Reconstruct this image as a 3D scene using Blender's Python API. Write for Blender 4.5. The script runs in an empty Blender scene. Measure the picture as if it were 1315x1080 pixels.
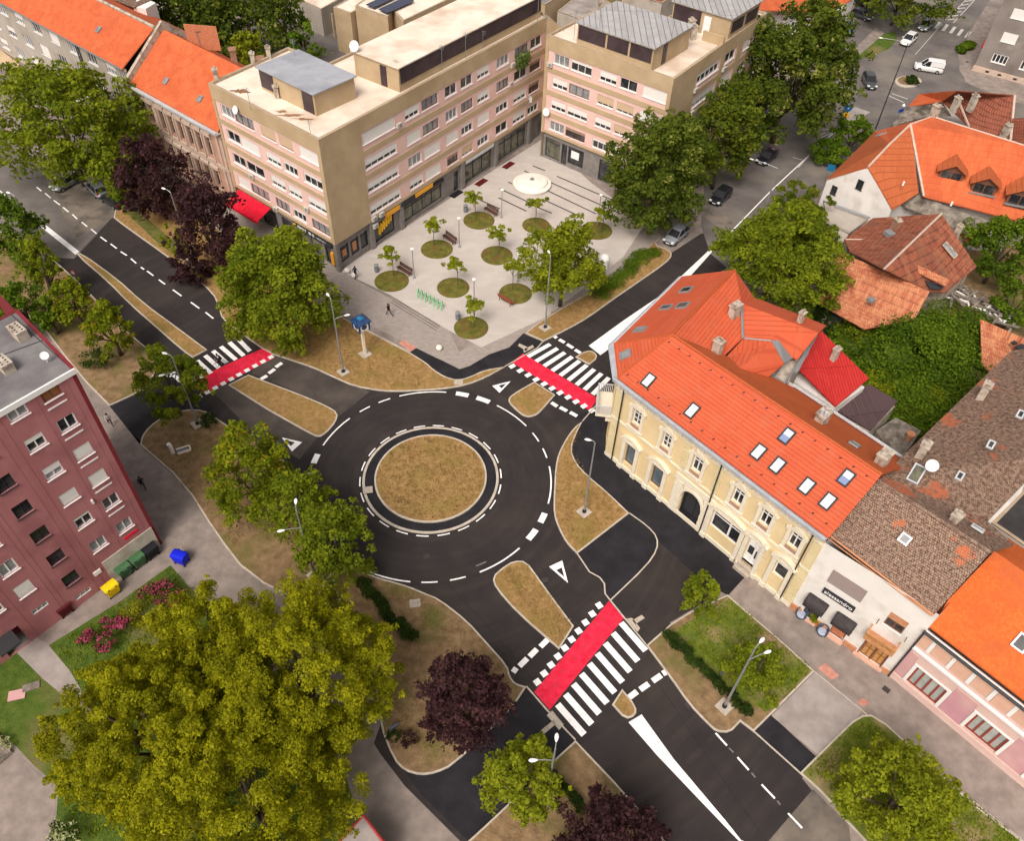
import bpy, bmesh, math, random
import numpy as np
from mathutils import Vector, Matrix
from mathutils.geometry import tessellate_polygon

# ------------------------------------------------------------------ camera, sky, sun, exposure
SC = bpy.context.scene
COL = SC.collection
PITCH, ROLL, FOC, CAMH = 47.4709527, 2.41610432, 1045.34366, 60.0
cam_d = bpy.data.cameras.new("camera"); cam = bpy.data.objects.new("camera", cam_d); COL.objects.link(cam)
cam_d.sensor_fit = 'HORIZONTAL'; cam_d.sensor_width = 36.0; cam_d.lens = 36.0*FOC/1315.0
cam_d.clip_start = 0.5; cam_d.clip_end = 3000
ROT = Matrix.Rotation(math.radians(90-PITCH), 3, 'X') @ Matrix.Rotation(math.radians(ROLL), 3, 'Z')
cam.matrix_world = Matrix.Translation((0, 0, CAMH)) @ ROT.to_4x4()
SC.camera = cam
SUN_EL, SUN_AZ = math.radians(52), math.radians(-158)      # azimuth measured from +Y towards +X
w = bpy.data.worlds.new("World"); SC.world = w; w.use_nodes = True
nt = w.node_tree; nt.nodes.clear()
sky = nt.nodes.new('ShaderNodeTexSky'); sky.sky_type = 'NISHITA'; sky.sun_disc = False
sky.sun_elevation = SUN_EL; sky.sun_rotation = SUN_AZ; sky.dust_density = 6.0; sky.air_density = 1.0; sky.ozone_density = 0.5
bg = nt.nodes.new('ShaderNodeBackground'); bg.inputs[1].default_value = 0.15
wo = nt.nodes.new('ShaderNodeOutputWorld')
hs = nt.nodes.new('ShaderNodeHueSaturation'); hs.inputs['Saturation'].default_value = 0.35   # overcast: cloud-grey sky
nt.links.new(sky.outputs[0], hs.inputs['Color']); wm = nt.nodes.new('ShaderNodeMix'); wm.data_type = 'RGBA'; wm.blend_type = 'MULTIPLY'; wm.inputs['Factor'].default_value = 1.0; wm.inputs['B'].default_value = (1.0, 0.945, 0.875, 1)   # warm cloud veil
nt.links.new(hs.outputs[0], wm.inputs['A']); nt.links.new(wm.outputs['Result'], bg.inputs[0]); nt.links.new(bg.outputs[0], wo.inputs[0])
sl = bpy.data.lights.new("sun", 'SUN'); sl.energy = 1.75; sl.angle = math.radians(25); sl.color = (1.0, 0.93, 0.84)
so = bpy.data.objects.new("sun", sl); COL.objects.link(so)
so.rotation_euler = Vector((math.sin(SUN_AZ)*math.cos(SUN_EL), math.cos(SUN_AZ)*math.cos(SUN_EL), math.sin(SUN_EL))).to_track_quat('Z', 'Y').to_euler()
SC.view_settings.view_transform = 'Standard'; SC.view_settings.look = 'None'
SC.view_settings.gamma = 1.0; SC.view_settings.exposure = 0.2
R = random.Random(7)

# ------------------------------------------------------------------ geometry helpers
def P(x, y, h=0.0):
    """world point that lies at height h on the sight line of survey point (x, y)"""
    d = ROT @ Vector(((x-657.5)/FOC, -(y-540)/FOC, -1.0))
    t = (h-CAMH)/d.z
    return Vector((d.x*t, d.y*t, h))
def pix(p):
    d = ROT.transposed() @ (Vector(p)-Vector((0, 0, CAMH)))
    return (657.5+FOC*d.x/-d.z, 540-FOC*d.y/-d.z)
def mpp(x, y, h=0.0):
    d = (P(x, y, h)-Vector((0, 0, CAMH))).length
    return d/FOC          # metres per survey unit, across the line of sight
def link(o): COL.objects.link(o); return o

class MB:
    def __init__(s, base=(0, 0, 0)):
        s.v = []; s.f = []; s.mi = []; s.m = 0; s.b = Vector(base); s.fn = {}
    def add(s, vs, fs):
        n = len(s.v); s.v += [Vector(v) for v in vs]
        for f in fs: s.f.append([n+i for i in f]); s.mi.append(s.m)
    def poly(s, pts, flip=False):
        n = len(pts)
        if n <= 4: s.add(pts, [list(range(n))[::-1] if flip else list(range(n))]); return
        # concave-safe
        base = len(s.v); s.v += [Vector(p) for p in pts]
        for t in tessellate_polygon([[Vector(p) for p in pts]]):
            a, b, c = t
            s.f.append([base+a, base+b, base+c]); s.mi.append(s.m)
    def sheet(s, pts2, z):
        pts = [Vector((p[0], p[1], z)) for p in pts2]
        base = len(s.v); s.v += pts
        for a, b, c in tessellate_polygon([pts]):
            nn = (pts[b]-pts[a]).cross(pts[c]-pts[a])
            s.f.append([base+a, base+b, base+c] if nn.z > 0 else [base+a, base+c, base+b]); s.mi.append(s.m)
    def prism(s, pts2, z0, z1, bottom=False):
        pts2 = ccw(pts2)
        s.sheet(pts2, z1)
        n = len(pts2)
        for i in range(n):
            a, b = pts2[i], pts2[(i+1) % n]
            s.add([(a[0], a[1], z0), (b[0], b[1], z0), (b[0], b[1], z1), (a[0], a[1], z1)], [(0, 1, 2, 3)])
        if bottom: s.poly([(p[0], p[1], z0) for p in pts2[::-1]])
    def slab(s, pts, t):
        """planar polygon in 3D (seen CCW from outside) with thickness t along -z"""
        pts = [Vector(p) for p in pts]
        nn = Vector((0, 0, 0))
        for i in range(len(pts)): nn += pts[i].cross(pts[(i+1) % len(pts)])
        if nn.z < 0: pts = pts[::-1]
        k0 = len(s.f); s.poly(pts)
        for k in range(k0, len(s.f)): s.fn[k] = Vector((nn.x, nn.y, abs(nn.z)))
        low = [p-Vector((0, 0, t)) for p in pts]
        s.poly(low[::-1])
        n = len(pts)
        for i in range(n):
            j = (i+1) % n; s.add([low[i], low[j], pts[j], pts[i]], [(0, 1, 2, 3)])
    def box(s, c, sx, sy, sz, rot=0.0, X=None, Y=None, Z=None):
        """box centred at c; X,Y,Z optional axes"""
        c = Vector(c)
        if X is None: X = Vector((math.cos(rot), math.sin(rot), 0))
        if Z is None: Z = Vector((0, 0, 1))
        X = Vector(X).normalized(); Z = Vector(Z).normalized()
        if Y is None: Y = Z.cross(X)
        Y = Vector(Y).normalized()
        vs = [c+X*sx/2*i+Y*sy/2*j+Z*sz/2*k for k in (-1, 1) for j in (-1, 1) for i in (-1, 1)]
        s.add(vs, [(0, 2, 3, 1), (4, 5, 7, 6), (0, 1, 5, 4), (2, 6, 7, 3), (0, 4, 6, 2), (1, 3, 7, 5)])
    def tube(s, p0, p1, r0, r1=None, n=8, caps=True):
        p0 = Vector(p0); p1 = Vector(p1); r1 = r0 if r1 is None else r1
        d = (p1-p0).normalized(); a = d.orthogonal().normalized(); b = d.cross(a)
        vs = []
        for (p, r) in ((p0, r0), (p1, r1)):
            for i in range(n):
                t = 2*math.pi*i/n; vs.append(p+a*math.cos(t)*r+b*math.sin(t)*r)
        fs = [(i, (i+1) % n, n+(i+1) % n, n+i) for i in range(n)]
        if caps: fs += [tuple(range(n))[::-1], tuple(range(n, 2*n))]
        s.add(vs, fs)
    def path(s, pts, rs, n=6):
        """connected tube through points"""
        pts = [Vector(p) for p in pts]; vs = []; fs = []
        if not isinstance(rs, (list, tuple)): rs = [rs]*len(pts)
        ref = Vector((0.31, 0.17, 0.93))
        for k, p in enumerate(pts):
            d = (pts[min(k+1, len(pts)-1)]-pts[max(k-1, 0)]).normalized()
            a = d.cross(ref)
            if a.length < 1e-3: a = d.orthogonal()
            a.normalize(); b = d.cross(a)
            for i in range(n):
                t = 2*math.pi*i/n; vs.append(p+a*math.cos(t)*rs[k]+b*math.sin(t)*rs[k])
            if k: fs += [((k-1)*n+i, (k-1)*n+(i+1) % n, k*n+(i+1) % n, k*n+i) for i in range(n)]
        fs += [tuple(range(n))[::-1], tuple(range((len(pts)-1)*n, len(pts)*n))]
        s.add(vs, fs)
    def lathe(s, c, prof, n=16, sy=1.0):
        c = Vector(c); vs = []; fs = []
        for (r, z) in prof:
            for i in range(n):
                t = 2*math.pi*i/n; vs.append(c+Vector((r*math.cos(t), r*math.sin(t)*sy, z)))
        for k in range(len(prof)-1):
            fs += [(k*n+i, k*n+(i+1) % n, (k+1)*n+(i+1) % n, (k+1)*n+i) for i in range(n)]
        fs += [tuple(range(n))[::-1], tuple(range((len(prof)-1)*n, len(prof)*n))]
        s.add(vs, fs)
    def loft(s, rings, closed=True, caps=True):
        n = len(rings[0]); vs = [p for r in rings for p in r]; fs = []
        for k in range(len(rings)-1):
            for i in range(n if closed else n-1):
                j = (i+1) % n; fs.append((k*n+i, k*n+j, (k+1)*n+j, (k+1)*n+i))
        if caps: fs += [tuple(range(n))[::-1], tuple(range((len(rings)-1)*n, len(rings)*n))]
        s.add(vs, fs)
    def build(s, name, mat, parent=None, smooth=False, **tags):
        me = bpy.data.meshes.new(name)
        b = s.b
        if s.v:
            me.from_pydata([tuple(v-b) for v in s.v], [], s.f)
            mats = mat if isinstance(mat, (list, tuple)) else [mat]
            for m in mats: me.materials.append(m)
            if len(mats) > 1:
                me.polygons.foreach_set('material_index', s.mi)
            uvl = me.uv_layers.new(name='UVMap')
            buf = np.empty(len(me.loops)*2, dtype=np.float32)
            V = s.v; k = 0
            for fi, f in enumerate(s.f):
                p0 = V[f[0]]; nn = s.fn.get(fi, Vector((0, 0, 0))).copy()
                if fi not in s.fn:
                    for i in range(1, len(f)-1): nn += (V[f[i]]-p0).cross(V[f[i+1]]-p0)
                if nn.length < 1e-12: nn = Vector((0, 0, 1))
                nn.normalize()
                if abs(nn.z) > 0.999: u = Vector((1, 0, 0)); v = Vector((0, 1, 0))
                else:
                    u = Vector((-nn.y, nn.x, 0)).normalized(); v = nn.cross(u)
                for i in f:
                    buf[k] = V[i].dot(u); buf[k+1] = V[i].dot(v); k += 2
            uvl.data.foreach_set('uv', buf)
            if smooth: me.polygons.foreach_set('use_smooth', [True]*len(me.polygons))
            me.update()
        o = bpy.data.objects.new(name, me); link(o)
        if parent is not None: o.parent = parent
        else: o.location = b
        for k_, v_ in tags.items(): o[k_] = v_
        return o

def ccw(pts):
    a = 0
    for i in range(len(pts)):
        p, q = pts[i], pts[(i+1) % len(pts)]; a += p[0]*q[1]-q[0]*p[1]
    return pts if a > 0 else pts[::-1]
def inset(pts, d):
    """inset a CCW polygon by d"""
    n = len(pts); out = []
    for i in range(n):
        a = Vector(pts[i-1][:2]); b = Vector(pts[i][:2]); c = Vector(pts[(i+1) % n][:2])
        e1 = (b-a).normalized(); e2 = (c-b).normalized()
        n1 = Vector((-e1.y, e1.x)); n2 = Vector((-e2.y, e2.x))
        m = n1+n2
        if m.length < 1e-4: m = n1
        m.normalize(); k = max(0.35, m.dot(n1))
        out.append(b+m*d/k)
    return out
def smooth_poly(pts, it=1, closed=True):
    """Chaikin corner rounding on 2D points; a point given as (x,y,'c') stays a corner"""
    for _ in range(it):
        out = []; n = len(pts)
        for i in range(n):
            p = pts[i]
            if len(p) > 2 and p[2] == 'c': out.append(p); continue
            if not closed and i in (0, n-1): out.append(p); continue
            a, c = pts[i-1], pts[(i+1) % n]
            out.append((p[0]*.75+a[0]*.25, p[1]*.75+a[1]*.25)); out.append((p[0]*.75+c[0]*.25, p[1]*.75+c[1]*.25))
        pts = out
    return pts
def G(pts, h=0.0):
    out = []
    for p in pts:
        q = P(p[0], p[1], h); out.append((q.x, q.y, 'c') if len(p) > 2 else (q.x, q.y))
    return out
def thing(name, loc, label, cat, group=None, rz=0.0):
    o = bpy.data.objects.new(name, None); link(o); o.empty_display_size = .5
    o.location = Vector(loc); o.rotation_euler = (0, 0, rz); o['label'] = label; o['category'] = cat
    if group: o['group'] = group
    return o
def tag(o, label, cat, group=None):
    o['label'] = label; o['category'] = cat
    if group: o['group'] = group
    return o
def dup(root, loc, rz=0.0, label=None, group=None, scale=None):
    r = root.copy(); link(r); r.location = Vector(loc); r.rotation_euler = (0, 0, rz)
    if scale: r.scale = scale if hasattr(scale, '__len__') else (scale,)*3
    if label: r['label'] = label
    if group: r['group'] = group
    for ch in list(root.children):
        c = ch.copy(); link(c); c.parent = r
        for g in list(ch.children):
            d = g.copy(); link(d); d.parent = c
    return r

# ------------------------------------------------------------------ materials
M = {}
def mat(name, c1, c2=None, scale=1.0, rough=0.85, bump=0.0, detail=4.0, metal=0.0, spec=0.15, contrast=(0.35, 0.65), c3=None, s3=0.2, stretch=None, bscale=None):
    m = bpy.data.materials.new(name); m.use_nodes = True; nt = m.node_tree; N = nt.nodes; L = nt.links
    b = N['Principled BSDF']; b.inputs['Roughness'].default_value = rough; b.inputs['Metallic'].default_value = metal
    b.inputs['Specular IOR Level'].default_value = spec
    c1 = (*c1, 1)
    if c2 is None and not bump: b.inputs['Base Color'].default_value = c1
    else:
        tc = N.new('ShaderNodeTexCoord'); src = tc.outputs['Object']
        if stretch:
            mp = N.new('ShaderNodeMapping'); mp.inputs['Scale'].default_value = stretch; L.new(src, mp.inputs[0]); src = mp.outputs[0]
        nz = N.new('ShaderNodeTexNoise'); nz.inputs['Scale'].default_value = scale; nz.inputs['Detail'].default_value = detail; nz.inputs['Roughness'].default_value = .62
        L.new(src, nz.inputs['Vector'])
        col = None
        if c2 is not None:
            r = N.new('ShaderNodeValToRGB'); r.color_ramp.elements[0].position = contrast[0]; r.color_ramp.elements[1].position = contrast[1]
            r.color_ramp.elements[0].color = c1; r.color_ramp.elements[1].color = (*c2, 1)
            L.new(nz.outputs[0], r.inputs[0]); col = r.outputs[0]
            if c3 is not None:
                n3 = N.new('ShaderNodeTexNoise'); n3.inputs['Scale'].default_value = s3; n3.inputs['Detail'].default_value = 6
                L.new(tc.outputs['Object'], n3.inputs['Vector'])
                r3 = N.new('ShaderNodeValToRGB'); r3.color_ramp.elements[0].position = .5; r3.color_ramp.elements[1].position = .68
                L.new(n3.outputs[0], r3.inputs[0])
                mx = N.new('ShaderNodeMix'); mx.data_type = 'RGBA'; mx.inputs['B'].default_value = (*c3, 1)
                L.new(r3.outputs[0], mx.inputs['Factor']); L.new(col, mx.inputs['A']); col = mx.outputs['Result']
            L.new(col, b.inputs['Base Color'])
        else: b.inputs['Base Color'].default_value = c1
        if bump:
            bp = N.new('ShaderNodeBump'); bp.inputs['Strength'].default_value = bump; bp.inputs['Distance'].default_value = .1
            if bscale:
                nb = N.new('ShaderNodeTexNoise'); nb.inputs['Scale'].default_value = bscale; L.new(src, nb.inputs['Vector']); L.new(nb.outputs[0], bp.inputs['Height'])
            else: L.new(nz.outputs[0], bp.inputs['Height'])
            L.new(bp.outputs[0], b.inputs['Normal'])
    M[name] = m; return m
def tiles(name, cols, mortar, bw, bh, rough=0.8, bump=0.5, noise=1.5, patch=None, msize=.02, offset=0.5, pscale=.35, patch_pos=(.52, .62), mix2=0.5):
    """roof tiles, pavers or boards: brick pattern laid in metres over the surface UVs"""
    m = bpy.data.materials.new(name); m.use_nodes = True; nt = m.node_tree; N = nt.nodes; L = nt.links
    b = N['Principled BSDF']; b.inputs['Roughness'].default_value = rough; b.inputs['Specular IOR Level'].default_value = .25
    uv = N.new('ShaderNodeUVMap'); uv.uv_map = 'UVMap'
    br = N.new('ShaderNodeTexBrick'); br.offset = offset; br.inputs['Scale'].default_value = 1.0
    br.inputs['Brick Width'].default_value = bw; br.inputs['Row Height'].default_value = bh
    br.inputs['Mortar Size'].default_value = msize; br.inputs['Mortar Smooth'].default_value = .6; br.inputs['Bias'].default_value = 0
    br.inputs['Color1'].default_value = (*cols[0], 1); br.inputs['Color2'].default_value = (*cols[1], 1); br.inputs['Mortar'].default_value = (*mortar, 1)
    L.new(uv.outputs[0], br.inputs['Vector'])
    col = br.outputs['Color']
    def mixin(colr, sc, p0, p1, det=6):
        nonlocal col
        nz = N.new('ShaderNodeTexNoise'); nz.inputs['Scale'].default_value = sc; nz.inputs['Detail'].default_value = det; nz.inputs['Roughness'].default_value = .65
        L.new(uv.outputs[0], nz.inputs['Vector'])
        r = N.new('ShaderNodeValToRGB'); r.color_ramp.elements[0].position = p0; r.color_ramp.elements[1].position = p1
        L.new(nz.outputs[0], r.inputs[0])
        mx = N.new('ShaderNodeMix'); mx.data_type = 'RGBA'; mx.inputs['B'].default_value = (*colr, 1)
        ml = N.new('ShaderNodeMath'); ml.operation = 'MULTIPLY'; ml.inputs[1].default_value = mix2; L.new(r.outputs[0], ml.inputs[0])
        L.new(ml.outputs[0], mx.inputs['Factor']); L.new(col, mx.inputs['A']); col = mx.outputs['Result']
    if len(cols) > 2: mixin(cols[2], noise, .42, .62)
    if len(cols) > 3: mixin(cols[3], noise*2.7, .5, .62)
    if patch: mixin(patch, pscale, *patch_pos)
    L.new(col, b.inputs['Base Color'])
    if bump:
        bp = N.new('ShaderNodeBump'); bp.inputs['Strength'].default_value = bump; bp.inputs['Distance'].default_value = .05; bp.invert = True
        L.new(br.outputs['Fac'], bp.inputs['Height']); L.new(bp.outputs[0], b.inputs['Normal'])
    M[name] = m; return m

mat('asphalt_new', (0.026, 0.022, 0.023), (0.037, 0.031, 0.031), scale=.3, rough=.9, bump=.25, bscale=14, detail=10, contrast=(.25, .75), c3=(0.046, 0.037, 0.034), s3=.11)
mat('asphalt_black', (0.016, 0.015, 0.018), (0.027, 0.025, 0.030), scale=.5, rough=.85, bump=.25, bscale=14, detail=8)
mat('asphalt_old', (0.105, 0.093, 0.090), (0.165, 0.147, 0.140), scale=.25, rough=.93, bump=.1, detail=9, c3=(0.20, 0.175, 0.15), s3=.12)
mat('asphalt_patch', (0.045, 0.038, 0.036), (0.09, 0.075, 0.066), scale=.3, rough=.9, detail=9)
mat('asphalt_worn', (0.13, 0.11, 0.095), (0.21, 0.175, 0.145), scale=.3, rough=.93, detail=9, c3=(0.09, 0.08, 0.075), s3=.5)
mat('pavement', (0.20, 0.165, 0.148), (0.30, 0.25, 0.225), scale=.9, rough=.93, detail=9, bump=.1, bscale=9, c3=(0.17, 0.145, 0.13), s3=.15)
mat('concrete_slab', (0.27, 0.23, 0.22), (0.36, 0.32, 0.30), scale=.7, rough=.93, detail=9, c3=(0.22, 0.19, 0.175), s3=.3)
tiles('plaza_slabs', [(0.46, 0.415, 0.385), (0.50, 0.455, 0.425), (0.41, 0.365, 0.34)], (0.40, 0.36, 0.335), 1.2, .6, bump=.1, msize=.008, noise=.3, rough=.9)
tiles('brick_pavers', [(0.27, 0.235, 0.215), (0.35, 0.305, 0.28), (0.30, 0.25, 0.23)], (0.2, 0.175, 0.16), .4, .2, bump=.2, msize=.012, noise=.4, rough=.92)
mat('dry_grass', (0.20, 0.115, 0.04), (0.36, 0.225, 0.095), scale=2.4, rough=1, bump=.8, bscale=6, detail=12, c3=(0.22, 0.155, 0.045), s3=.35, contrast=(.3, .7))
mat('dirt', (0.14, 0.09, 0.046), (0.29, 0.19, 0.105), scale=1.5, rough=1, bump=.6, bscale=6, detail=10, c3=(0.12, 0.115, 0.03), s3=.25, contrast=(.3, .7))
mat('grass', (0.045, 0.085, 0.012), (0.095, 0.135, 0.022), scale=1.2, rough=1, bump=.7, bscale=9, detail=10, c3=(0.17, 0.14, 0.06), s3=.2)
mat('grass_dry_green', (0.07, 0.095, 0.018), (0.16, 0.145, 0.045), scale=1.1, rough=1, bump=.7, bscale=9, detail=10, c3=(0.26, 0.19, 0.11), s3=.22)
mat('grass_lawn', (0.075, 0.115, 0.014), (0.15, 0.17, 0.03), scale=1.1, rough=1, bump=.7, bscale=9, detail=10, c3=(0.30, 0.21, 0.12), s3=.3)
mat('grass_circle', (0.075, 0.085, 0.014), (0.17, 0.15, 0.035), scale=1.3, rough=1, bump=.7, bscale=9, detail=10, c3=(0.15, 0.085, 0.03), s3=.8)
def tyre_tracks(m):
    """tyre-polished rings round the island, part of the road surface itself"""
    nt = m.node_tree; N = nt.nodes; L = nt.links; b = N['Principled BSDF']; src = b.inputs['Base Color'].links[0].from_socket
    tc = N.new('ShaderNodeTexCoord'); ds = N.new('ShaderNodeVectorMath'); ds.operation = 'DISTANCE'; ds.inputs[1].default_value = (-7.36, 47.33, 0); L.new(tc.outputs['Object'], ds.inputs[0])
    nz = N.new('ShaderNodeTexNoise'); nz.noise_dimensions = '1D'; nz.inputs['Scale'].default_value = 1.1; nz.inputs['Detail'].default_value = 5; L.new(ds.outputs['Value'], nz.inputs['W'])
    n2 = N.new('ShaderNodeTexNoise'); n2.inputs['Scale'].default_value = .5; L.new(tc.outputs['Object'], n2.inputs['Vector'])
    mu = N.new('ShaderNodeMath'); mu.operation = 'MULTIPLY'; L.new(nz.outputs[0], mu.inputs[0]); L.new(n2.outputs[0], mu.inputs[1])
    r = N.new('ShaderNodeValToRGB'); r.color_ramp.elements[0].position = .22; r.color_ramp.elements[1].position = .42; r.color_ramp.elements[1].color = (.38, .38, .38, 1); L.new(mu.outputs[0], r.inputs[0])
    mx = N.new('ShaderNodeMix'); mx.data_type = 'RGBA'; mx.inputs['B'].default_value = (0.060, 0.048, 0.044, 1); L.new(r.outputs[0], mx.inputs['Factor']); L.new(src, mx.inputs['A']); L.new(mx.outputs['Result'], b.inputs['Base Color'])
tyre_tracks(M['asphalt_new'])
mat('kerb', (0.40, 0.35, 0.29), (0.52, 0.46, 0.40), scale=2, rough=.9)
mat('paint_white', (0.62, 0.59, 0.59), (0.84, 0.82, 0.83), scale=2.2, rough=.8, detail=10, contrast=(.25, .5))
mat('paint_old', (0.42, 0.40, 0.38), (0.6, 0.57, 0.54), scale=3, rough=.8, detail=8)
mat('paint_ghost', (0.13, 0.12, 0.12), (0.2, 0.19, 0.19), scale=4, rough=.8, detail=8)
mat('paint_red', (0.58, 0.006, 0.03), (0.78, 0.035, 0.085), scale=1.6, rough=.85, detail=12, contrast=(.3, .7), c3=(0.50, 0.03, 0.05), s3=2.2)
mat('tactile', (0.36, 0.31, 0.26), (0.46, 0.40, 0.34), scale=4, rough=.9)
mat('tactile_red', (0.42, 0.17, 0.13), (0.52, 0.26, 0.21), scale=2, rough=.9)
# ------------------------------------------------------------------ ground, roads, verges
def struct(name, mb, m, **k): return mb.build(name, m, kind='structure', **k)
def sheet(name, pts, z, m, sm=0):
    mb = MB(); mb.sheet(smooth_poly(G(pts), sm), z); return struct(name, mb, M[m])
def verge(name, pts, m, sm=1, z=.12, kw=.13, kerb=True):
    p = ccw(smooth_poly(G(pts, z), sm)); p = [(q[0], q[1]) for q in p]
    q = inset(p, kw) if kerb else p
    mb = MB(); n = len(p); z1 = z+.012
    if kerb:
        mb.m = 1
        for i in range(n):
            j = (i+1) % n
            mb.add([(*p[i], 0), (*p[j], 0), (*p[j], z1), (*p[i], z1)], [(0, 1, 2, 3)])
            mb.add([(*p[i], z1), (*p[j], z1), (*q[j], z1), (*q[i], z1)], [(0, 1, 2, 3)])
            mb.add([(*q[i], z1), (*q[j], z1), (*q[j], z-.05), (*q[i], z-.05)], [(0, 1, 2, 3)])
    mb.m = 0
    mb.sheet(q, z)
    if not kerb:
        for i in range(n):
            j = (i+1) % n; mb.add([(*p[i], 0), (*p[j], 0), (*p[j], z), (*p[i], z)], [(0, 1, 2, 3)])
    return struct(name, mb, [M[m], M['kerb']])
# base
mb = MB(); mb.sheet([(-900, -200), (900, -200), (900, 1500), (-900, 1500)], 0); struct('ground', mb, M['pavement'])
# new asphalt of the whole junction
sheet('new_asphalt_road', [(95, 330), (145, 279), (300, 350), (460, 440), (527, 449), (548, 455), (590, 478), (690, 437), (900, 300), (940, 290), (960, 330), (905, 360), (880, 420), (830, 520), (980, 700), (960, 740), (860, 800), (992, 920), (1048, 972), (1030, 1000),
    (1043, 1016), (985, 1085), (900, 1150), (600, 1150), (480, 955), (500, 900), (300, 700), (180, 570), (141, 522), (190, 490), (60, 330), (62, 318)], .004, 'asphalt_new')
sheet('old_road', [(-160, 260), (-160, 100), (0, 180), (60, 215), (145, 279), (95, 332), (60, 330), (-60, 262)], .005, 'asphalt_old')
sheet('worn_road', [(86, 285), (60, 232), (145, 255), (147, 279), (95, 308)], .009, 'asphalt_worn')
sheet('old_road', [(900, 290), (905, 230), (960, 150), (1040, 80), (1135, -10), (1180, -80), (1330, -80), (1260, 20), (1230, 70), (1240, 105), (1300, 130), (1400, 150), (1400, 210), (1180, 180), (1080, 215), (1010, 300), (935, 345), (912, 325)], .008, 'asphalt_old')
sheet('worn_road', [(893, 270), (905, 262), (945, 285), (933, 300)], .012, 'asphalt_worn')
sheet('old_road', [(1044, 1014), (1090, 1060), (1100, 1150), (900, 1150), (985, 1083)], .007, 'asphalt_worn')
sheet('asphalt_patch', [(345, 456), (395, 470), (475, 503), (434, 536), (415, 518), (350, 490), (322, 479)], .007, 'asphalt_patch')
sheet('asphalt_patch', [(340, 523), (300, 498), (295, 493), (270, 500), (330, 560), (385, 590), (407, 562), (380, 547)], .007, 'asphalt_patch')
# black fresh driveway patches and paths
sheet('driveway', [(141, 522), (188, 499), (222, 478), (250, 500), (262, 524), (219, 530), (194, 544), (183, 557), (180, 571)], .010, 'asphalt_black')
sheet('driveway', [(741, 711), (808, 660), (832, 677), (843, 692), (843, 706), (830, 726), (783, 770), (776, 762), (772, 746), (758, 738)], .010, 'asphalt_black')
sheet('driveway', [(970, 938), (991, 920), (1047, 972), (1027, 992)], .010, 'asphalt_black')
sheet('cycle_path', [(676, 884), (702, 913), (740, 950), (690, 992), (640, 1046), (600, 1080), (540, 1020), (519, 990), (540, 997), (560, 994), (582, 982), (662, 904)], .010, 'asphalt_black')
sheet('cycle_path', [(738, 536), (748, 542), (740, 557), (732, 577), (740, 594), (755, 611), (780, 632), (808, 658), (840, 690), (900, 745), (935, 765), (985, 710), (860, 620), (775, 560), (770, 520)], .009, 'asphalt_black')
sheet('cycle_path', [(527, 451), (535, 447), (553, 456), (570, 464), (590, 474), (603, 470), (628, 455), (654, 446), (672, 428), (695, 438), (690, 447), (657, 462), (645, 470), (620, 474), (600, 485), (585, 487), (568, 481), (550, 466)], .006, 'asphalt_black')
# plaza
sheet('plaza', [(437, 348), (470, 325), (600, 240), (697, 178), (760, 235), (830, 285), (800, 330), (700, 408), (618, 446), (576, 424), (500, 378)], .006, 'plaza_slabs')
sheet('brick_footpath', [(360, 292), (437, 348), (576, 424), (590, 452), (599, 446), (700, 398), (800, 322), (835, 290), (850, 303), (785, 361), (701, 408), (672, 428), (654, 446), (628, 455), (600, 473), (590, 474), (570, 464), (553, 456), (535, 447), (440, 400), (350, 345), (250, 255)], .004, 'brick_pavers')
sheet('tactile_paving', [(512, 441), (518, 436), (535, 446), (527, 452)], .010, 'tactile_red')
# plaza drainage slits
mb = MB()
for a, b in [((684, 212.5), (700, 219)), ((715, 226), (790.5, 258.5)), ((673, 219), (680, 222)), ((707, 234), (797, 274.5)), ((704, 245), (765.5, 274.5)), ((652.5, 233.5), (658, 236)), ((700, 257), (741, 276)), ((641.7, 242), (678.5, 259.4)), ((690, 266), (708.6, 273.6)), ((640, 253.6), (676, 271)), ((617, 257), (642, 268))]:
    p = P(*a); q = P(*b); d = (q-p).normalized(); n = Vector((-d.y, d.x, 0))*.11
    mb.sheet([p-n, q-n, q+n, p+n], .012)
mat('slit', (0.05, 0.045, 0.045)); struct('plaza_drainage_lines', mb, M['slit'])
mb = MB()   # stone setts band in the plaza corner
for i in range(46):
    t = i/45; a = (502+t*(560-502), 388+t*(424-388))
    for j in range(3):
        p = P(a[0]+j*2.2, a[1]-j*2.5); mb.box((p.x, p.y, .010), .13, .13, .012, rot=.7)
struct('plaza_setts', mb, M['asphalt_old'])
mb = MB()
for (x, y, c) in [(783, 240, 0), (776, 292, 0)]: pass
# verges, each with its kerb
verge('verge', [(150, 262), (146, 279, 'c'), (160, 290), (205, 322), (245, 352), (273, 376), (280, 392), (285, 410), (312, 430), (345, 453), (372, 462), (400, 471), (430, 485), (455, 496), (490, 502), (515, 502.5), (545, 501), (572, 499), (600, 494), (625, 484), (648, 471, 'c'), (622, 475), (603, 484), (588, 488), (572, 484), (556, 474), (548, 466), (527, 453, 'c'),
    (440, 408), (360, 360), (300, 310), (215, 240), (170, 215)], 'dry_grass')
verge('verge', [(97, 326), (104, 324), (150, 357), (185, 389), (222, 416), (266, 449, 'c'), (247, 459, 'c'), (232, 448), (198, 418), (165, 389), (138, 361)], 'dry_grass')
verge('verge', [(293, 494, 'c'), (319, 481, 'c'), (350, 493), (385, 506), (420, 521), (434, 530), (432, 541), (420, 555), (409, 562), (393, 554), (365, 538), (340, 524)], 'dry_grass')
verge('verge', [(686, 490, 'c'), (713, 507, 'c'), (700, 522), (690, 533), (675, 536), (662, 526), (651, 514), (658, 506)], 'dry_grass', sm=2)
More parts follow.
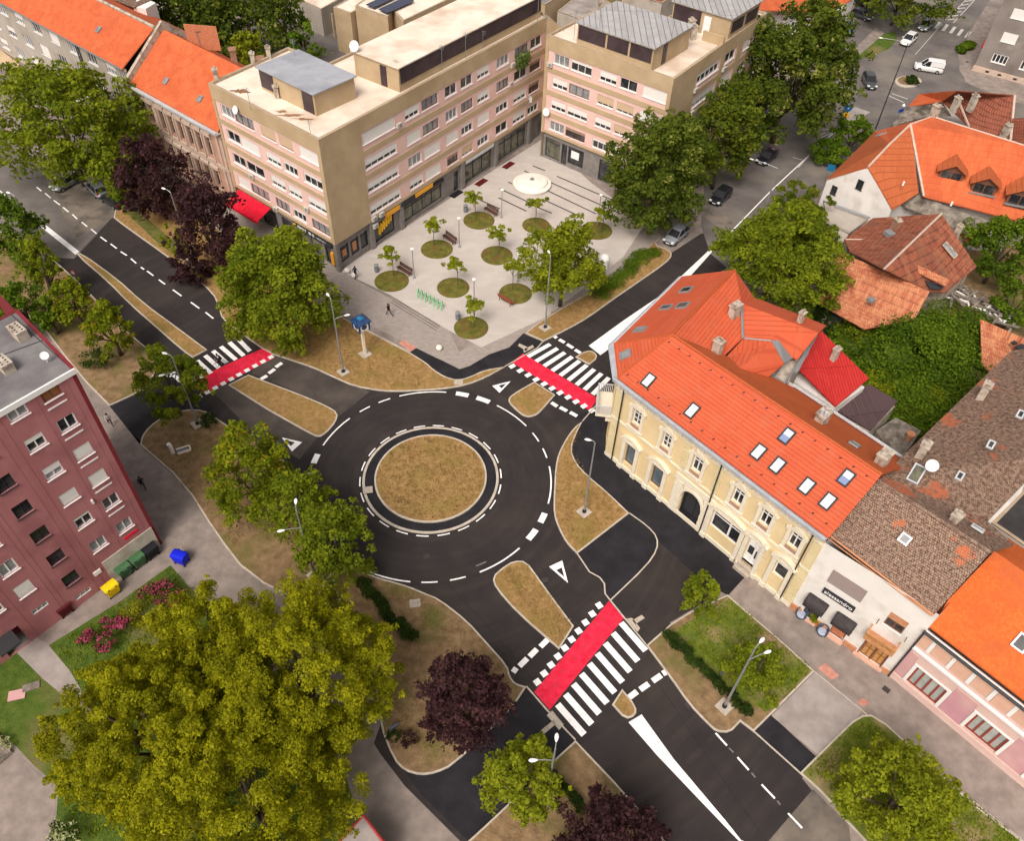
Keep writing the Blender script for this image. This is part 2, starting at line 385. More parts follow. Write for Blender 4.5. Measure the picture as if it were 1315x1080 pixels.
verge('verge', [(739, 458, 'c'), (753, 450), (763, 451), (768, 459), (757, 468, 'c')], 'dry_grass')
verge('verge', [(718, 834, 'c'), (737, 804, 'c'), (710, 768), (690, 740), (676, 721), (660, 720), (645, 729), (632, 741), (636, 755), (665, 788)], 'dry_grass')
verge('verge', [(799, 885, 'c'), (817, 907), (817, 919), (803, 924), (786, 905, 'c')], 'dry_grass')
verge('verge', [(748, 541, 'c'), (738, 548), (727, 563), (717, 582), (713, 600), (711, 640), (711, 660), (717, 678), (727, 697), (741, 711, 'c'), (808, 659, 'c'), (780, 632), (755, 611), (740, 595), (733, 577), (740, 557)], 'dry_grass')
verge('verge', [(698, 438, 'c'), (730, 422), (755, 408), (788, 384), (820, 362), (856, 337), (864, 327), (858, 320), (840, 314), (848, 304, 'c'), (785, 360), (701, 407), (675, 427, 'c')], 'dry_grass')
verge('verge', [(676, 882, 'c'), (662, 878), (655, 869), (652, 855), (625, 825), (600, 797), (564, 769), (546, 762), (525, 753), (505, 747), (489, 743), (468, 735), (440, 722), (420, 745), (480, 850), (487, 930), (505, 975), (519, 990), (540, 996), (560, 993), (582, 983), (630, 937), (661, 905, 'c')], 'dirt')
verge('verge', [(739, 951, 'c'), (807, 1023), (870, 1100, 'c'), (580, 1100, 'c'), (639, 1046), (690, 996)], 'dirt')
verge('verge', [(830, 829, 'c'), (860, 869), (885, 905), (909, 930), (920, 940), (938, 941), (951, 927, 'c'), (968, 940, 'c'), (1046, 862, 'c'), (1000, 820), (934, 764, 'c'), (872, 792)], 'dirt')
verge('verge', [(1027, 993, 'c'), (1060, 1022), (1100, 1070), (1160, 1130, 'c'), (1340, 1130, 'c'), (1318, 1084, 'c'), (1240, 1025), (1180, 968), (1125, 918), (1102, 919), (1070, 950)], 'grass_lawn')
verge('verge', [(180, 571, 'c'), (182, 560), (192, 547), (212, 533), (235, 526), (262, 526), (280, 538), (300, 552), (340, 574), (368, 592), (382, 620), (388, 660), (405, 700), (440, 722), (420, 745), (400, 780), (318, 739), (278, 687), (236, 620)], 'dirt')
verge('verge', [(60, 325, 'c'), (110, 370), (142, 405), (172, 433), (208, 462), (188, 499, 'c'), (140, 521, 'c'), (100, 480), (40, 400), (-80, 340), (-160, 310), (-60, 268)], 'dirt')
# lawns flush with the paths
sheet('lawn', [(219, 726), (235, 745), (258, 770), (330, 850), (470, 1000), (520, 1150), (300, 1150), (180, 1100), (70, 1085), (75, 1010), (45, 985), (20, 958), (-30, 930), (-30, 832), (20, 830), (62, 870), (90, 910), (110, 905), (90, 864), (61, 830), (155, 772)], .008, 'grass')
sheet('garden_path', [(60, 826), (90, 862), (115, 905), (140, 940), (95, 905), (55, 872), (15, 832), (30, 812)], .012, 'concrete_slab')
sheet('concrete_yard', [(-10, 985), (20, 968), (45, 990), (70, 1014), (72, 1050), (30, 1085), (-60, 1120), (-60, 990)], .012, 'pavement')
sheet('footpath', [(300, 700), (330, 760), (400, 840), (460, 950), (478, 955), (520, 1010), (595, 1085), (600, 1150), (450, 1150), (470, 1085), (445, 1000), (350, 880), (258, 767), (219, 726), (205, 705), (185, 690), (95, 470), (110, 500), (236, 620), (278, 687)], .010, 'pavement')
sheet('concrete_driveway', [(991, 920), (1047, 863), (1065, 880), (1110, 905), (1102, 920), (1050, 970)], .010, 'concrete_slab')
sheet('lawn', [(1099, 74), (1118, 58), (1136, 42), (1150, 40), (1152, 50), (1142, 62), (1122, 71)], .012, 'grass')
sheet('side_pavement', [(1070, 95), (1092, 68), (1125, 35), (1136, 42), (1118, 58), (1099, 74), (1080, 98)], .011, 'pavement')
sheet('side_pavement', [(1232, 62), (1262, 14), (1290, -30), (1340, -30), (1400, 150), (1300, 130), (1245, 108), (1232, 90)], .016, 'pavement')
# dead-straight kerb lines
def line(mb, pts, w, z, sm=0, h=None):
    pts = G(pts); pts = smooth_poly(pts, sm, closed=False) if sm else pts
    v = [Vector((p[0], p[1], 0)) for p in pts]; L_ = []; R_ = []
    for i, p in enumerate(v):
        d = (v[min(i+1, len(v)-1)]-v[max(i-1, 0)]).normalized(); n = Vector((-d.y, d.x, 0))*w/2
        L_.append(p+n); R_.append(p-n)
    for i in range(len(v)-1):
        a, b, c, e = R_[i], R_[i+1], L_[i+1], L_[i]
        if h is None: mb.add([(q.x, q.y, z) for q in (a, b, c, e)], [(0, 1, 2, 3)])
        else: mb.prism([a, b, c, e], 0, z)
kb = MB()
line(kb, [(808, 659), (832, 676), (844, 690), (844, 706), (830, 727), (784, 771)], .12, .02, 1)
line(kb, [(741, 711), (757, 735), (770, 742), (776, 750), (777, 763), (784, 772), (830, 829)], .13, .05, 0)
line(kb, [(648, 471), (690, 447), (698, 438)], .13, .05, 0)
line(kb, [(676, 882), (702, 912), (739, 951)], .13, .05, 0)
line(kb, [(188, 499), (210, 480), (225, 470)], .13, .05, 0)
line(kb, [(748, 541), (768, 518), (776, 508)], .12, .05)
line(kb, [(968, 940), (1027, 993)], .13, .05)
line(kb, [(934, 764), (1045, 862), (1112, 917), (1240, 1022), (1320, 1085)], .08, .014)
line(kb, [(1060, 1022), (1027, 993)], .1, .02)
line(kb, [(440, 408), (527, 452)], .1, .02)
struct('kerb', kb, M['kerb'])

# roundabout
CX, CY, RO, RI = -0.12267168*60, 0.788875277*60, 0.187708591*60, 0.0864944089*60
def circ(r, n=96, a0=0, a1=2*math.pi): return [(CX+r*math.cos(a0+(a1-a0)*i/n), CY+r*math.sin(a0+(a1-a0)*i/n)) for i in range(n+1 if a1-a0 < 6.28 else n)]
def ring(mb, r0, r1, z0, z1, n=96, a0=0, a1=2*math.pi):
    A, B = circ(r0, n, a0, a1), circ(r1, n, a0, a1); full = a1-a0 > 6.28; m = len(A)
    for i in range(m if full else m-1):
        j = (i+1) % m
        mb.add([(*A[i], z1), (*B[i], z1), (*B[j], z1), (*A[j], z1)], [(0, 1, 2, 3)])
        if z1 > z0+.02:
            mb.add([(*B[i], z0), (*B[j], z0), (*B[j], z1), (*B[i], z1)], [(0, 1, 2, 3)])
            mb.add([(*A[j], z0), (*A[i], z0), (*A[i], z1), (*A[j], z1)], [(0, 1, 2, 3)])
mb = MB(); mb.sheet(circ(RI-.1), .20); ring(mb, RI-.1, RI-.099, .1, .2)
ce = struct('roundabout_island', mb, M['dry_grass'])
mb = MB(); ring(mb, RI-.12, RI+.04, 0, .22); ring(mb, RI+.93, RI+1.16, 0, .09); struct('roundabout_kerb', mb, M['kerb'])
mb = MB(); ring(mb, RI+.04, RI+.93, 0, .07); struct('truck_apron', mb, M['asphalt_black'])
# paint
pm = MB(); ghost = MB()
Zp = .016
for i in range(22):
    a = 2*math.pi*(i+.15)/22; ring(pm, RI+1.33, RI+1.45, 0, Zp, 6, a, a+.17)
def ang(x, y):
    p = P(x, y); return math.atan2(p.y-CY, p.x-CX)
def arcpx(a, b, r0=RO-.07, r1=RO+.07, n=14):
    a0, a1 = ang(*a), ang(*b)
    while a1 < a0: a1 += 2*math.pi
    if a1-a0 > math.pi: a0, a1 = a1-2*math.pi, a0
    ring(pm, r0, r1, 0, Zp, n, a0, a1)
for a, b in [((415, 572), (449, 537)), ((462, 529), (475, 522)), ((486, 517), (501, 512)), ((513, 509), (573, 504)), ((638, 521), (676, 547)), ((684, 556), (692, 567)), ((697, 576), (703, 588)), ((705, 599), (704, 647)), ((667, 704), (616, 735)), ((598, 741), (578, 746)), ((562, 748), (541, 748)), ((527, 747), (468, 731))]: arcpx(a, b)
for a, b in [((586, 504), (602, 507)), ((612, 511), (629, 516)), ((702, 660), (696, 672)), ((690, 681), (680, 694)), ((407, 583), (401, 595)), ((397, 607), (393, 620))]: arcpx(a, b, RO-.28, RO+.28)
ang0 = ang(611, 726); ring(ghost, RO-.75, RO-.62, 0, Zp, 6, ang0, ang0+.09)
def quadpx(mb, pts, z=Zp):
    mb.sheet(G(pts), z)
def seg(mb, a, b, w, z=Zp, n=1, duty=1.0):
    p, q = P(*a), P(*b); d = (q-p); L_ = d.length; d.normalize(); nn = Vector((-d.y, d.x, 0))*w/2
    for i in range(n):
        s0 = L_*i/n; s1 = L_*(i+duty)/n if n > 1 else L_
        mb.sheet([p+d*s0-nn, p+d*s1-nn, p+d*s1+nn, p+d*s0+nn], z)
def dashes(mb, lst, w, z=Zp):
    for a, b in lst: seg(mb, a, b, w, z)
# yield triangles (outline)
def tri(mb, A, B, C):
    """A, B = wide end corners, C = tip"""
    A, B, C = [P(*q) for q in (A, B, C)]; c = (A+B+C)/3
    a, b, d = [c+(q-c)*.42+(C-c).normalized()*.18 for q in (A, B, C)]
    for p, q, s_, t in ((A, B, b, a), (B, C, d, b), (C, A, a, d)): mb.sheet([p, q, s_, t], Zp)
tri(pm, (632, 495.5), (641.5, 504.5), (656, 489.5))
tri(pm, (705, 728), (722, 720), (729.5, 749))
tri(pm, (388, 568), (375, 580), (362, 562))
# NE crosswalk: red cycle band, stripes and small squares
red = MB()
quadpx(red, [(657, 465), (672, 454), (768, 512), (757, 527)], .012)
for i in range(9):
    t = i/8
    a = (678+t*(761-678), 458+t*(506.5-458)); b = (706.5+t*(782-706.5), 442+t*(485-442))
    p, q = P(*a), P(*b)
    seg(pm, a, b, .50)
cut = MB()
for i in range(11):
    t = i/10; a = (654.5+t*(757-654.5), 472+t*(529-472)); b = (661+t*(763.5-661), 468.5+t*(525.5-468.5))
    seg(pm, a, b, .5)
dashes(pm, [((708, 517), (715.5, 522)), ((719, 523), (728, 528)), ((732, 529.5), (741, 534.5)), ((711, 431.5), (715, 434)), ((718, 436), (725, 440)), ((728, 442), (736, 447)), ((738.5, 449), (745.5, 453.5))], .42)
# W crosswalk
quadpx(red, [(243, 490), (263, 506), (353, 459), (340, 446)], .012)
for i in range(9):
    t = i/8; a = (232+t*(322-232), 478+t*(449-478)+0)
for (a, b) in [((304.5, 434), (321, 451)), ((294.5, 439.5), (313, 457)), ((283.5, 445), (303, 462)), ((273.5, 450.5), (291, 466)), ((263.5, 456.5), (281, 472.5)), ((253, 463), (271, 479.5)), ((243, 469), (261, 485)), ((232, 474.5), (251, 490.5)), ((222, 480), (240, 496))]: seg(pm, a, b, .48)
for i in range(10):
    t = i/9; a = (253+t*(345-253), 511+t*(460-511)); b = (259+t*(351-259), 508+t*(457-508)); seg(pm, a, b, .5)
dashes(pm, [((335, 487), (343, 482.5)), ((345, 479.5), (353, 474)), ((354, 471.5), (362, 466)), ((205, 476), (216, 470)), ((215, 484), (226, 478)), ((222, 466), (230, 461))], .42)
# SE crosswalk
quadpx(red, [(686, 889), (706, 912), (801, 794), (782, 772)], .012)
for i in range(9):
    t = i/8; b = (750+t*(829-750), 944+t*(836-944)); a = (716+t*(797.5-716), 905+t*(800-905)); seg(pm, a, b, .52)
for i in range(10):
    t = i/9; a = (687.5+t*(767-687.5), 873+t*(774.5-873)); b = (692.5+t*(772-692.5), 879.5+t*(781-879.5)); seg(pm, a, b, .52)
dashes(pm, [((658, 859), (664, 863)), ((667, 856), (677, 846)), ((680, 843.5), (689.5, 834)), ((694, 831), (703, 822)), ((808, 896), (818, 888.5)), ((822, 886), (833, 878.5)), ((838, 875), (849, 867.5)), ((851, 865.5), (858, 862))], .45)
# long white wedges
quadpx(pm, [(807, 928), (824, 918), (865, 975), (928, 1050), (955, 1080), (950, 1082), (905, 1035), (845, 972)])
cut.sheet(G([(926, 1047), (957, 1080), (952, 1080)]), Zp+.004)
quadpx(pm, [(756, 444), (771, 456), (810, 428), (853, 392), (920, 317), (916, 316), (850, 378), (800, 412)])
line(pm, [(920, 317), (990, 245), (1065, 175), (1076, 167)], .16, .018)
# parking line SE
dashes(pm, [((919, 942), (933.5, 958)), ((947, 973), (961.5, 989.5)), ((978, 1008), (995, 1026)), ((1012, 1045), (1030, 1064))], .15)
dashes(ghost, [((936, 961), (942, 967)), ((965, 993), (970, 999)), ((998, 1029), (1002, 1034))], .12)
# NW lane dashes, solid line and bar
dashes(pm, [((47, 240), (53, 245)), ((58, 248), (65, 254)), ((69, 257), (77, 263)), ((81, 266), (88, 272)), ((93, 275), (99, 281)), ((105, 285), (112, 291)), ((117, 294), (124, 300)), ((129, 304), (137, 310)), ((142, 313), (150, 319)), ((155, 323), (163, 328)), ((168, 332), (175, 338)), ((181, 343), (185, 346)), ((189, 348), (197, 354)), ((204, 359), (212, 365)), ((222, 372), (233, 380)), ((245, 388), (256, 396)), ((264, 401), (274, 409))], .17)
line(pm, [(-40, 218), (0, 245), (42, 281)], .16, .018)
quadpx(pm, [(40, 281), (44, 277), (102, 323), (97, 327)], .018)
# far NE paint
old = MB()
for i in range(5):
    t = i/4; seg(old, (1201+t*(1240-1201), 36+t*(48-36)), (1207+t*(1246-1207), 28+t*(40-28)), .55, .018)
line(old, [(1214, 25), (1232, 8), (1245, -6)], .15, .018); line(old, [(1224, 29), (1242, 10), (1256, -6)], .15, .018)
for i in range(7):
    t = i/6; seg(old, (1216+t*26, 25-t*28), (1226+t*27, 24-t*29), .3, .018)
line(old, [(1175, 70), (1210, 30)], .1, .018)
for a, b in [((1050, 178), (1075, 168)), ((1046, 176), (1060, 170)), ((1052, 166), (1075, 166)), ((1018, 202), (1030, 205)), ((1025, 215), (1048, 190))]: seg(old, a, b, .14, .018)
for a, b in [((1140, 122), (1160, 131)), ((1146, 120), (1166, 127))]: seg(old, a, b, .2, .018)
struct('road_markings', pm, M['paint_white']); struct('worn_road_markings', old, M['paint_old']); struct('ghost_road_markings', ghost, M['paint_ghost'])
struct('red_cycle_crossing', red, M['paint_red']); struct('marking_gap', cut, M['asphalt_new'])
# tactile slabs at crossings
tp = MB()
for pts in [[(802, 795), (812, 794), (822, 807), (819, 812)], [(812, 797), (824, 790), (828, 794), (816, 802)], [(702, 919), (709, 913), (724, 931), (718, 938)], [(695, 938), (710, 926), (713, 931), (699, 943)],
            [(667, 441), (678, 446), (676, 451), (665, 444)], [(672, 449), (684, 443), (686, 446), (673, 453)]]:
    tp.sheet(G(pts), .02)
struct('tactile_paving', tp, M['tactile'])
tr = MB()
for pts in [[(1050, 858), (1060, 852), (1078, 868), (1068, 874)], [(1100, 902), (1108, 897), (1117, 902), (1109, 908)]]: tr.sheet(G(pts), .014)
struct('tactile_paving', tr, M['tactile_red'])
# roads' small mini roundabout beyond
mb = MB(); pp = [P(1166+17*math.cos(t), 105+7.5*math.sin(t)) for t in [i*math.pi/12 for i in range(24)]]
mb.prism([(p.x, p.y) for p in pp], 0, .15); struct('small_traffic_island', mb, M['kerb'])
mb = MB(); mb.sheet([(p.x, p.y) for p in [P(1166+14*math.cos(t), 104+6*math.sin(t)) for t in [i*math.pi/12 for i in range(24)]]], .16); struct('island_planting', mb, M['dirt'])
sheet('traffic_island', [(1084, 148), (1098, 137), (1118, 144), (1095, 157), (1083, 156)], .04, 'concrete_slab')
# manholes and hatch plates
mh = MB()
for (x, y, a) in [(472.5, 631, .2), (589, 492, .0), (533, 776, .2)]:
    p = P(x, y); mh.box((p.x, p.y, .215 if x == 472.5 else .135), .9, .75, .03, rot=a)
struct('concrete_hatch', mh, M['tactile'])

dg = MB()
for (x, y, a) in [(786, 386, .6), (657, 869, -.3), (713, 606, .5), (884, 906, -.8), (1138, 886, -.8), (1202, 79, .3), (1242, 79, .3), (312, 432, -.7), (190, 388, -.7), (560, 499, 0), (548, 715, .4), (700, 745, .2)]:
    p = P(x, y, 0); dg.box((p.x, p.y, .014 if x not in (1138,) else .02), .55, .45, .02, rot=a)
struct('drain_grate', dg, M['slit'])
sl_ = MB()   # joints between paving campaigns and sealed cracks
for pts in [[(475, 503), (455, 522), (434, 536)], [(600, 497), (640, 545), (700, 640)], [(840, 870), (900, 960), (985, 1083)], [(780, 640), (850, 690), (935, 765)], [(145, 279), (95, 330)], [(575, 750), (640, 820), (690, 880)], [(700, 930), (745, 1000), (800, 1060)], [(850, 385), (800, 430), (768, 470)]]: line(sl_, pts, .05, .0125, 1)
struct('road_seam', sl_, M['asphalt_black'])
# ------------------------------------------------------------------ building materials
tiles('roof_orange', [(0.50, 0.088, 0.036), (0.55, 0.103, 0.042), (0.43, 0.072, 0.030), (0.46, 0.115, 0.06)], (0.41, 0.066, 0.027), 40, .34, bump=.7, msize=.03, noise=.35, rough=.75, offset=.5, patch=(0.38, 0.075, 0.04), pscale=.16, patch_pos=(.5, .8))
tiles('roof_orange_smooth', [(0.47, 0.092, 0.032), (0.53, 0.12, 0.042), (0.60, 0.16, 0.06), (0.40, 0.07, 0.028)], (0.38, 0.07, 0.025), .2, .28, bump=.35, msize=.015, noise=.35, patch=(0.36, 0.08, 0.035), pscale=.12, patch_pos=(.5, .75))
tiles('roof_orange_vivid', [(0.56, 0.11, 0.02), (0.62, 0.15, 0.03), (0.48, 0.085, 0.02)], (0.42, 0.07, 0.02), .2, .2, bump=.3, msize=.012, noise=.4, patch=(0.40, 0.10, 0.035), pscale=.2)
tiles('roof_rust', [(0.40, 0.085, 0.022), (0.45, 0.10, 0.028), (0.36, 0.075, 0.02)], (0.30, 0.055, 0.015), .3, .36, bump=.3, msize=.012, noise=.4, rough=.6, offset=0)
tiles('roof_maroon', [(0.13, 0.018, 0.018), (0.17, 0.025, 0.022)], (0.09, 0.012, 0.012), .25, 3, bump=.6, msize=.03, rough=.5, offset=0)
tiles('roof_red_metal', [(0.42, 0.022, 0.020), (0.46, 0.028, 0.024)], (0.30, 0.012, 0.012), .28, 4, bump=.8, msize=.03, rough=.5, offset=0)
tiles('roof_brown_metal', [(0.075, 0.045, 0.048), (0.09, 0.055, 0.058)], (0.045, 0.028, 0.03), .3, 4, bump=.8, msize=.03, rough=.5, offset=0)
tiles('roof_old_brown', [(0.30, 0.15, 0.095), (0.15, 0.085, 0.06), (0.38, 0.27, 0.20), (0.085, 0.05, 0.04)], (0.06, 0.04, 0.032), .15, .16, bump=1.0, msize=.03, noise=3.4, patch=(0.47, 0.12, 0.05), pscale=.27, patch_pos=(.57, .62), mix2=.85)
tiles('roof_old_grey', [(0.36, 0.20, 0.14), (0.20, 0.115, 0.085), (0.42, 0.31, 0.24), (0.12, 0.075, 0.06)], (0.08, 0.05, 0.04), .16, .17, bump=1.0, msize=.03, noise=2.2, patch=(0.48, 0.15, 0.07), pscale=.3, patch_pos=(.64, .70), mix2=.7)
tiles('roof_old_red', [(0.36, 0.10, 0.05), (0.24, 0.065, 0.04), (0.42, 0.17, 0.09), (0.14, 0.05, 0.035)], (0.10, 0.035, 0.025), .24, .34, bump=1.0, msize=.035, noise=1.0, patch=(0.16, 0.075, 0.05), pscale=.5, patch_pos=(.52, .62), mix2=.6)
tiles('roof_mottled', [(0.52, 0.18, 0.09), (0.40, 0.11, 0.06), (0.60, 0.30, 0.15), (0.30, 0.09, 0.05)], (0.22, 0.07, 0.04), .24, .32, bump=.8, msize=.03, noise=1.4, mix2=.6)
mat('flat_roof_cream', (0.66, 0.56, 0.47), (0.76, 0.67, 0.58), scale=.35, rough=.9, detail=8, c3=(0.54, 0.42, 0.33), s3=.22)
mat('flat_roof_grey', (0.15, 0.14, 0.15), (0.21, 0.20, 0.20), scale=.5, rough=.9, detail=8, c3=(0.12, 0.11, 0.115), s3=.3)
mat('roof_sheet_blue', (0.29, 0.30, 0.34), (0.36, 0.37, 0.41), scale=.6, rough=.5, detail=6, c3=(0.25, 0.26, 0.30), s3=.25)
tiles('roof_seam', [(0.34, 0.33, 0.34), (0.42, 0.41, 0.42), (0.28, 0.26, 0.26)], (0.15, 0.145, 0.15), .75, 12, bump=1.0, msize=.05, noise=.6, rough=.5, offset=0)
mat('wall_tan', (0.41, 0.305, 0.19), (0.48, 0.365, 0.235), scale=.5, rough=.93, detail=8, c3=(0.38, 0.28, 0.17), s3=.2)
mat('wall_pink', (0.66, 0.44, 0.40), (0.72, 0.50, 0.455), scale=.8, rough=.93, detail=6)
mat('stone_grey', (0.17, 0.155, 0.15), (0.24, 0.22, 0.21), scale=1.5, rough=.8, detail=8)
mat('shop_dark', (0.035, 0.035, 0.04), rough=.5)
mat('white_frame', (0.75, 0.74, 0.74), rough=.5)
mat('shutter_white', (0.66, 0.64, 0.62), (0.73, 0.71, 0.69), scale=1, rough=.6, stretch=(1, 1, 30))
mat('shutter_beige', (0.50, 0.36, 0.24), (0.56, 0.42, 0.29), scale=1, rough=.7, stretch=(1, 1, 30))
mat('shutter_brown', (0.27, 0.17, 0.12), (0.35, 0.24, 0.18), scale=1, rough=.7, stretch=(1, 1, 30))
mat('brown_frame', (0.16, 0.075, 0.05), rough=.6)
mat('glass_dark', (0.018, 0.02, 0.024), (0.07, 0.068, 0.07), scale=.9, rough=.08, spec=.6, detail=3, contrast=(.45, .7))
mat('glass_light', (0.16, 0.17, 0.18), (0.30, 0.30, 0.31), scale=1.2, rough=.1, spec=.6)
mat('glass_sky', (0.52, 0.55, 0.60), (0.66, 0.68, 0.72), scale=.8, rough=.15, spec=.8)
mat('dark_band', (0.045, 0.03, 0.035), (0.07, 0.05, 0.055), scale=.7, rough=.3)
mat('metal_grey', (0.26, 0.27, 0.28), rough=.45, metal=.3)
mat('metal_light', (0.52, 0.54, 0.57), (0.62, 0.64, 0.67), scale=1, rough=.4, metal=.3)
mat('metal_dark', (0.04, 0.04, 0.045), rough=.5)
mat('stain', (0.22, 0.11, 0.06), (0.30, 0.17, 0.10), scale=2, rough=1)
mat('white_plaster', (0.66, 0.63, 0.61), (0.73, 0.70, 0.68), scale=.4, rough=.95, detail=8, c3=(0.58, 0.53, 0.49), s3=.5)
mat('chimney_plaster', (0.38, 0.32, 0.26), (0.5, 0.44, 0.38), scale=2.5, rough=.95, detail=8, c3=(0.2, 0.15, 0.12), s3=1.5)
mat('chimney_brick', (0.24, 0.12, 0.08), (0.34, 0.20, 0.14), scale=3, rough=.95, detail=8)
mat('ornate_pink', (0.42, 0.23, 0.165), (0.50, 0.29, 0.215), scale=.8, rough=.95, detail=8, c3=(0.33, 0.19, 0.14), s3=.4)
mat('ornate_trim', (0.44, 0.33, 0.27), (0.54, 0.42, 0.35), scale=1.5, rough=.95, detail=8)
mat('grey_render', (0.36, 0.32, 0.28), (0.43, 0.39, 0.35), scale=.6, rough=.95, detail=8, c3=(0.30, 0.26, 0.22), s3=.3)
mat('yellow_wall', (0.63, 0.49, 0.28), (0.69, 0.55, 0.33), scale=.7, rough=.93, detail=6)
mat('yellow_trim', (0.66, 0.59, 0.47), (0.72, 0.66, 0.55), scale=1.5, rough=.9, detail=6)
mat('ground_wood', (0.22, 0.09, 0.03), (0.34, 0.15, 0.05), scale=2.5, rough=.6, detail=8, stretch=(1, 1, .2))
mat('salmon', (0.60, 0.36, 0.27), (0.66, 0.41, 0.31), scale=1, rough=.9)
mat('rose_plaster', (0.52, 0.30, 0.30), (0.58, 0.35, 0.35), scale=.7, rough=.93, detail=8, c3=(0.50, 0.24, 0.31), s3=.3)
mat('rose_light', (0.60, 0.42, 0.38), (0.66, 0.48, 0.44), scale=.7, rough=.93, detail=8)
mat('red_cladding', (0.36, 0.138, 0.145), (0.43, 0.18, 0.188), scale=.6, rough=.8, detail=8, stretch=(1, 1, .25), c3=(0.31, 0.12, 0.128), s3=.35)
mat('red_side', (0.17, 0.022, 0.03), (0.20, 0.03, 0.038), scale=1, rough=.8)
mat('awning_red', (0.70, 0.008, 0.03), (0.78, 0.02, 0.05), scale=2, rough=.7)
mat('brick_wall', (0.42, 0.14, 0.07), (0.5, 0.2, 0.11), scale=3, rough=.95)
mat('solar', (0.018, 0.02, 0.05), (0.03, 0.032, 0.075), scale=6, rough=.15, spec=.8)
mat('sign_orange', (0.72, 0.33, 0.03), rough=.5)
mat('sign_yellow', (0.80, 0.46, 0.03), rough=.5)
mat('aircon_white', (0.50, 0.47, 0.43), rough=.6)
mat('sign_white', (0.78, 0.78, 0.78), rough=.5)
mat('old_boards', (0.12, 0.10, 0.085), (0.27, 0.235, 0.20), scale=1.6, rough=.95, detail=9, c3=(0.07, 0.06, 0.05), s3=.7)
mat('salmon_dull', (0.34, 0.20, 0.16), (0.4, 0.25, 0.2), scale=2, rough=.9)
mat('glass_blue', (0.07, 0.10, 0.13), (0.13, 0.16, 0.19), scale=.8, rough=.1, spec=.6)
mat('terracotta', (0.44, 0.19, 0.10), (0.52, 0.26, 0.15), scale=3, rough=.9)

class Fac:
    def __init__(s, A, B):
        s.A = Vector((A[0], A[1], 0)); B = Vector((B[0], B[1], 0)); s.u = (B-s.A); s.L = s.u.length; s.u.normalize(); s.n = Vector((s.u.y, -s.u.x, 0))
    def pt(s, u, d, z): return s.A+s.u*u+s.n*d+Vector((0, 0, z))
    def box(s, mb, u0, u1, d0, d1, z0, z1):
        vs = [s.pt(u, d, z) for z in (z0, z1) for d in (d1, d0) for u in (u0, u1)]
        mb.add(vs, [(0, 2, 3, 1), (4, 5, 7, 6), (0, 1, 5, 4), (2, 6, 7, 3), (0, 4, 6, 2), (1, 3, 7, 5)])
    def atd(s, px, py, d):
        r = ROT @ Vector(((px-657.5)/FOC, -(py-540)/FOC, -1)); O = Vector((0, 0, CAMH))
        t = ((s.A-O).dot(s.n)+d)/r.dot(s.n); X = O+r*t; return (X-s.A).dot(s.u), X.z
def wall(root, F, u0, u1, z0, z1, holes, m, name='wall', depth=.16, d=0.0):
    mb = MB(root.location); us = sorted({u0, u1, *[h[0] for h in holes], *[h[1] for h in holes]}); zs = sorted({z0, z1, *[h[2] for h in holes], *[h[3] for h in holes]})
    us = [u for u in us if u0-1e-6 <= u <= u1+1e-6]; zs = [z for z in zs if z0-1e-6 <= z <= z1+1e-6]
    for i in range(len(us)-1):
        for j in range(len(zs)-1):
            cu, cz = (us[i]+us[i+1])/2, (zs[j]+zs[j+1])/2
            if any(h[0] < cu < h[1] and h[2] < cz < h[3] for h in holes): continue
            mb.add([F.pt(us[i], d, zs[j]), F.pt(us[i+1], d, zs[j]), F.pt(us[i+1], d, zs[j+1]), F.pt(us[i], d, zs[j+1])], [(0, 1, 2, 3)])
    for h in holes:
        a, b, c, e = h[:4]; e_ = d-depth
        for q in ([(a, c), (b, c)], [(b, c), (b, e)], [(b, e), (a, e)], [(a, e), (a, c)]):
            (ua, za), (ub, zb) = q
            mb.add([F.pt(ua, d, za), F.pt(ub, d, zb), F.pt(ub, e_, zb), F.pt(ua, e_, za)], [(3, 2, 1, 0)])
    return mb.build(name, M[m], root)
def window(root, F, h, n=2, s=0, fm='white_frame', sm='shutter_white', glass='glass_dark', rec=.13, lw=.07, sill=True, transom=None, name='window', d=0.0, rows=1):
    u0, u1, z0, z1 = h[:4]; mb = MB(root.location); r0, r1 = d-rec-.03, d-rec+.04
    F.box(mb, u0, u0+lw, r0, r1, z0, z1); F.box(mb, u1-lw, u1, r0, r1, z0, z1); F.box(mb, u0+lw, u1-lw, r0, r1, z0, z0+lw); F.box(mb, u0+lw, u1-lw, r0, r1, z1-lw, z1)
    for i in range(1, n):
        c = u0+(u1-u0)*i/n; F.box(mb, c-lw*.5, c+lw*.5, r0+.005, r1-.005, z0+lw, z1-lw)
    if transom: F.box(mb, u0+lw, u1-lw, r0+.008, r1-.008, z0+(z1-z0)*transom-lw*.4, z0+(z1-z0)*transom+lw*.4)
    for i in range(1, rows): F.box(mb, u0+lw, u1-lw, r0+.008, r1-.008, z0+(z1-z0)*i/rows-lw*.25, z0+(z1-z0)*i/rows+lw*.25)
    w = mb.build(name, M[fm], root)
    p = MB(root.location); F.box(p, u0+.02, u1-.02, d-rec-.05, d-rec-.034, z0+.02, z1-.02); p.build('pane', M[glass], w)
    if s > 0:
        sh = MB(root.location); F.box(sh, u0+.01, u1-.01, d-rec+.045, d-rec+.08, z1-(z1-z0)*s, z1-.005); sh.build('roller_shutter', M[sm], w)
    if sill:
        b = MB(root.location); F.box(b, u0-.06, u1+.06, d+.003, d+.10, z0-.07, z0-.003); b.build('sill', M[fm if fm != 'brown_frame' else 'white_frame'], w)
    return w
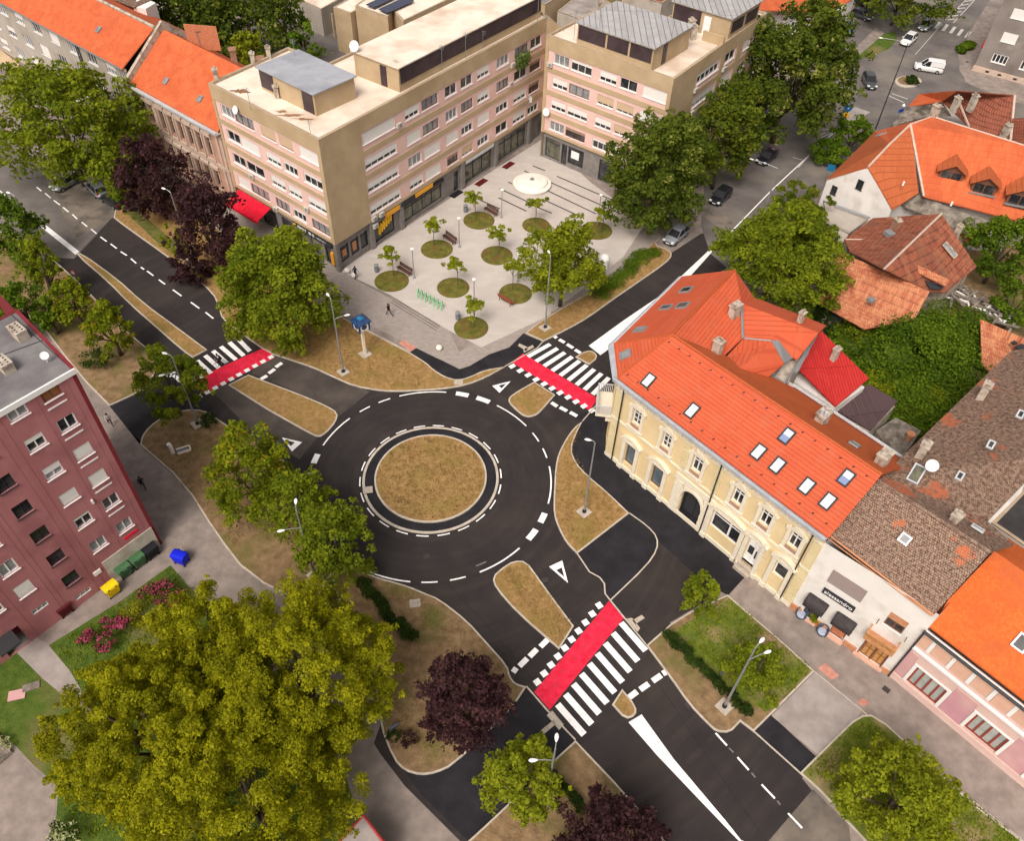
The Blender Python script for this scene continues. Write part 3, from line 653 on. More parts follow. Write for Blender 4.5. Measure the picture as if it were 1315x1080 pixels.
def part(root, name, m, fn, smooth=False, parent=None):
    mb = MB(root.location); fn(mb); mt = M[m] if isinstance(m, str) else [M[x] for x in m]
    groups = pieces(mb) if isinstance(m, str) and name not in WHOLE else [None]
    if 1 < len(groups) < 13:
        o = None
        for fl in groups:
            q = MB(root.location); ix = {}
            for k in fl:
                f = []
                for v in mb.f[k]:
                    if v not in ix: ix[v] = len(q.v); q.v.append(mb.v[v])
                    f.append(ix[v])
                if k in mb.fn: q.fn[len(q.f)] = mb.fn[k]
                q.f.append(f); q.mi.append(0)
            o2 = q.build(name, mt, parent or root, smooth); o = o or o2
        return o
    return mb.build(name, mt, parent or root, smooth)
WHOLE = {'handle', 'stone_trim', 'snow_hooks', 'roof_stain', 'boards', 'rubble', 'sign_lettering', 'ribs', 'body', 'roof', 'seat', 'backrest', 'earth_core', 'roof_seams', 'railing', 'balcony_plants', 'lid', 'cabin_glass', 'post_cap', 'dome', 'jet', 'basin', 'hood', 'entrance_arch', 'balcony_rail', 'pipe', 'bin_body', 'clock_box', 'cap', 'box', 'pot'}
def pieces(mb):
    """separate solids of a part: faces grouped by shared vertices, then by touching bounds"""
    par = list(range(len(mb.v)))
    def find(a):
        while par[a] != a: par[a] = par[par[a]]; a = par[a]
        return a
    for f in mb.f:
        r = find(f[0])
        for v in f[1:]: par[find(v)] = r
    comp = {}
    for i, f in enumerate(mb.f): comp.setdefault(find(f[0]), []).append(i)
    comps = list(comp.values())
    if len(comps) < 2 or len(comps) > 90: return [None]
    bb = []
    for c in comps:
        vs = [mb.v[v] for k in c for v in mb.f[k]]; bb.append([min(v[a] for v in vs)-.09 for a in range(3)]+[max(v[a] for v in vs)+.09 for a in range(3)])
    g = list(range(len(comps)))
    def fg(a):
        while g[a] != a: a = g[a]
        return a
    for i in range(len(comps)):
        for j in range(i):
            if all(bb[i][a] < bb[j][a+3] and bb[j][a] < bb[i][a+3] for a in range(3)): g[fg(i)] = fg(j)
    out = {}
    for i, c in enumerate(comps): out.setdefault(fg(i), []).extend(c)
    return list(out.values())
def plain_walls(root, pts, z0, z1, m, name='wall'):
    mb = MB(root.location)
    for i in range(len(pts)-1):
        a, b = pts[i], pts[i+1]; mb.add([(a[0], a[1], z0), (b[0], b[1], z0), (b[0], b[1], z1), (a[0], a[1], z1)], [(0, 1, 2, 3)])
    return mb.build(name, M[m], root)
def text_part(root, name, txt, F, u, z, width, d, m, hmax=None):
    cu = bpy.data.curves.new(name, 'FONT'); cu.body = txt; cu.size = 1; cu.extrude = .01; cu.align_x = 'LEFT'
    to = bpy.data.objects.new(name, cu); link(to); bpy.context.view_layer.update()
    me = bpy.data.meshes.new_from_object(to.evaluated_get(bpy.context.evaluated_depsgraph_get()))
    bpy.data.objects.remove(to)
    xs = [v.co.x for v in me.vertices]; ys = [v.co.y for v in me.vertices]; k = width/(max(xs)-min(xs)); ky = k if hmax is None else hmax/(max(ys)-min(ys))
    for v in me.vertices:
        x, y, zz = (v.co.x-min(xs))*k, (v.co.y-min(ys))*ky, v.co.z
        v.co = F.pt(u+x, d+zz, z+y)-Vector(root.location)
    me.materials.append(M[m]); o = bpy.data.objects.new(name, me); link(o); o.parent = root; return o
def roof(root, m, faces, t=.14, name='roof', **k):
    mb = MB(root.location)
    for f in faces: mb.slab([P(*q) if not isinstance(q, Vector) else q for q in f], t)
    return mb.build(name, M[m], root)
def chimney(root, x, y, h, tall, w=.6, l=.9, rz=0.6, m='chimney_plaster', roofo=None, cap='chimney_plaster'):
    p = P(x, y, h); mb = MB(root.location); mb.box((p.x, p.y, h-1+(tall+1)/2), w, l, tall+1, rot=rz); o = mb.build('chimney', M[m], roofo or root)
    c = MB(root.location); c.box((p.x, p.y, h+tall+.09), w+.16, l+.16, .14, rot=rz)
    X = Vector((math.cos(rz), math.sin(rz), 0)); Y = Vector((-X.y, X.x, 0))
    for s in (-1, 1): c.box(Vector((p.x, p.y, h+tall+.27))+Y*l*.3*s, w*.5, l*.25, .2, rot=rz)
    if roofo is None: c.build('chimney_cap', M[cap], o)
    else: c.build('chimney_cap', M[cap], root)
def skylight(root, x, y, p0, nrm, w, l, glass='glass_sky', rz=None, fm='metal_dark', shade=0):
    """roof window lying in the roof plane (p0, nrm) seen at survey point x, y; l runs up the slope"""
    r = ROT @ Vector(((x-657.5)/FOC, -(y-540)/FOC, -1)); O = Vector((0, 0, CAMH)); t = (Vector(p0)-O).dot(nrm)/r.dot(nrm); c = O+r*t
    X = Vector((-nrm.y, nrm.x, 0)).normalized(); Y = nrm.cross(X).normalized()
    mb = MB(root.location)
    for s in (-1, 1):
        mb.box(c+X*s*(w/2-.05)+nrm*.08, .12, l, .16, X=X, Y=Y, Z=nrm); mb.box(c+Y*s*(l/2-.06)+nrm*.08, w-.22, .12, .155, X=X, Y=Y, Z=nrm)
    f = mb.build('skylight', M[fm], root)
    g_ = MB(root.location); g_.box(c+nrm*.10, w-.2, l-.2, .03, X=X, Y=Y, Z=nrm); g_.build('pane', M[glass], f)
    if shade:
        g_ = MB(root.location); g_.box(c+nrm*.13-Y*(l-.2)*(.5-shade/2), w-.22, (l-.22)*shade, .02, X=X, Y=Y, Z=nrm); g_.build('blind', M['blind_blue'], f)
def pnorm(a, b, c):
    n = (Vector(b)-Vector(a)).cross(Vector(c)-Vector(a)).normalized(); return n if n.z > 0 else -n
def aircon(root, F, u, z, d=0.0):
    o = part(root, 'air_conditioner', 'aircon_white', lambda mb: F.box(mb, u-.38, u+.38, d+.08, d+.34, z, z+.52)); c = F.pt(u+.08, d+.345, z+.26)
    part(root, 'fan_grille', 'metal_grey', lambda mb: mb.tube(c, c+F.n*.02, .19, n=12), parent=o)
def dish(root, p, dirv, r=.45, m='sign_white'):
    dirv = Vector(dirv).normalized(); a = dirv.orthogonal().normalized(); b = dirv.cross(a); p = Vector(p); mb = MB(root.location); rings = []
    for k, (rr, dd) in enumerate([(0.02, -.12), (.5, -.09), (.8, -.04), (1, .0), (1.0, -.02), (.5, -.11), (.02, -.14)]):
        rings.append([p+a*math.cos(2*math.pi*i/14)*r*rr+b*math.sin(2*math.pi*i/14)*r*rr+dirv*dd*r*2 for i in range(14)])
    mb.loft(rings); mb.path([p-dirv*.1*r-b*r*.2, p+dirv*r*.9], .02); mb.path([p-dirv*.2*r, p-dirv*.35*r-Vector((0, 0, .6))], .03); mb.build('satellite_dish', M[m], root)
def aerial(root, p, h=2.5):
    mb = MB(root.location); p = Vector(p); mb.tube(p, p+Vector((0, 0, h)), .03, n=5)
    for k in range(4): mb.tube(p+Vector((-.4+.05*k, .15, h-.15*k-.1)), p+Vector((.4-.05*k, -.15, h-.15*k-.1)), .015, n=4)
    mb.build('aerial', M['metal_grey'], root)
mat('blind_blue', (0.20, 0.25, 0.42), rough=.8)

# ------------------------------------------------------------------ pink and tan apartment blocks
def bands(root, F, u0, u1, H=17.0, name='spandrel_band', zs=(3.95, 6.42, 9.42, 12.42), top=True):
    def f(mb):
        for z in zs: F.box(mb, u0, u1, .0, .07, z, z+.62 if z > 4 else z+.35)
        if top: F.box(mb, u0, u1, .0, .08, 15.25, H+.02)
    part(root, name, 'wall_tan', f)
FLO = [4.65, 7.65, 10.65, 13.75]
def winrow(root, F, cols, spec, rr):
    """spec[row] list of codes per column"""
    holes = []
    for r_, codes in enumerate(spec):
        for c, code in zip(cols, codes):
            if code == '-': continue
            z0 = FLO[r_]; holes.append((c[0], c[1], z0, z0+1.3, code))
    return holes
CODES = {  # n panes, shutter, frame, shutter material, glass
    'W': (3, 1.0, 'white_frame', 'shutter_white', 'glass_dark'), 'w': (3, .6, 'white_frame', 'shutter_white', 'glass_dark'), 'v': (3, .25, 'white_frame', 'shutter_white', 'glass_dark'),
    'g': (2, 0, 'white_frame', 'shutter_white', 'glass_dark'), 'l': (3, 0, 'white_frame', 'shutter_white', 'glass_light'), 'b': (3, 0, 'brown_frame', 'shutter_brown', 'glass_light'),
    'B': (3, .9, 'brown_frame', 'shutter_beige', 'glass_dark'), 's': (3, .75, 'white_frame', 'shutter_beige', 'glass_dark'), 'd': (3, .3, 'brown_frame', 'shutter_brown', 'glass_dark')}
def put(root, F, holes):
    for h in holes:
        n, s, fm, sm, gl = CODES[h[4]]
        if h[1]-h[0] > 4: n = 5
        window(root, F, h, n, s, fm, sm, gl)
A_ = P(268, 106, 17); B_ = P(409, 179, 17); C_ = P(702, 21, 17)
blockA = thing('apartment_block', (B_.x, B_.y, 0), 'long tan and pink apartment block with bread poster and red awning beside the plaza', 'apartment block', 'tan and pink apartment blocks round the plaza')
PF = Fac(A_, B_); PL = Fac(B_, C_)
spec = [['W', 'b', 'b', 'v', 'b'], ['v', 'g', 'w', 'w', 'w'], ['g', 'w', 'w', 'v', 'w'], ['l', 'b', 'B', 'B', 'W']]
spec = [['W', 'b', 'b', 'v', 'b'], ['g', 'g', 'w', 'w', 'w'], ['g', 'W', 'w', 'v', 'v'], ['l', 'b', 'B', 'B', 'W']]
cols = [(1.3, 3.7), (3.85, 7.2), (8.5, 11.0), (11.6, 13.9), (15.0, 18.05)]
h1 = winrow(blockA, PF, cols, spec, 0)
wall(blockA, PF, 0, PF.L, 3.9, 17, h1, 'wall_pink'); put(blockA, PF, h1)
part(blockA, 'corner_strip', 'wall_tan', lambda mb: (PF.box(mb, 0, .45, 0, .09, 3.9, 17.03), PF.box(mb, 18.15, PF.L+.09, 0, .09, 3.9, 17.03)))
bands(blockA, PF, .45, 18.15)
cl = [(6.15, 11.4), (13.2, 15.6), (16.1, 19.0), (20.4, 22.6), (23.4, 25.7), (26.7, 29.1), (30.7, 33.3), (34.6, 37.5), (38.1, 40.6)]
specL = [['w', 'w', 'W', 'd', 's', 'v', 'g', 'w', 'v'], ['w', 'l', 'W', 'W', 'v', 'W', 'v', 'w', 'd'], ['w', 'W', 'b', 'l', 'b', 'w', 'b', 'g', 'd'], ['W', 'w', 'b', 'g', 'g', 'w', 'l', 'b', 'g']]
h2 = winrow(blockA, PL, cl, specL, 0)
wall(blockA, PL, 0, PL.L, 3.9, 17, h2, 'wall_pink'); put(blockA, PL, h2)
part(blockA, 'blank_corner_wall', 'wall_tan', lambda mb: PL.box(mb, .0, 5.9, 0, .09, 3.9, 17.03))
bands(blockA, PL, 5.9, PL.L)
D_ = P(370, 60, 17); E_ = P(422, 80, 17); C2 = P(724, 37, 17)
Cb = PL.pt(PL.L+6, -12, 0)
plain_walls(blockA, [C_, C2], 3.9, 17, 'wall_tan'); plain_walls(blockA, [Cb, PL.pt(13.5, -12, 0), E_, D_, A_], 0, 17, 'wall_tan')
foot = [(A_.x, A_.y), (B_.x, B_.y), (C_.x, C_.y), (C2.x, C2.y), (Cb.x, Cb.y), (PL.pt(13.5, -12, 0).x, PL.pt(13.5, -12, 0).y), (D_.x, D_.y)]
def roofdeck(root, foot, z, m='flat_roof_cream'):
    part(root, 'roof_deck', m, lambda mb: mb.sheet(foot, z-.28))
    def f(mb):
        p = ccw(foot); q = inset(p, .28); n = len(p)
        for i in range(n):
            j = (i+1) % n
            mb.add([(*p[i], z+.03), (*p[j], z+.03), (*q[j], z+.03), (*q[i], z+.03)], [(0, 1, 2, 3)]); mb.add([(*q[i], z+.03), (*q[j], z+.03), (*q[j], z-.3), (*q[i], z-.3)], [(0, 1, 2, 3)])
    part(root, 'parapet', 'parapet_cap', f)
mat('parapet_cap', (0.34, 0.26, 0.18), (0.42, 0.33, 0.25), scale=1.5, rough=.9)
roofdeck(blockA, [(p[0], p[1]) for p in foot], 17)
# ground floor shops, set back under the upper floors
def shopfront(root, F, u0, u1, items, z1=3.9, back=-.5):
    wall(root, F, u0, u1, 0, z1, [(a, b, c, e) for a, b, c, e, _ in items], 'stone_grey', 'ground_floor_wall', depth=.2, d=back)
    for a, b, c, e, st in items:
        window(root, F, (a, b, c, e), max(1, int((b-a)/1.6)), 0, 'metal_dark', glass='glass_dark' if st == 'd' else 'glass_shop', rec=.15, lw=.09, sill=False, transom=.78, name='shop_window', d=back)
mat('glass_shop', (0.05, 0.055, 0.05), (0.16, 0.15, 0.10), scale=1.1, rough=.1, spec=.6)
shopfront(blockA, PF, .5, PF.L-.5, [(1, 3.6, .1, 2.9, 'd'), (4.2, 7.2, .3, 2.9, 'd'), (8.2, 10.2, .1, 3.0, 'd'), (11.2, 15.7, .35, 2.9, 's'), (16.0, 17.2, .1, 2.9, 'd')], back=-.4)
shopfront(blockA, PL, .4, PL.L, [(.9, 2.3, .7, 2.9, 'd'), (2.6, 4.0, .7, 2.9, 'd'), (4.3, 5.6, .7, 2.9, 'd'), (6.4, 10.3, .3, 2.9, 'd'), (12.0, 19.5, .5, 2.7, 's'), (22, 23, .1, 3.0, 'd'), (24.3, 30.2, .2, 3.2, 's'), (31.8, 38.3, .2, 3.2, 's')], back=-.35)
part(blockA, 'pillar', 'stone_grey', lambda mb: [PL.box(mb, u, u+.6, -.5, .06, 0, 3.9) for u in (5.75, 11.1, 23.3, 30.7, 38.6)] and PL.box(mb, 0, .45, -.4, .08, 0, 3.9))
part(blockA, 'underside', 'wall_tan', lambda mb: (PL.box(mb, .45, PL.L, -.36, -.02, 3.8, 3.9), PF.box(mb, .45, PF.L-.45, -.42, -.02, 3.8, 3.9)))
def pm_(F, u0, u1, z0, z1, m, name, d0=.03, d1=.14, root=blockA): return part(root, name, m, lambda mb: F.box(mb, u0, u1, d0, d1, z0, z1))
pm_(PF, 11.0, 17.9, 3.0, 3.65, 'shop_dark', 'shop_sign', -.3, -.02)
def marks(root, F, u0, u1, z0, z1, n, d, m='sign_white', name='sign_lettering', seed=3):
    rr = random.Random(seed)
    def f(mb):
        w = (u1-u0)/n
        for i in range(n):
            if rr.random() < .12: continue
            a = u0+w*i
            F.box(mb, a, a+w*.22, d, d+.02, z0, z1)
            if rr.random() < .7: F.box(mb, a+w*.25, a+w*.7, d, d+.02, z1-(z1-z0)*.2, z1)
            if rr.random() < .5: F.box(mb, a+w*.25, a+w*.7, d, d+.02, z0+(z1-z0)*.4, z0+(z1-z0)*.58)
            if rr.random() < .5: F.box(mb, a+w*.55, a+w*.77, d, d+.02, z0, z0+(z1-z0)*.5 if rr.random() < .5 else z1)
    return part(root, name, m, f)
marks(blockA, PF, 11.9, 14.9, 3.15, 3.52, 9, -.015); marks(blockA, PF, 15.2, 17.0, 3.2, 3.42, 8, -.015, 'metal_light', seed=5)
part(blockA, 'shop_sign', 'sign_orange', lambda mb: (PF.box(mb, 11.15, 11.6, -.01, .04, 3.1, 3.6), PF.box(mb, 17.3, 17.8, -.35, -.1, .5, 2.2), PL.box(mb, 8.4, 11.0, .02, .12, 3.2, 3.75), PL.box(mb, 14.0, 17.3, .02, .12, 3.3, 3.8)))
part(blockA, 'shop_sign', 'shop_dark', lambda mb: (PL.box(mb, 11.3, 13.8, .0, .10, 3.25, 3.85), PL.box(mb, 11.8, 19.7, -.3, -.05, 2.9, 3.3)))
part(blockA, 'bread_poster', 'sign_yellow', lambda mb: [mb.lathe(PL.pt(7.6+.42*i, -.42, 1.0+.18*i), [(.02, 0), (.16, .1), (.2, .6), (.18, 1.2), (.02, 1.35)], 8, .6) for i in range(6)])
part(blockA, 'window_poster', 'terracotta', lambda mb: (PL.box(mb, 1.25, 1.95, -.5, -.46, 1.3, 2.2), PL.box(mb, 3.0, 3.6, -.5, -.46, 1.2, 2.4)))
part(blockA, 'light_sign_band', 'metal_light', lambda mb: PL.box(mb, 24.2, 30.3, -.02, .05, 3.35, 3.8))
def awn(mb):
    for i in range(2):
        u0, u1 = .9+3.1*i, 3.95+3.1*i
        mb.slab([PF.pt(u0, 0.05, 3.75), PF.pt(u1, .05, 3.75), PF.pt(u1, 2.3, 2.9), PF.pt(u0, 2.3, 2.9)], .05)
        PF.box(mb, u0, u1, 2.28, 2.32, 2.55, 2.9)
part(blockA, 'awning', 'awning_red', awn)
for (F, u, z) in [(PF, 4.7, 6.9), (PF, 14.6, 6.75), (PF, 8.3, 4.0), (PL, 11.9, 13.6), (PL, 6.4, 3.95), (PL, 7.7, 3.9), (PL, 6.5, 2.9), (PL, 33.9, 13.0), (PL, 33.6, 10.6)]: aircon(blockA, F, u, z)
dish(blockA, PL.pt(37.9, .5, 7.3), PL.n+PL.u*.3+Vector((0, 0, .4)), .5)
dish(blockA, PF.pt(4.8, .4, 15.6), PF.n+Vector((0, 0, .5)), .45); dish(blockA, P(455, 62, 20)+Vector((0, 0, .3)), (-.4, -1, .5), .6)
def leafy(mb):
    for i in range(420):
        c = PL.pt(R.uniform(34.5, 37.6), R.uniform(.0, .7), R.uniform(12.2, 14.3)); mb.box(c, .22, .14, .01, X=(R.random()-.5, R.random()-.5, R.random()-.5), Z=(R.random()-.5, R.random()-.5, R.random()+.2))
mat('plant_green', (0.05, 0.10, 0.015), (0.12, 0.17, 0.03), scale=4, rough=.8)
part(blockA, 'balcony_plants', 'plant_green', leafy)
# penthouses
def penthouse(root, F, u0, u1, d0, d1, z0, z1, mroof, glaz=(), mw='wall_tan', over=.25, name='penthouse'):
    w = part(root, name, mw, lambda mb: mb.prism([F.pt(u, d, 0)[:2] for u, d in ((u0, d0), (u1, d0), (u1, d1), (u0, d1))], z0, z1))
    part(root, 'penthouse_roof', mroof, lambda mb: mb.prism([F.pt(u, d, 0)[:2] for u, d in ((u0-over, d0+over), (u1+over, d0+over), (u1+over, d1-over), (u0-over, d1-over))], z1, z1+.14, True), parent=w)
    for g in glaz: part(root, 'glazing', 'dark_band', lambda mb: F.box(mb, g[0], g[1], d0+.01, d0+.07, g[2], g[3]), parent=w)
    return w
ZD = 16.72
w1 = penthouse(blockA, PF, 5.0, 14.3, -3.5, -9.2, ZD, 19.15, 'roof_sheet_blue', [(5.1, 7.4, ZD+.35, 19.0), (12.3, 14.0, ZD+.1, 19.1)])
w2 = penthouse(blockA, PL, 13.6, 41.5, -.9, -7.7, ZD, 19.5, 'flat_roof_cream', [(13.8, 41.3, ZD+.9, 19.35)])
part(blockA, 'penthouse_door', 'dark_band', lambda mb: mb.box(PL.pt(13.55, -3.2, 0)+Vector((0, 0, 18.0)), .9, .08, 2.3, X=PL.n, Y=-PL.u), parent=w2)
for (x, y, z) in [(275, 96, 17), (322, 75, 17), (342, 67, 17), (462, 84, 17), (470, 90, 17), (352, 118, 17)]:
    chimney(blockA, x+4, y+8, 16.7, 1.3, .5, .5, .3)
part(blockA, 'roof_stain', 'stain', lambda mb: [mb.sheet([(p.x+R.uniform(.2, .9)*sx*math.cos(t)*1.2, p.y+R.uniform(.15, .35)*sy*math.sin(t)) for t in [i*.42 for i in range(15)]], 16.73) for (p, sx, sy) in [(P(374, 148, 16.7), 2.2, 1.2), (P(390, 153, 16.7), 1.6, 1.0), (P(308, 117, 16.7), 1.4, 2), (P(362, 143, 16.72), .9, 1.2)]])
for x, y, h in [(323, 142, 2.6), (383, 97, 4.2), (399, 172, 1.6), (598, 75, 3.2), (511, 110, 3), (568, 90, 3), (690, 35, 4), (673, 20, 4), (620, 60, 2)]: aerial(blockA, P(x, y, 17), h)

blockB = thing('apartment_block', (P(703, 44, 17).x, P(703, 44, 17).y, 0), 'shorter tan and pink apartment block with striped metal penthouse roof behind the broad trees', 'apartment block', 'tan and pink apartment blocks round the plaza')
MF = Fac(P(703, 44, 17), P(865, 101, 17)); MS = Fac(P(865, 101, 17), P(985, 16, 17))
cm = [(1.25, 3.65), (3.95, 7.15), (8.4, 10.9), (11.4, 13.9), (14.8, 18.1)]
sm_ = [['l', 'd', 'v', 'w', 'W'], ['w', 'w', 'w', 's', 'W'], ['w', 'b', 's', 's', 'W'], ['l', 'v', 'w', 'g', 'W']]
h3 = winrow(blockB, MF, cm, sm_, 0); wall(blockB, MF, 0, MF.L, 3.9, 17, h3, 'wall_pink'); put(blockB, MF, h3)
part(blockB, 'corner_strip', 'wall_tan', lambda mb: (MF.box(mb, -.09, .4, 0, .09, 3.9, 17.03), MF.box(mb, 18.2, MF.L+.09, 0, .09, 3.9, 17.03)))
bands(blockB, MF, .4, 18.2)
h4 = winrow(blockB, MS, [(6.9, 12.9), (14.6, 17.6), (20.2, 22), (23.4, 25.2)], [['w', 'w', 'g', 'g'], ['w', 'w', 'g', 'g'], ['w', 'W', 'g', 'g'], ['v', 'g', 'W', 'g']], 0)
wall(blockB, MS, 0, MS.L, 0, 17, h4, 'wall_pink'); put(blockB, MS, h4)
part(blockB, 'blank_corner_wall', 'wall_tan', lambda mb: MS.box(mb, 0, 6.5, 0, .09, 0, 17.03)); bands(blockB, MS, 6.5, MS.L)
part(blockB, 'side_panel', 'wall_tan', lambda mb: (MS.box(mb, 13.1, 14.4, 0, .065, 4, 15.3), MS.box(mb, 18.0, 19.6, 0, .065, 4, 15.3)))
m1, m2, m3, m4 = MF.pt(0, 0, 0), MF.pt(MF.L, 0, 0), MS.pt(MS.L, 0, 0), MF.pt(0, -26.4, 0)
m5, m6 = MF.pt(0, -6, 0), MF.pt(8.5, -26.4, 0)
m7 = MF.pt(8.5, -11, 0); m8 = MF.pt(0, -11, 0)
plain_walls(blockB, [m3, m6, m7, m8, m1], 0, 17, 'wall_tan')
roofdeck(blockB, [(m.x, m.y) for m in (m1, m2, m3, m6, m7, m8)], 17)
shopfront(blockB, MF, .2, MF.L, [(.6, 3.1, .35, 3.2, 's'), (3.4, 4.3, .2, 3.2, 'd'), (4.5, 7.1, .7, 3.2, 'd'), (9.7, 11.4, .1, 3.2, 'd'), (12.5, 17.5, .3, 3.2, 's')], back=-.25)
pm_(MF, 5.0, 6.3, 1.6, 2.7, 'sign_white', 'window_poster', -.33, -.30, blockB)
q1 = penthouse(blockB, MF, 4.3, 15.3, -.3, -9.0, ZD, 19.5, 'roof_seam', [(4.5, 8.5, 17.7, 19.3), (8.8, 11.8, 17.7, 19.3), (12.1, 15.1, 17.7, 19.3)])
part(blockB, 'penthouse_door', 'dark_band', lambda mb: mb.box(MF.pt(15.33, -3.0, 18.1), .9, .08, 2.4, X=MF.n, Y=MF.u), parent=q1)
q2 = penthouse(blockB, MF, 9.6, 18.0, -14.4, -22.5, ZD, 19.5, 'roof_seam', [(9.8, 13.8, 17.2, 19.3)])
part(blockB, 'penthouse_door', 'white_frame', lambda mb: MF.box(mb, 14.3, 15.3, -14.38, -14.3, ZD, 19.0), parent=q2)
part(blockB, 'glazing', 'dark_band', lambda mb: (mb.box(MF.pt(18.03, -16.5, 18.3), 3.2, .08, 1.4, X=MF.n, Y=MF.u), mb.box(MF.pt(18.03, -20.4, 18.3), 3.2, .08, 1.4, X=MF.n, Y=MF.u)), parent=q2)
part(blockB, 'roof_divider_wall', 'wall_tan', lambda mb: MF.box(mb, 15.3, 18.3, -12.9, -12.6, ZD, 17.9))
for (F, u, z) in [(MF, .8, 13.2), (MS, 6.7, 13.0), (MS, 7.0, 9.9), (MS, 14.5, 13)]: aircon(blockB, F, u, z)
dish(blockB, MF.pt(.9, .5, 7.2), MF.n+Vector((0, 0, .3)), .55)
for x, y, h in [(737, 50, 3.6), (767, 60, 4.4), (858, 75, 4.4), (905, 30, 5), (700, 50, 3.0)]: aerial(blockB, P(x, y, 17), h)
for x, y in [(889, 50), (886, 42), (771, 12)]: chimney(blockB, x, y, 16.7, 1.6, .7, .7, .3)

# ------------------------------------------------------------------ low buildings behind
ann = thing('service_building', (P(470, 90, 0).x, P(470, 90, 0).y, 0), 'low beige flat roofed annexe with dark solar panels behind the long apartment block', 'building')
def lowblk(root, pts, z, mw='wall_tan', mr='flat_roof_cream', name='wall'):
    p = [P(x, y, z) for x, y in pts]; p2 = [(q.x, q.y) for q in p]
    part(root, name, mw, lambda mb: mb.prism(p2, 0, z-.02)); part(root, 'roof', mr, lambda mb: mb.sheet(ccw(p2), z+.02))
    part(root, 'parapet', 'parapet_cap', lambda mb: [mb.add([(*a, z+.1), (*b, z+.1), (*d, z+.1), (*c, z+.1)], [(0, 1, 2, 3)]) for a, b, c, d in [(ccw(p2)[i], ccw(p2)[(i+1) % len(p2)], inset(ccw(p2), .3)[i], inset(ccw(p2), .3)[(i+1) % len(p2)]) for i in range(len(p2))]])
lowblk(ann, [(456, 7), (498, 22), (504, 12), (518, 27), (720, -70), (620, -110)], 8)
lowblk(ann, [(428, 9), (450, 17), (500, -8), (480, -20)], 7)
part(ann, 'solar_panel', 'solar', lambda mb: [mb.slab([P(x, y, 8.5) for x, y in q], .1) for q in ([(470, 5), (480, 9), (520, -10), (510, -14)], [(486, 11), (497, 16), (532, 0), (520, -5)])])
part(ann, 'cladding_band', 'grey_render', lambda mb: mb.slab([P(457, 22, 5.5), P(497, 36, 5.5), P(497, 38, 5.2), P(457, 24, 5.2)], 2))
bk = thing('service_building', (P(400, 5, 0).x, P(400, 5, 0).y, 0), 'grey garage range with beige posts beyond the dark courtyard trees', 'building')
lowblk(bk, [(360, -12), (412, 12), (445, -6), (400, -40)], 4.5, 'grey_render')
part(bk, 'post', 'wall_tan', lambda mb: [mb.tube(P(x, y, 0), P(x, y, 0)+Vector((0, 0, 4)), .15) for x, y in ((418, 42), (430, 48), (395, 30))])
sheet('back_courtyard', [(320, 90), (300, -60), (560, -60), (480, 120), (430, 110)], .012, 'asphalt_old')
sheet('back_courtyard', [(700, 40), (660, -80), (900, -80), (960, 10), (760, 40)], .014, 'dirt')
lowb = thing('service_building', (P(740, 5, 0).x, P(740, 5, 0).y, 0), 'low grey and concrete roofed sheds in the yard between the two tan blocks', 'building')
lowblk(lowb, [(716, 14), (748, 26), (785, 4), (752, -14)], 3.2, 'grey_render', 'concrete_slab'); lowblk(lowb, [(660, -10), (700, 6), (760, -30), (700, -60)], 4.5, 'wall_tan', 'flat_roof_grey'); lowblk(lowb, [(800, -10), (850, 4), (900, -30), (840, -50)], 4.0, 'grey_render', 'roof_old_red')

# ------------------------------------------------------------------ ornate house and long grey house, upper left
orn = thing('ornate_house', (A_.x, A_.y, 0), 'old salmon townhouse with carved window surrounds and orange roof next to the tan block', 'house')
NE_ = PF.n; zE = 11.6
cols = [-17.7, -16.1, -13.7, -11.75, -9.8, -7.85, -5.9, -3.95]
hol = [(u, u+1.0, 6.6, 9.2) for u in cols]+[(u, u+1.0, 2.4, 4.7) for u in cols if u > -15]
wall(orn, PF, -18.4, -.02, 0, 11.0, hol, 'ornate_pink', depth=.25)
for h in hol:
    window(orn, PF, h, 2, 0, 'shutter_brown', glass='glass_dark', rec=.2, lw=.06, sill=False, transom=.7)
def orntrim(mb):
    for h in hol:
        PF.box(mb, h[0]-.28, h[0]-.04, .0, .13, h[2]-.3, h[3]+.2); PF.box(mb, h[1]+.04, h[1]+.28, .0, .13, h[2]-.3, h[3]+.2); PF.box(mb, h[0]-.4, h[1]+.4, 0, .28, h[3]+.2, h[3]+.42)
        mb.slab([PF.pt(h[0]-.35, .0, h[3]+.85), PF.pt(h[1]+.35, 0, h[3]+.85), PF.pt(h[1]+.35, .25, h[3]+.6), PF.pt(h[0]-.35, .25, h[3]+.6)], .2)
        PF.box(mb, h[0]-.3, h[1]+.3, 0, .2, h[2]-.5, h[2]-.3)
    for z in (5.55, 5.85, .9, 10.2): PF.box(mb, -18.4, -.1, 0, .18, z, z+.16)
    for u in (-18.3, -14.75, -1.6, -.7): PF.box(mb, u, u+.45, 0, .14, 0, 10.2)
    for i in range(22): PF.box(mb, -18.2+i*.82, -18.0+i*.82, 0, .3, 10.4, 10.75)
part(orn, 'stone_trim', 'ornate_trim', orntrim)
part(orn, 'gutter', 'metal_light', lambda mb: (PF.box(mb, -18.9, -.05, .02, .85, 10.8, 11.0), PF.box(mb, -18.9, -.05, .6, .9, 11.0, 11.12)))
ra = [PF.pt(-18.3, .35, 11.2), PF.pt(-.1, .35, 11.2), PF.pt(-.1, -6.1, 16), PF.pt(-18.3, -6.1, 16)]
part(orn, 'roof', 'roof_orange_smooth', lambda mb: (mb.slab(ra, .15), mb.slab([ra[3], ra[2], PF.pt(-.1, -12.5, 11.4), PF.pt(-18.3, -12.5, 11.4)], .15)))
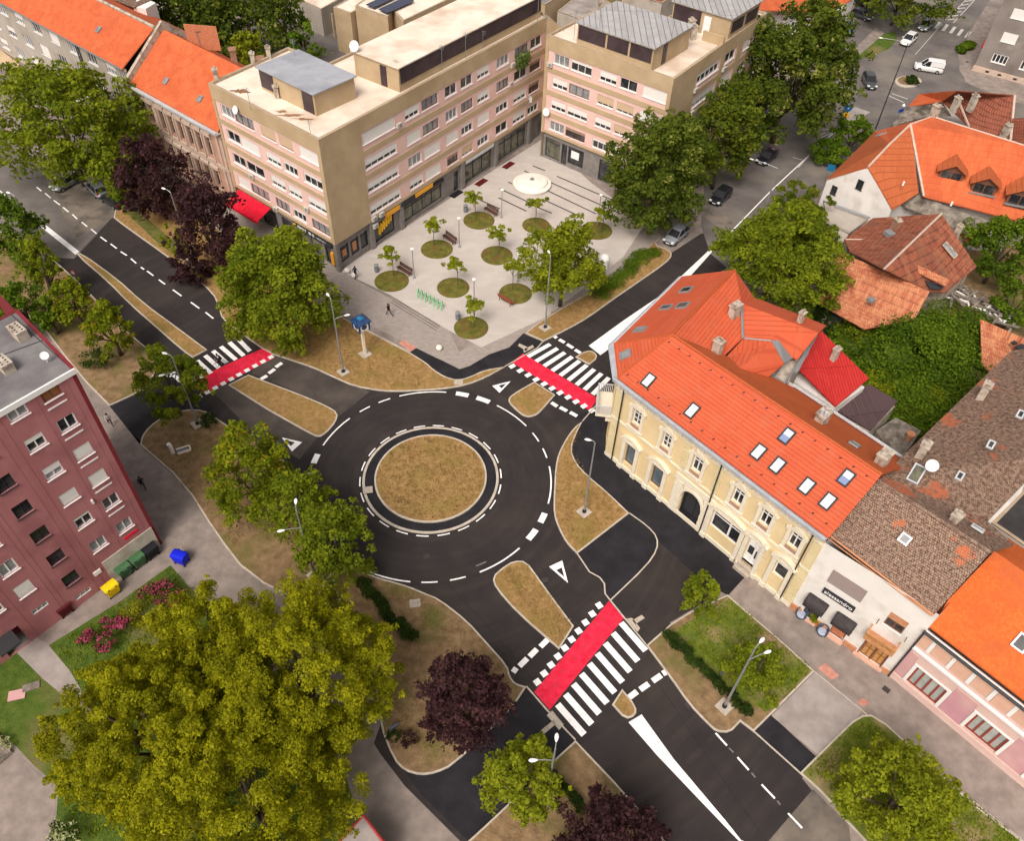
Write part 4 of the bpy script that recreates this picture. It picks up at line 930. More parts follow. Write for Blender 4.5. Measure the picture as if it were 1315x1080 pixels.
part(orn, 'party_wall', 'chimney_plaster', lambda mb: [mb.poly([PF.pt(u, .4, 0), PF.pt(u, .4, 11.9), PF.pt(u, -6.1, 16.9), PF.pt(u, -6.5, 16.9), PF.pt(u, -12.5, 12), PF.pt(u, -12.5, 0)], u > -18.5) for u in (-18.35, -18.9)] and mb.slab([PF.pt(-18.9, .4, 11.9), PF.pt(-18.35, .4, 11.9), PF.pt(-18.35, -6.3, 16.9), PF.pt(-18.9, -6.3, 16.9)], .1))
def balc(mb):
    PF.box(mb, -16.9, -14.2, 0, 1.2, 5.3, 5.5); PF.box(mb, -16.9, -14.2, 1.1, 1.2, 5.5, 6.4)
    PF.box(mb, -16.9, -16.8, 0, 1.1, 5.5, 6.4); PF.box(mb, -14.3, -14.2, 0, 1.1, 5.5, 6.4)
part(orn, 'balcony', 'ornate_trim', balc)
nn = pnorm(ra[0], ra[1], ra[2])
for x, y in [(213.5, 104), (257, 127)]: skylight(orn, x, y, ra[0], nn, .7, .9, 'glass_light', fm='metal_grey')
part(orn, 'back_wall', 'ornate_pink', lambda mb: PF.box(mb, -18.3, -.1, -12.5, -12.3, 0, 11.3))
for (u, d, z, t) in [(-13.5, -8.2, 14.6, 2.0), (-6, -7.6, 14.8, 1.8), (-1.5, -8.2, 14.6, 2.0), (-2.8, -9.2, 14, 2)]:
    p = PF.pt(u, d, z); c = MB(orn.location); c.box((p.x, p.y, z+t/2-.5), .7, .9, t+1, rot=.3); c.box((p.x, p.y, z+t+.1), .9, 1.1, .14, rot=.3); c.build('chimney', M['chimney_brick'], orn)
part(orn, 'firewall', 'brick_wall', lambda mb: mb.slab([PF.pt(-14.5, -7.0, 17.5), PF.pt(-11.5, -9.5, 17.3), PF.pt(-11.4, -9.4, 17.3), PF.pt(-14.4, -6.8, 17.5)], 3))

gh = thing('terraced_house', (PF.pt(-18.9, 0, 0).x, PF.pt(-18.9, 0, 0).y, 0), 'long grey rendered terrace under an orange roof in the upper left corner', 'house')
hol = []
for u in (-57, -52.3, -47.6, -42.9, -38.2, -33.4, -28.8, -24.2, -20.8):
    for z in (1.3, 4.4, 7.5, 10.65): hol.append((u, u+2.3 if u > -50 else u+2.3, z, z+1.5)) if not (u == -20.8) else hol.append((u, u+1.6, z, z+1.5))
wall(gh, PF, -75, -18.95, 0, 12.7, hol, 'grey_render', d=.0)
for i, h in enumerate(hol): window(gh, PF, h, 3, [0, .5, 0, 0, .9][i % 5], glass='glass_light' if i % 3 else 'glass_dark')
part(gh, 'cornice', 'ornate_trim', lambda mb: (PF.box(mb, -75, -18.95, 0, .3, 12.35, 12.7), PF.box(mb, -75, -18.95, 0, .12, 3.5, 3.7)))
part(gh, 'downpipe', 'metal_dark', lambda mb: [mb.tube(PF.pt(u, .15, 0), PF.pt(u, .15, 12.5), .08) for u in (-31, -30.4)])
part(gh, 'gutter', 'metal_grey', lambda mb: PF.box(mb, -75, -18.95, .2, .65, 12.7, 12.85))
ra = [PF.pt(-75, .5, 12.9), PF.pt(-18.95, .5, 12.9), PF.pt(-18.95, -5.3, 16.3), PF.pt(-75, -5.3, 16.3)]
part(gh, 'roof', 'roof_orange_smooth', lambda mb: (mb.slab(ra, .15), mb.slab([ra[3], ra[2], PF.pt(-18.95, -12, 12.6), PF.pt(-75, -12, 12.6)], .15)))
part(gh, 'roof_ridge', 'chimney_plaster', lambda mb: mb.path([PF.pt(-75, -5.3, 16.35), PF.pt(-18.9, -5.3, 16.35)], .22))
nn = pnorm(ra[0], ra[1], ra[2]); skylight(gh, 127, 38, ra[0], nn, .7, .9, 'glass_light', fm='metal_grey')
part(gh, 'back_wall', 'grey_render', lambda mb: PF.box(mb, -75, -18.95, -12.0, -11.8, 0, 12.6))
part(gh, 'porch_roof', 'wall_tan', lambda mb: mb.slab([P(-10, 55, 4), P(25, 82, 4), P(18, 90, 3.6), P(-20, 66, 3.6)], .3))
cb = thing('outbuilding', (P(150, 10, 0).x, P(150, 10, 0).y, 0), 'cream rear house with worn brown roof behind the grey terrace', 'house')
p = [P(172, 5, 14), P(196, 8, 14), P(204, 36, 12), P(185, 34, 12)]
bxp = [P(171, 8, 14.5), P(187, 11, 14.5), P(200, 3, 14.5), P(178, -6, 14.5)]
part(cb, 'wall', 'white_plaster', lambda mb: mb.prism([(q.x, q.y) for q in bxp], 0, 14.5))
roof(cb, 'roof_old_brown', [[(130, -8, 14), (172, 9, 14.6), (210, -8, 14.6), (170, -25, 14)]])

# ------------------------------------------------------------------ yellow corner house
a_ = Vector((9.14, 51.26)); b_ = Vector((23.30, 35.83)); YF = Fac(a_, b_)
yel = thing('corner_house', (a_.x, a_.y, 0), 'ornate yellow two storey corner house under a large orange roof with many skylights', 'house')
YL = 21.75; ZE = 10.2
up = [(2.3, 3.3, 6.5, 8.35), (5.85, 6.8, 6.5, 8.35), (9.25, 10.3, 6.5, 8.35), (13.6, 14.6, 6.5, 8.35), (16.4, 17.4, 6.5, 8.35), (19.2, 20.2, 6.5, 8.35)]
lo = [(2.3, 3.5, .95, 3.75), (5.6, 6.9, 1.0, 3.8), (12.6, 15.5, 1.9, 4.15), (16.4, 17.6, 1.0, 4.25), (19.2, 20.35, 2.3, 4.2)]
arch = (9.2, 11.4, 0.0, 4.0)
wall(yel, YF, 0, YL, 0, ZE, up+lo+[arch], 'yellow_wall', depth=.3)
for i, h in enumerate(up):
    if i < 2: window(yel, YF, h, 2, 0, 'white_frame', rec=.22, lw=.09, rows=3, sill=False)
    else: window(yel, YF, h, 2, 0, 'white_frame', rec=.22, lw=.1, transom=.66, sill=False)
    pm_(YF, h[0], h[1], 6.12, 6.45, 'salmon_dull', 'window_apron', .02, .1, yel)
window(yel, YF, lo[0], 1, 0, 'brown_frame', glass='glass_blue', rec=.25, lw=.07, transom=.8, name='shop_window', sill=False)
mat('yellow_pilaster', (0.60, 0.50, 0.29), (0.66, 0.56, 0.35), scale=1, rough=.93)
mat('flag_red', (0.6, 0.03, 0.05), rough=.8); mat('flag_blue', (0.03, 0.08, 0.4), rough=.8)
mat('gutter_blue', (0.40, 0.43, 0.48), (0.52, 0.55, 0.60), scale=1.2, rough=.4, metal=.2)
mat('shutter_taupe', (0.27, 0.21, 0.20), (0.32, 0.26, 0.25), scale=1, rough=.6, stretch=(1, 1, 30))
mat('gate_wood', (0.42, 0.20, 0.07), (0.5, 0.27, 0.11), scale=3, rough=.6)
mat('awning_black', (0.03, 0.025, 0.028), (0.05, 0.042, 0.045), scale=2, rough=.6)
mat('frame_redbrown', (0.27, 0.055, 0.04), rough=.6); mat('glass_pale', (0.30, 0.32, 0.31), (0.42, 0.44, 0.42), scale=.9, rough=.15, spec=.6)
mat('base_light', (0.46, 0.42, 0.36), (0.55, 0.50, 0.44), scale=2, rough=.9, detail=8, c3=(0.38, 0.34, 0.26), s3=.8)
mat('flat_roof_dark', (0.035, 0.032, 0.034), (0.06, 0.055, 0.056), scale=.6, rough=.9)
mat('awning_dark', (0.35, 0.05, 0.05), rough=.7)
mat('facade_grey', (0.20, 0.17, 0.155), (0.28, 0.245, 0.225), scale=.6, rough=.95, detail=9, c3=(0.16, 0.135, 0.125), s3=.3)
tiles('roof_old_brown2', [(0.33, 0.17, 0.115), (0.17, 0.10, 0.07), (0.42, 0.30, 0.225), (0.09, 0.058, 0.046)], (0.05, 0.035, 0.03), .17, .18, bump=1.0, msize=.03, noise=4.2, patch=(0.52, 0.15, 0.065), pscale=.36, patch_pos=(.60, .64), mix2=.85)
tiles('roof_tan_orange', [(0.40, 0.10, 0.035), (0.46, 0.125, 0.045), (0.36, 0.085, 0.03)], (0.26, 0.06, 0.02), .2, .26, bump=.5, msize=.02, noise=.6)
tiles('roof_brown_tile', [(0.28, 0.085, 0.05), (0.22, 0.065, 0.04), (0.33, 0.11, 0.065)], (0.09, 0.03, 0.02), .32, .4, bump=1.0, msize=.05, noise=.8)
window(yel, YF, lo[1], 1, 0, 'brown_frame', glass='glass_blue', rec=.25, lw=.07, transom=.8, name='shop_window', sill=False)
window(yel, YF, lo[2], 1, 0, 'white_frame', rec=.12, lw=.1, transom=.74, name='shop_window', sill=False)
part(yel, 'shop_window_mullion', 'white_frame', lambda mb: YF.box(mb, 14.35, 14.5, -.14, -.04, 1.95, 4.1))
window(yel, YF, lo[4], 1, 0, 'white_frame', rec=.15, lw=.09, transom=.75, name='shop_window', sill=False)
dr = window(yel, YF, lo[3], 2, 0, 'white_frame', glass='sign_white', rec=.2, lw=.1, transom=.8, name='door', sill=False)
part(yel, 'door_poster', 'shop_dark', lambda mb: (YF.box(mb, 16.55, 17.05, -.16, -.14, 2.1, 3.1), YF.box(mb, 17.25, 17.38, -.16, -.14, 1.9, 2.9)), parent=dr)
part(yel, 'doorstep', 'tactile', lambda mb: (YF.box(mb, 16.2, 17.8, .0, .7, 0, .35), YF.box(mb, 16.3, 17.7, .0, .35, .35, .7), YF.box(mb, 16.4, 17.6, -.3, .0, 0, 1.0)))
def archfn(mb):
    c, r, z0 = 10.3, 1.1, 2.9; n = 12
    pts = [(c-r*math.cos(math.pi*i/n), z0+r*math.sin(math.pi*i/n)) for i in range(n+1)]
    for i in range(n):
        (u0, y0), (u1, y1) = pts[i], pts[i+1]
        mb.add([YF.pt(u0, .10, y0), YF.pt(u1, .10, y1), YF.pt(u1, .10, 4.35), YF.pt(u0, .10, 4.35)], [(0, 1, 2, 3)])
        mb.add([YF.pt(u0, .10, y0), YF.pt(u1, .10, y1), YF.pt(u1, -.5, y1), YF.pt(u0, -.5, y0)], [(3, 2, 1, 0)])
        o0, o1 = [(c+(q[0]-c)*1.22, z0+(q[1]-z0)*1.22) for q in (pts[i], pts[i+1])]
        mb.add([YF.pt(u0, .2, y0), YF.pt(u1, .2, y1), YF.pt(o1[0], .2, o1[1]), YF.pt(o0[0], .2, o0[1])], [(0, 1, 2, 3)])
        mb.add([YF.pt(o0[0], .2, o0[1]), YF.pt(o1[0], .2, o1[1]), YF.pt(o1[0], .1, o1[1]), YF.pt(o0[0], .1, o0[1])], [(0, 1, 2, 3)])
    for k in range(11):
        z = .02+.43*k
        for (u0, u1) in ((8.2, 9.15), (11.45, 12.4)):
            if k < 10: YF.box(mb, u0+.03*(k % 2), u1-.03*(k % 2), 0, .16, z, z+.36)
        if k < 9:
            for (u0, u1) in ((8.5, 8.9), (10.9, 11.3)): pass
    YF.box(mb, 8.1, 12.5, 0, .13, 4.36, 5.0)
part(yel, 'entrance_arch', 'yellow_trim', archfn)
part(yel, 'gate', 'metal_dark', lambda mb: (YF.box(mb, 9.2, 10.27, -1.0, -.9, 0, 4), YF.box(mb, 10.33, 11.4, -1.0, -.9, 0, 4), YF.box(mb, 9.1, 9.2, -1, -.31, 0, 4), YF.box(mb, 11.4, 11.5, -1, -.31, 0, 4), YF.box(mb, 9.1, 11.5, -1, -.31, 4.0, 4.1)))
def trims(mb):
    for h in up:
        u0, u1, z0, z1 = h; c = (u0+u1)/2
        YF.box(mb, u0-.34, u0-.02, 0, .14, z0-.45, z1+.12); YF.box(mb, u1+.02, u1+.34, 0, .14, z0-.45, z1+.12); YF.box(mb, u0-.34, u1+.34, 0, .18, z1+.12, z1+.34)
        YF.box(mb, u0-.42, u1+.42, 0, .22, z0-.62, z0-.46); YF.box(mb, u0-.5, u0-.3, 0, .2, z1-.05, z1+.2); YF.box(mb, u1+.3, u1+.5, 0, .2, z1-.05, z1+.2)
        for i in range(8):
            a0, a1 = math.pi*i/8, math.pi*(i+1)/8
            q = [YF.pt(c+.62*math.cos(t), .24, z1+.34+.42*math.sin(t)) for t in (a0, a1)]; q0 = [YF.pt(c+.62*math.cos(t), 0, z1+.34+.42*math.sin(t)) for t in (a0, a1)]
            mb.add([q0[0], q[0], q[1], q0[1]], [(0, 1, 2, 3)]); mb.add([q[0], YF.pt(c, .24, z1+.34), q[1]], [(0, 1, 2)])
    for h in (lo[0], lo[1], lo[2], lo[3], lo[4]):
        u0, u1, z0, z1 = h; c = (u0+u1)/2; w = (u1-u0)/2+.62
        YF.box(mb, u0-.42, u0-.03, 0, .2, 0.0, z1+.2); YF.box(mb, u1+.03, u1+.42, 0, .2, 0.0, z1+.2); YF.box(mb, u0-.5, u1+.5, 0, .3, z1+.2, z1+.42)
        YF.box(mb, u0-.55, u0-.0, 0, .28, 0, .5); YF.box(mb, u1+.0, u1+.55, 0, .28, 0, .5)
        n = 8
        for i in range(n):
            x0, x1 = -w+2*w*i/n, -w+2*w*(i+1)/n; f = lambda x: z1+.5+.55*(1-(x/w)**2)
            mb.slab([YF.pt(c+x0, .0, f(x0)), YF.pt(c+x1, .0, f(x1)), YF.pt(c+x1, .42, f(x1)), YF.pt(c+x0, .42, f(x0))], .16)
    YF.box(mb, 0, YL, 0, .12, 5.45, 5.62); YF.box(mb, 0, YL, 0, .1, 9.05, 9.2); YF.box(mb, 0, YL, 0, .3, 9.95, 10.2)
    YF.box(mb, 0, YL, 0, .12, 0, .45)
    for i in range(27): YF.box(mb, .3+i*.8, .6+i*.8, 0, .28, 9.5, 9.9)
part(yel, 'stone_trim', 'yellow_trim', trims)
def quoins(mb):
    for (u0, u1) in ((.05, .95), (20.95, 21.75)):
        for k in range(12): YF.box(mb, u0, u1, 0, .1, .5+.42*k, .86+.42*k)
        YF.box(mb, u0+.05, u1-.05, 0, .1, 5.7, 9.0)
    for u0 in (8.2, 11.6):
        for k in range(8): YF.box(mb, u0, u0+.7, 0, .1, 5.75+.42*k, 6.1+.42*k)
part(yel, 'pilaster', 'yellow_pilaster', quoins)
part(yel, 'downpipe', 'metal_dark', lambda mb: [mb.path([YF.pt(u, .5, 10.6), YF.pt(u, .25, 9.9), YF.pt(u, .22, 0)], .07) for u in (1.05, 12.0, 20.8)])
# chamfer, north-west wall
yp = [YF.pt(u, d, 0) for u, d in ((0, 0), (-1.9, -2.1), (-4.6, -14.3), (1.7, -17.0), (3.5, -10.5), (9.4, -12.3), (YL, -12.3), (YL, 0))]
YC = Fac(yp[1], yp[0]); YN = Fac(yp[2], yp[1])
wall(yel, YC, 0, YC.L, 0, ZE, [(.9, 2.0, .3, 3.6), (.9, 2.0, 5.9, 8.6)], 'yellow_wall', depth=.3)
window(yel, YC, (.9, 2.0, .3, 3.6), 2, 0, 'brown_frame', rec=.25, name='corner_door', sill=False, transom=.8); window(yel, YC, (.9, 2.0, 5.9, 8.6), 2, 0, rec=.25, name='balcony_door', sill=False, transom=.7)
hn = [(2+3*i, 3.1+3*i, z, z+2.2) for i in range(4) for z in (1.2, 6.2)]
wall(yel, YN, 0, YN.L, 0, ZE, hn, 'yellow_wall', depth=.3)
for h in hn: window(yel, YN, h, 2, 0, rec=.22, transom=.66)
plain_walls(yel, [yp[7], yp[6], yp[5], yp[4], yp[3], yp[2]], 0, 9.4, 'white_plaster', 'back_wall')
def ybalc(mb):
    YC.box(mb, -.1, 2.95, 0, 1.5, 5.2, 5.45)
    for u in (.3, 2.5): mb.slab([YC.pt(u-.12, 0, 5.2), YC.pt(u+.12, 0, 5.2), YC.pt(u+.12, 1.2, 5.2), YC.pt(u-.12, 1.2, 5.2)], .3); YC.box(mb, u-.12, u+.12, 0, .5, 4.3, 4.9)
yb = part(yel, 'balcony', 'yellow_trim', ybalc)
def yrail(mb):
    for i in range(17):
        u = -.08+.185*i; YC.box(mb, u, u+.06, 1.4, 1.46, 5.45, 6.45)
    for i in range(8):
        for u in (-.1, 2.89): YC.box(mb, u, u+.05, .1+.17*i, .16+.17*i, 5.45, 6.45)
    YC.box(mb, -.12, 2.97, 1.38, 1.48, 6.45, 6.52); YC.box(mb, -.12, -.04, 0, 1.38, 6.45, 6.52); YC.box(mb, 2.88, 2.97, 0, 1.38, 6.45, 6.52)
part(yel, 'railing', 'metal_light', yrail, parent=yb)
flg = MB(yel.location); flg.path([YF.pt(18.1, .1, 4.9), YF.pt(18.0, 1.1, 6.0)], .03); fl = flg.build('flagpole', M['sign_white'], yel)
for i, m in enumerate(('flag_red', 'sign_white', 'flag_blue')):
    f = MB(yel.location); f.slab([YF.pt(17.35+.0+.42*i, .85, 4.6-.17*i), YF.pt(17.75+.42*i, .75, 4.45-.17*i), YF.pt(17.8+.42*i, .98, 4.75-.17*i), YF.pt(17.4+.42*i, 1.05, 4.9-.17*i)], .02); f.build('flag_stripe', M[m], fl)
# main roofs
c = lambda x, y: (760+x*.3346, 330+y*.3346)
V = lambda u, d, z: YF.pt(u, d, z)
E1 = V(21.95, .55, 10.9); E0 = V(.35, .55, 10.9); Ec = V(-2.9, -2.3, 10.9); En = V(-5.6, -14.7, 10.9)
Ra = V(1.62, -4.3, 14); Rr = V(21.8, -4.65, 14.05); Rn = V(-.8, -15.8, 14); Ee = V(1.9, -17.1, 11.0)
V2 = P(*c(500, 385), 12.0); V1 = P(*c(580, 310), 12.2); W1 = P(*c(575, 178), 13.3)
ra_ = part(yel, 'roof', 'roof_orange', lambda mb: (mb.slab([E0, E1, Rr, Ra], .15), mb.slab([Ec, E0, Ra], .15), mb.slab([En, Ec, Ra, Rn], .15), mb.slab([Ra, V2, V1, W1, Ee, Rn], .15)))
part(yel, 'rear_roof', 'roof_rust', lambda mb: (mb.slab([Rr, Ra, V(6.0, -8.6, 11.6), V(21.8, -11.3, 10.0)], .15), mb.slab([V(6.0, -8.6, 11.6), V(10.2, -11.3, 10.0), V(21.8, -11.3, 10.0)], .15), mb.slab([Ra, P(*c(500, 386), 11.95), P(*c(556, 440), 11.3), V(6.0, -8.6, 11.6)], .12), mb.slab([V(6.0, -8.6, 11.6), P(*c(556, 440), 11.3), P(*c(660, 490), 10.4), V(10.2, -11.3, 10.0)], .12)))
part(yel, 'lower_rear_roof', 'roof_maroon', lambda mb: mb.slab([V(10.0, -11.0, 9.95), V(10.2, -12.6, 9.0), V(21.7, -12.6, 9.0), V(21.8, -11.2, 9.9)], .15))
part(yel, 'ridge_cap', 'roof_rust', lambda mb: (mb.path([Ra, Rr], .12), mb.path([Ra, Rn], .12), mb.path([Ra, E0], .1), mb.path([Ra, Ec], .08)))
part(yel, 'gutter', 'gutter_blue', lambda mb: (YF.box(mb, .1, YL+.1, .12, .85, 10.4, 10.62), YF.box(mb, .1, YL+.1, .72, .9, 10.62, 10.8), mb.path([V(.2, .55, 10.6), V(-2.9, -2.0, 10.6), V(-5.6, -14.6, 10.6)], .35, 6), mb.path([V(9.8, -12.75, 8.95), V(21.8, -12.75, 8.95)], .12)))
part(yel, 'middle_roof', 'roof_orange', lambda mb: (mb.slab([W1, P(*c(870, 290), 12.8), P(*c(790, 392), 10.9), V1], .15), mb.slab([W1, P(*c(870, 290), 12.8), P(*c(900, 262), 11), P(*c(640, 160), 11)], .15)))
part(yel, 'dormer_roof', 'roof_orange', lambda mb: (mb.slab([P(*c(512, 388), 11.8), P(*c(582, 312), 12.2), P(*c(690, 325), 12.9)], .15), mb.slab([P(*c(512, 388), 11.8), P(*c(690, 325), 12.9), P(*c(556, 437), 12.3)], .15), mb.slab([P(*c(690, 325), 12.9), P(*c(738, 408), 11.6), P(*c(656, 478), 10.7), P(*c(556, 437), 12.3)], .15)))
part(yel, 'valley_flashing', 'metal_grey', lambda mb: (mb.path([P(*c(575, 178), 13.4), P(*c(580, 312), 12.3)], .13, 5), mb.path([P(*c(582, 312), 12.2), P(*c(690, 322), 12.9)], .1, 5), mb.path([P(*c(510, 390), 11.9), P(*c(556, 437), 11.7), P(*c(656, 482), 10.7)], .1, 5), mb.path([Ra+Vector((0, 0, -.1)), P(*c(512, 388), 11.8)], .1, 5), mb.slab([P(*c(690, 322), 12.95), P(*c(716, 318), 12.8), P(*c(770, 388), 11.2), P(*c(740, 408), 11.6)], .1)))
part(yel, 'rear_dormer_wall', 'chimney_plaster', lambda mb: (mb.prism([(q.x, q.y) for q in (P(*c(700, 470), 9.5), P(*c(745, 500), 9.5), P(*c(800, 400), 9.5), P(*c(740, 410), 9.5))], 4, 10.0), mb.prism([(q.x, q.y) for q in (P(*c(600, 250), 10.5), P(*c(800, 380), 10.5), P(*c(860, 300), 10.5), P(*c(660, 200), 10.5))], 0, 10.6)))
part(yel, 'roof_terrace', 'metal_grey', lambda mb: (mb.slab([P(*c(655, 485), 9.9), P(*c(725, 500), 9.9), P(*c(775, 400), 9.9), P(*c(740, 405), 9.9)], .2), mb.path([P(*c(655, 490), 10.2), P(*c(727, 503), 10.2), P(*c(790, 410), 10.2), P(*c(858, 305), 10.6)], .12, 5), mb.slab([P(*c(775, 440), 10.2), P(*c(792, 440), 10.2), P(*c(866, 300), 10.6), P(*c(850, 296), 10.8)], .25)))
n1 = pnorm(E0, E1, Rr); n2 = pnorm(En, Ec, Ra); n3 = pnorm(Rr, Ra, V(9, -11.2, 10.05))
for (x, y, g_, s_) in [(218, 475, 'glass_sky', 0), (385, 591, 'glass_sky', 0), (748, 688, 'glass_sky', .5), (640, 749, 'glass_sky', 0), (713, 801, 'glass_sky', 0), (825, 881, 'glass_sky', 0), (906, 939, 'glass_sky', 0), (976, 849, 'glass_sky', .5)]:
    skylight(yel, *c(x, y), E0, n1, .86, 1.3, g_, shade=s_)
for (x, y, g_) in [(362, 128, 'glass_dark'), (285, 195, 'glass_dark'), (349, 188, 'glass_dark'), (186, 280, 'glass_light')]: skylight(yel, *c(x, y), En, n2, 1.0 if x > 300 else .8, 1.2, g_, fm='metal_grey')
skylight(yel, *c(130, 376), Ec, pnorm(Ec, E0, Ra), .9, 1.1, 'glass_light', fm='metal_grey')
skylight(yel, *c(1008, 722), Rr, n3, .8, .9, 'glass_light', fm='metal_grey')
yr = math.atan2(YF.u.y, YF.u.x)
for (x, y, h, t, w_, l_) in [(535, 250, 12.3, 1.9, .6, 1.0), (475, 375, 12.2, 1.5, .75, .6), (868, 655, 11.6, 1.7, .75, 1.1), (1098, 810, 12.2, 1.6, .75, 1.1), (795, 255, 12.4, 1.2, .4, .5)]: chimney(yel, *c(x, y), h, t, w_, l_, yr)
part(yel, 'vent_pipe', 'metal_light', lambda mb: [mb.tube(P(*c(x, y), 13.2), P(*c(x, y), 13.2)+Vector((0, 0, .8)), .14) for x, y in ((876, 612), (890, 622))])
part(yel, 'snow_hooks', 'metal_dark', lambda mb: [mb.box(E0.lerp(E1, i/18+.02).lerp(Ra.lerp(Rr, i/18+.02), t)+n1*.04, .18, .08, .06) for i in range(18) for t in (.12, .88)])

# ------------------------------------------------------------------ white house with the lettered sign, pink house
rot_ = YF.pt(YL, 0, 0); WF = Fac(rot_, (30.56, 29.52)); L_ = WF.L; k0 = (Vector((rot_.x, rot_.y))-Vector((23.3, 35.83))).length
wh = thing('white_house', (rot_.x, rot_.y, 0), 'white plastered house with black lettered sign, wooden gate and worn brown tiled roof', 'house')
o = k0
wW = (2.25-o, 5.05-o, 5.75, 7.35); wR = (7.1-o, 8.5-o, 5.15, 6.85); gt = (6.85-o, 8.8-o, .2, 3.1); s1 = (1.85-o, 3.1-o, .1, 2.4); s2 = (4.3-o, 5.5-o, .1, 2.4)
wall(wh, WF, 0, L_, 0, 9.5, [wW, wR, gt, s1, s2], 'white_plaster', depth=.22)
window(wh, WF, wW, 2, 1.0, 'brown_frame', 'shutter_taupe', rec=.02, lw=.06, sill=False)
window(wh, WF, wR, 2, .45, 'brown_frame', 'terracotta', rec=.1, lw=.1)
window(wh, WF, s1, 1, 0, 'metal_dark', rec=.18, name='shop_window', sill=False); window(wh, WF, s2, 1, 0, 'brown_frame', rec=.18, name='shop_door', sill=False, glass='brick_wall')
g1 = part(wh, 'gate', 'ground_wood', lambda mb: (WF.box(mb, gt[0]+.06, (gt[0]+gt[1])/2-.05, -.2, -.1, .2, 3.0), WF.box(mb, (gt[0]+gt[1])/2+.05, gt[1]-.06, -.2, -.1, .2, 3.0)))
part(wh, 'gate_panel', 'gate_wood', lambda mb: [WF.box(mb, u, u+.3, -.1, -.06, z, z+.9) for u in (gt[0]+.2, gt[0]+.58, (gt[0]+gt[1])/2+.15, (gt[0]+gt[1])/2+.55) for z in (.4, 1.5)], parent=g1)
part(wh, 'gate_frame', 'brown_frame', lambda mb: (WF.box(mb, gt[0]-.02, gt[0]+.08, -.12, .05, .2, 3.1), WF.box(mb, gt[1]-.08, gt[1]+.02, -.12, .05, .2, 3.1), WF.box(mb, (gt[0]+gt[1])/2-.06, (gt[0]+gt[1])/2+.06, -.1, -.02, .2, 3.1)), parent=g1)
part(wh, 'plinth', 'terracotta', lambda mb: (WF.box(mb, 0, 1.75-o, 0, .12, 0, .75), WF.box(mb, 3.15-o, 4.2-o, 0, .12, 0, .75), WF.box(mb, 5.6-o, 6.7-o, 0, .14, 0, .6), WF.box(mb, 8.9-o, L_, 0, .12, 0, .5)))
part(wh, 'step', 'salmon', lambda mb: (WF.box(mb, 6.6-o, 9.0-o, 0, .35, 0, .2), WF.box(mb, 1.8-o, 3.2-o, 0, .3, 0, .12), WF.box(mb, 3.9-o, 5.6-o, 0, .4, 0, .15)))
bal = part(wh, 'balcony', 'terracotta', lambda mb: (WF.box(mb, 6.55-o, 8.9-o, .0, 1.0, 3.45, 3.65),))
part(wh, 'balcony_rail', 'gate_wood', lambda mb: (WF.box(mb, 6.55-o, 8.9-o, .92, 1.0, 3.7, 3.85), WF.box(mb, 6.55-o, 8.9-o, .9, 1.02, 4.3, 4.4), WF.box(mb, 6.55-o, 6.65-o, 0, .9, 4.3, 4.4), WF.box(mb, 8.8-o, 8.9-o, 0, .9, 4.3, 4.4), [WF.box(mb, 6.6-o+.16*i, 6.66-o+.16*i, .93, .99, 3.65, 4.3) for i in range(15)]), parent=bal)
sg = part(wh, 'shop_sign', 'shop_dark', lambda mb: WF.box(mb, 2.35-o, 5.0-o, .03, .12, 4.25, 4.95))
sgt = text_part(wh, 'sign_lettering', 'alessandro', WF, 2.5-o, 4.42, 2.35, .13, 'sign_white'); sgt.parent = sg
def canopy(F, u0, u1):
    def f(mb):
        n = 8; rings = []
        for u in (u0, u0+.15, u1-.15, u1):
            k = .9 if u in (u0, u1) else 1.0
            rings.append([F.pt(u, 0.03+.85*k*math.sin(t), 2.65+.7*k*math.cos(t)) for t in [math.pi/2*i/n for i in range(n+1)]]+[F.pt(u, .03, 2.65)])
        mb.loft(rings)
        F.box(mb, u0+.02, u1-.02, .8, .88, 2.45, 2.66)
    return f
for u0, u1 in ((1.6-o, 3.35-o), (4.05-o, 5.75-o)): part(wh, 'shop_canopy', 'awning_black', canopy(WF, u0, u1))
part(wh, 'lantern_bracket', 'metal_dark', lambda mb: [mb.path([WF.pt(u, 0, 5.3), WF.pt(u, .6, 5.4)], .03) for u in (6.75-o, 8.95-o)])
ridgeL = P(1127, 617, 13); ridgeR = P(1272, 709.5, 13); eL = P(1066, 686, 9.6); eR = P(1200, 789, 9.5); eRr = P(1216, 781, 9.5); vl = P(1131, 612, 11.8)
rw = roof(wh, 'roof_old_brown2', [[eL, eR, ridgeR, ridgeL]])
roof(wh, 'roof_old_brown', [[ridgeL, ridgeR, P(1302, 700, 11.2), P(1269, 670, 11.3), P(1134, 611, 12.6)]], name='rear_roof')
part(wh, 'ridge_cap', 'roof_old_grey', lambda mb: mb.path([ridgeL, ridgeR], .16))
part(wh, 'eaves_board', 'terracotta', lambda mb: (mb.path([eL-Vector((0, 0, .15)), eR-Vector((0, 0, .15))], .1, 5), mb.path([P(1062, 691, 9.5), P(1196, 791, 9.3)], .05, 5)))
skylight(wh, 955+745*.2778, 480+765*.2778, eL, pnorm(eL, eR, ridgeR), .75, .75, 'glass_light', fm='metal_light')
chimney(wh, 955+965*.2778, 480+690*.2778, 12.2, .9, .6, .7, yr)
skylight(wh, 955+1080*.2778, 480+718*.2778, ridgeL, pnorm(ridgeL, ridgeR, P(1269, 670, 11.3)), .9, .5, 'glass_dark', fm='metal_light')
plain_walls(wh, [WF.pt(L_, 0, 0), WF.pt(L_, -8, 0), WF.pt(0, -8, 0)], 0, 9.4, 'white_plaster')
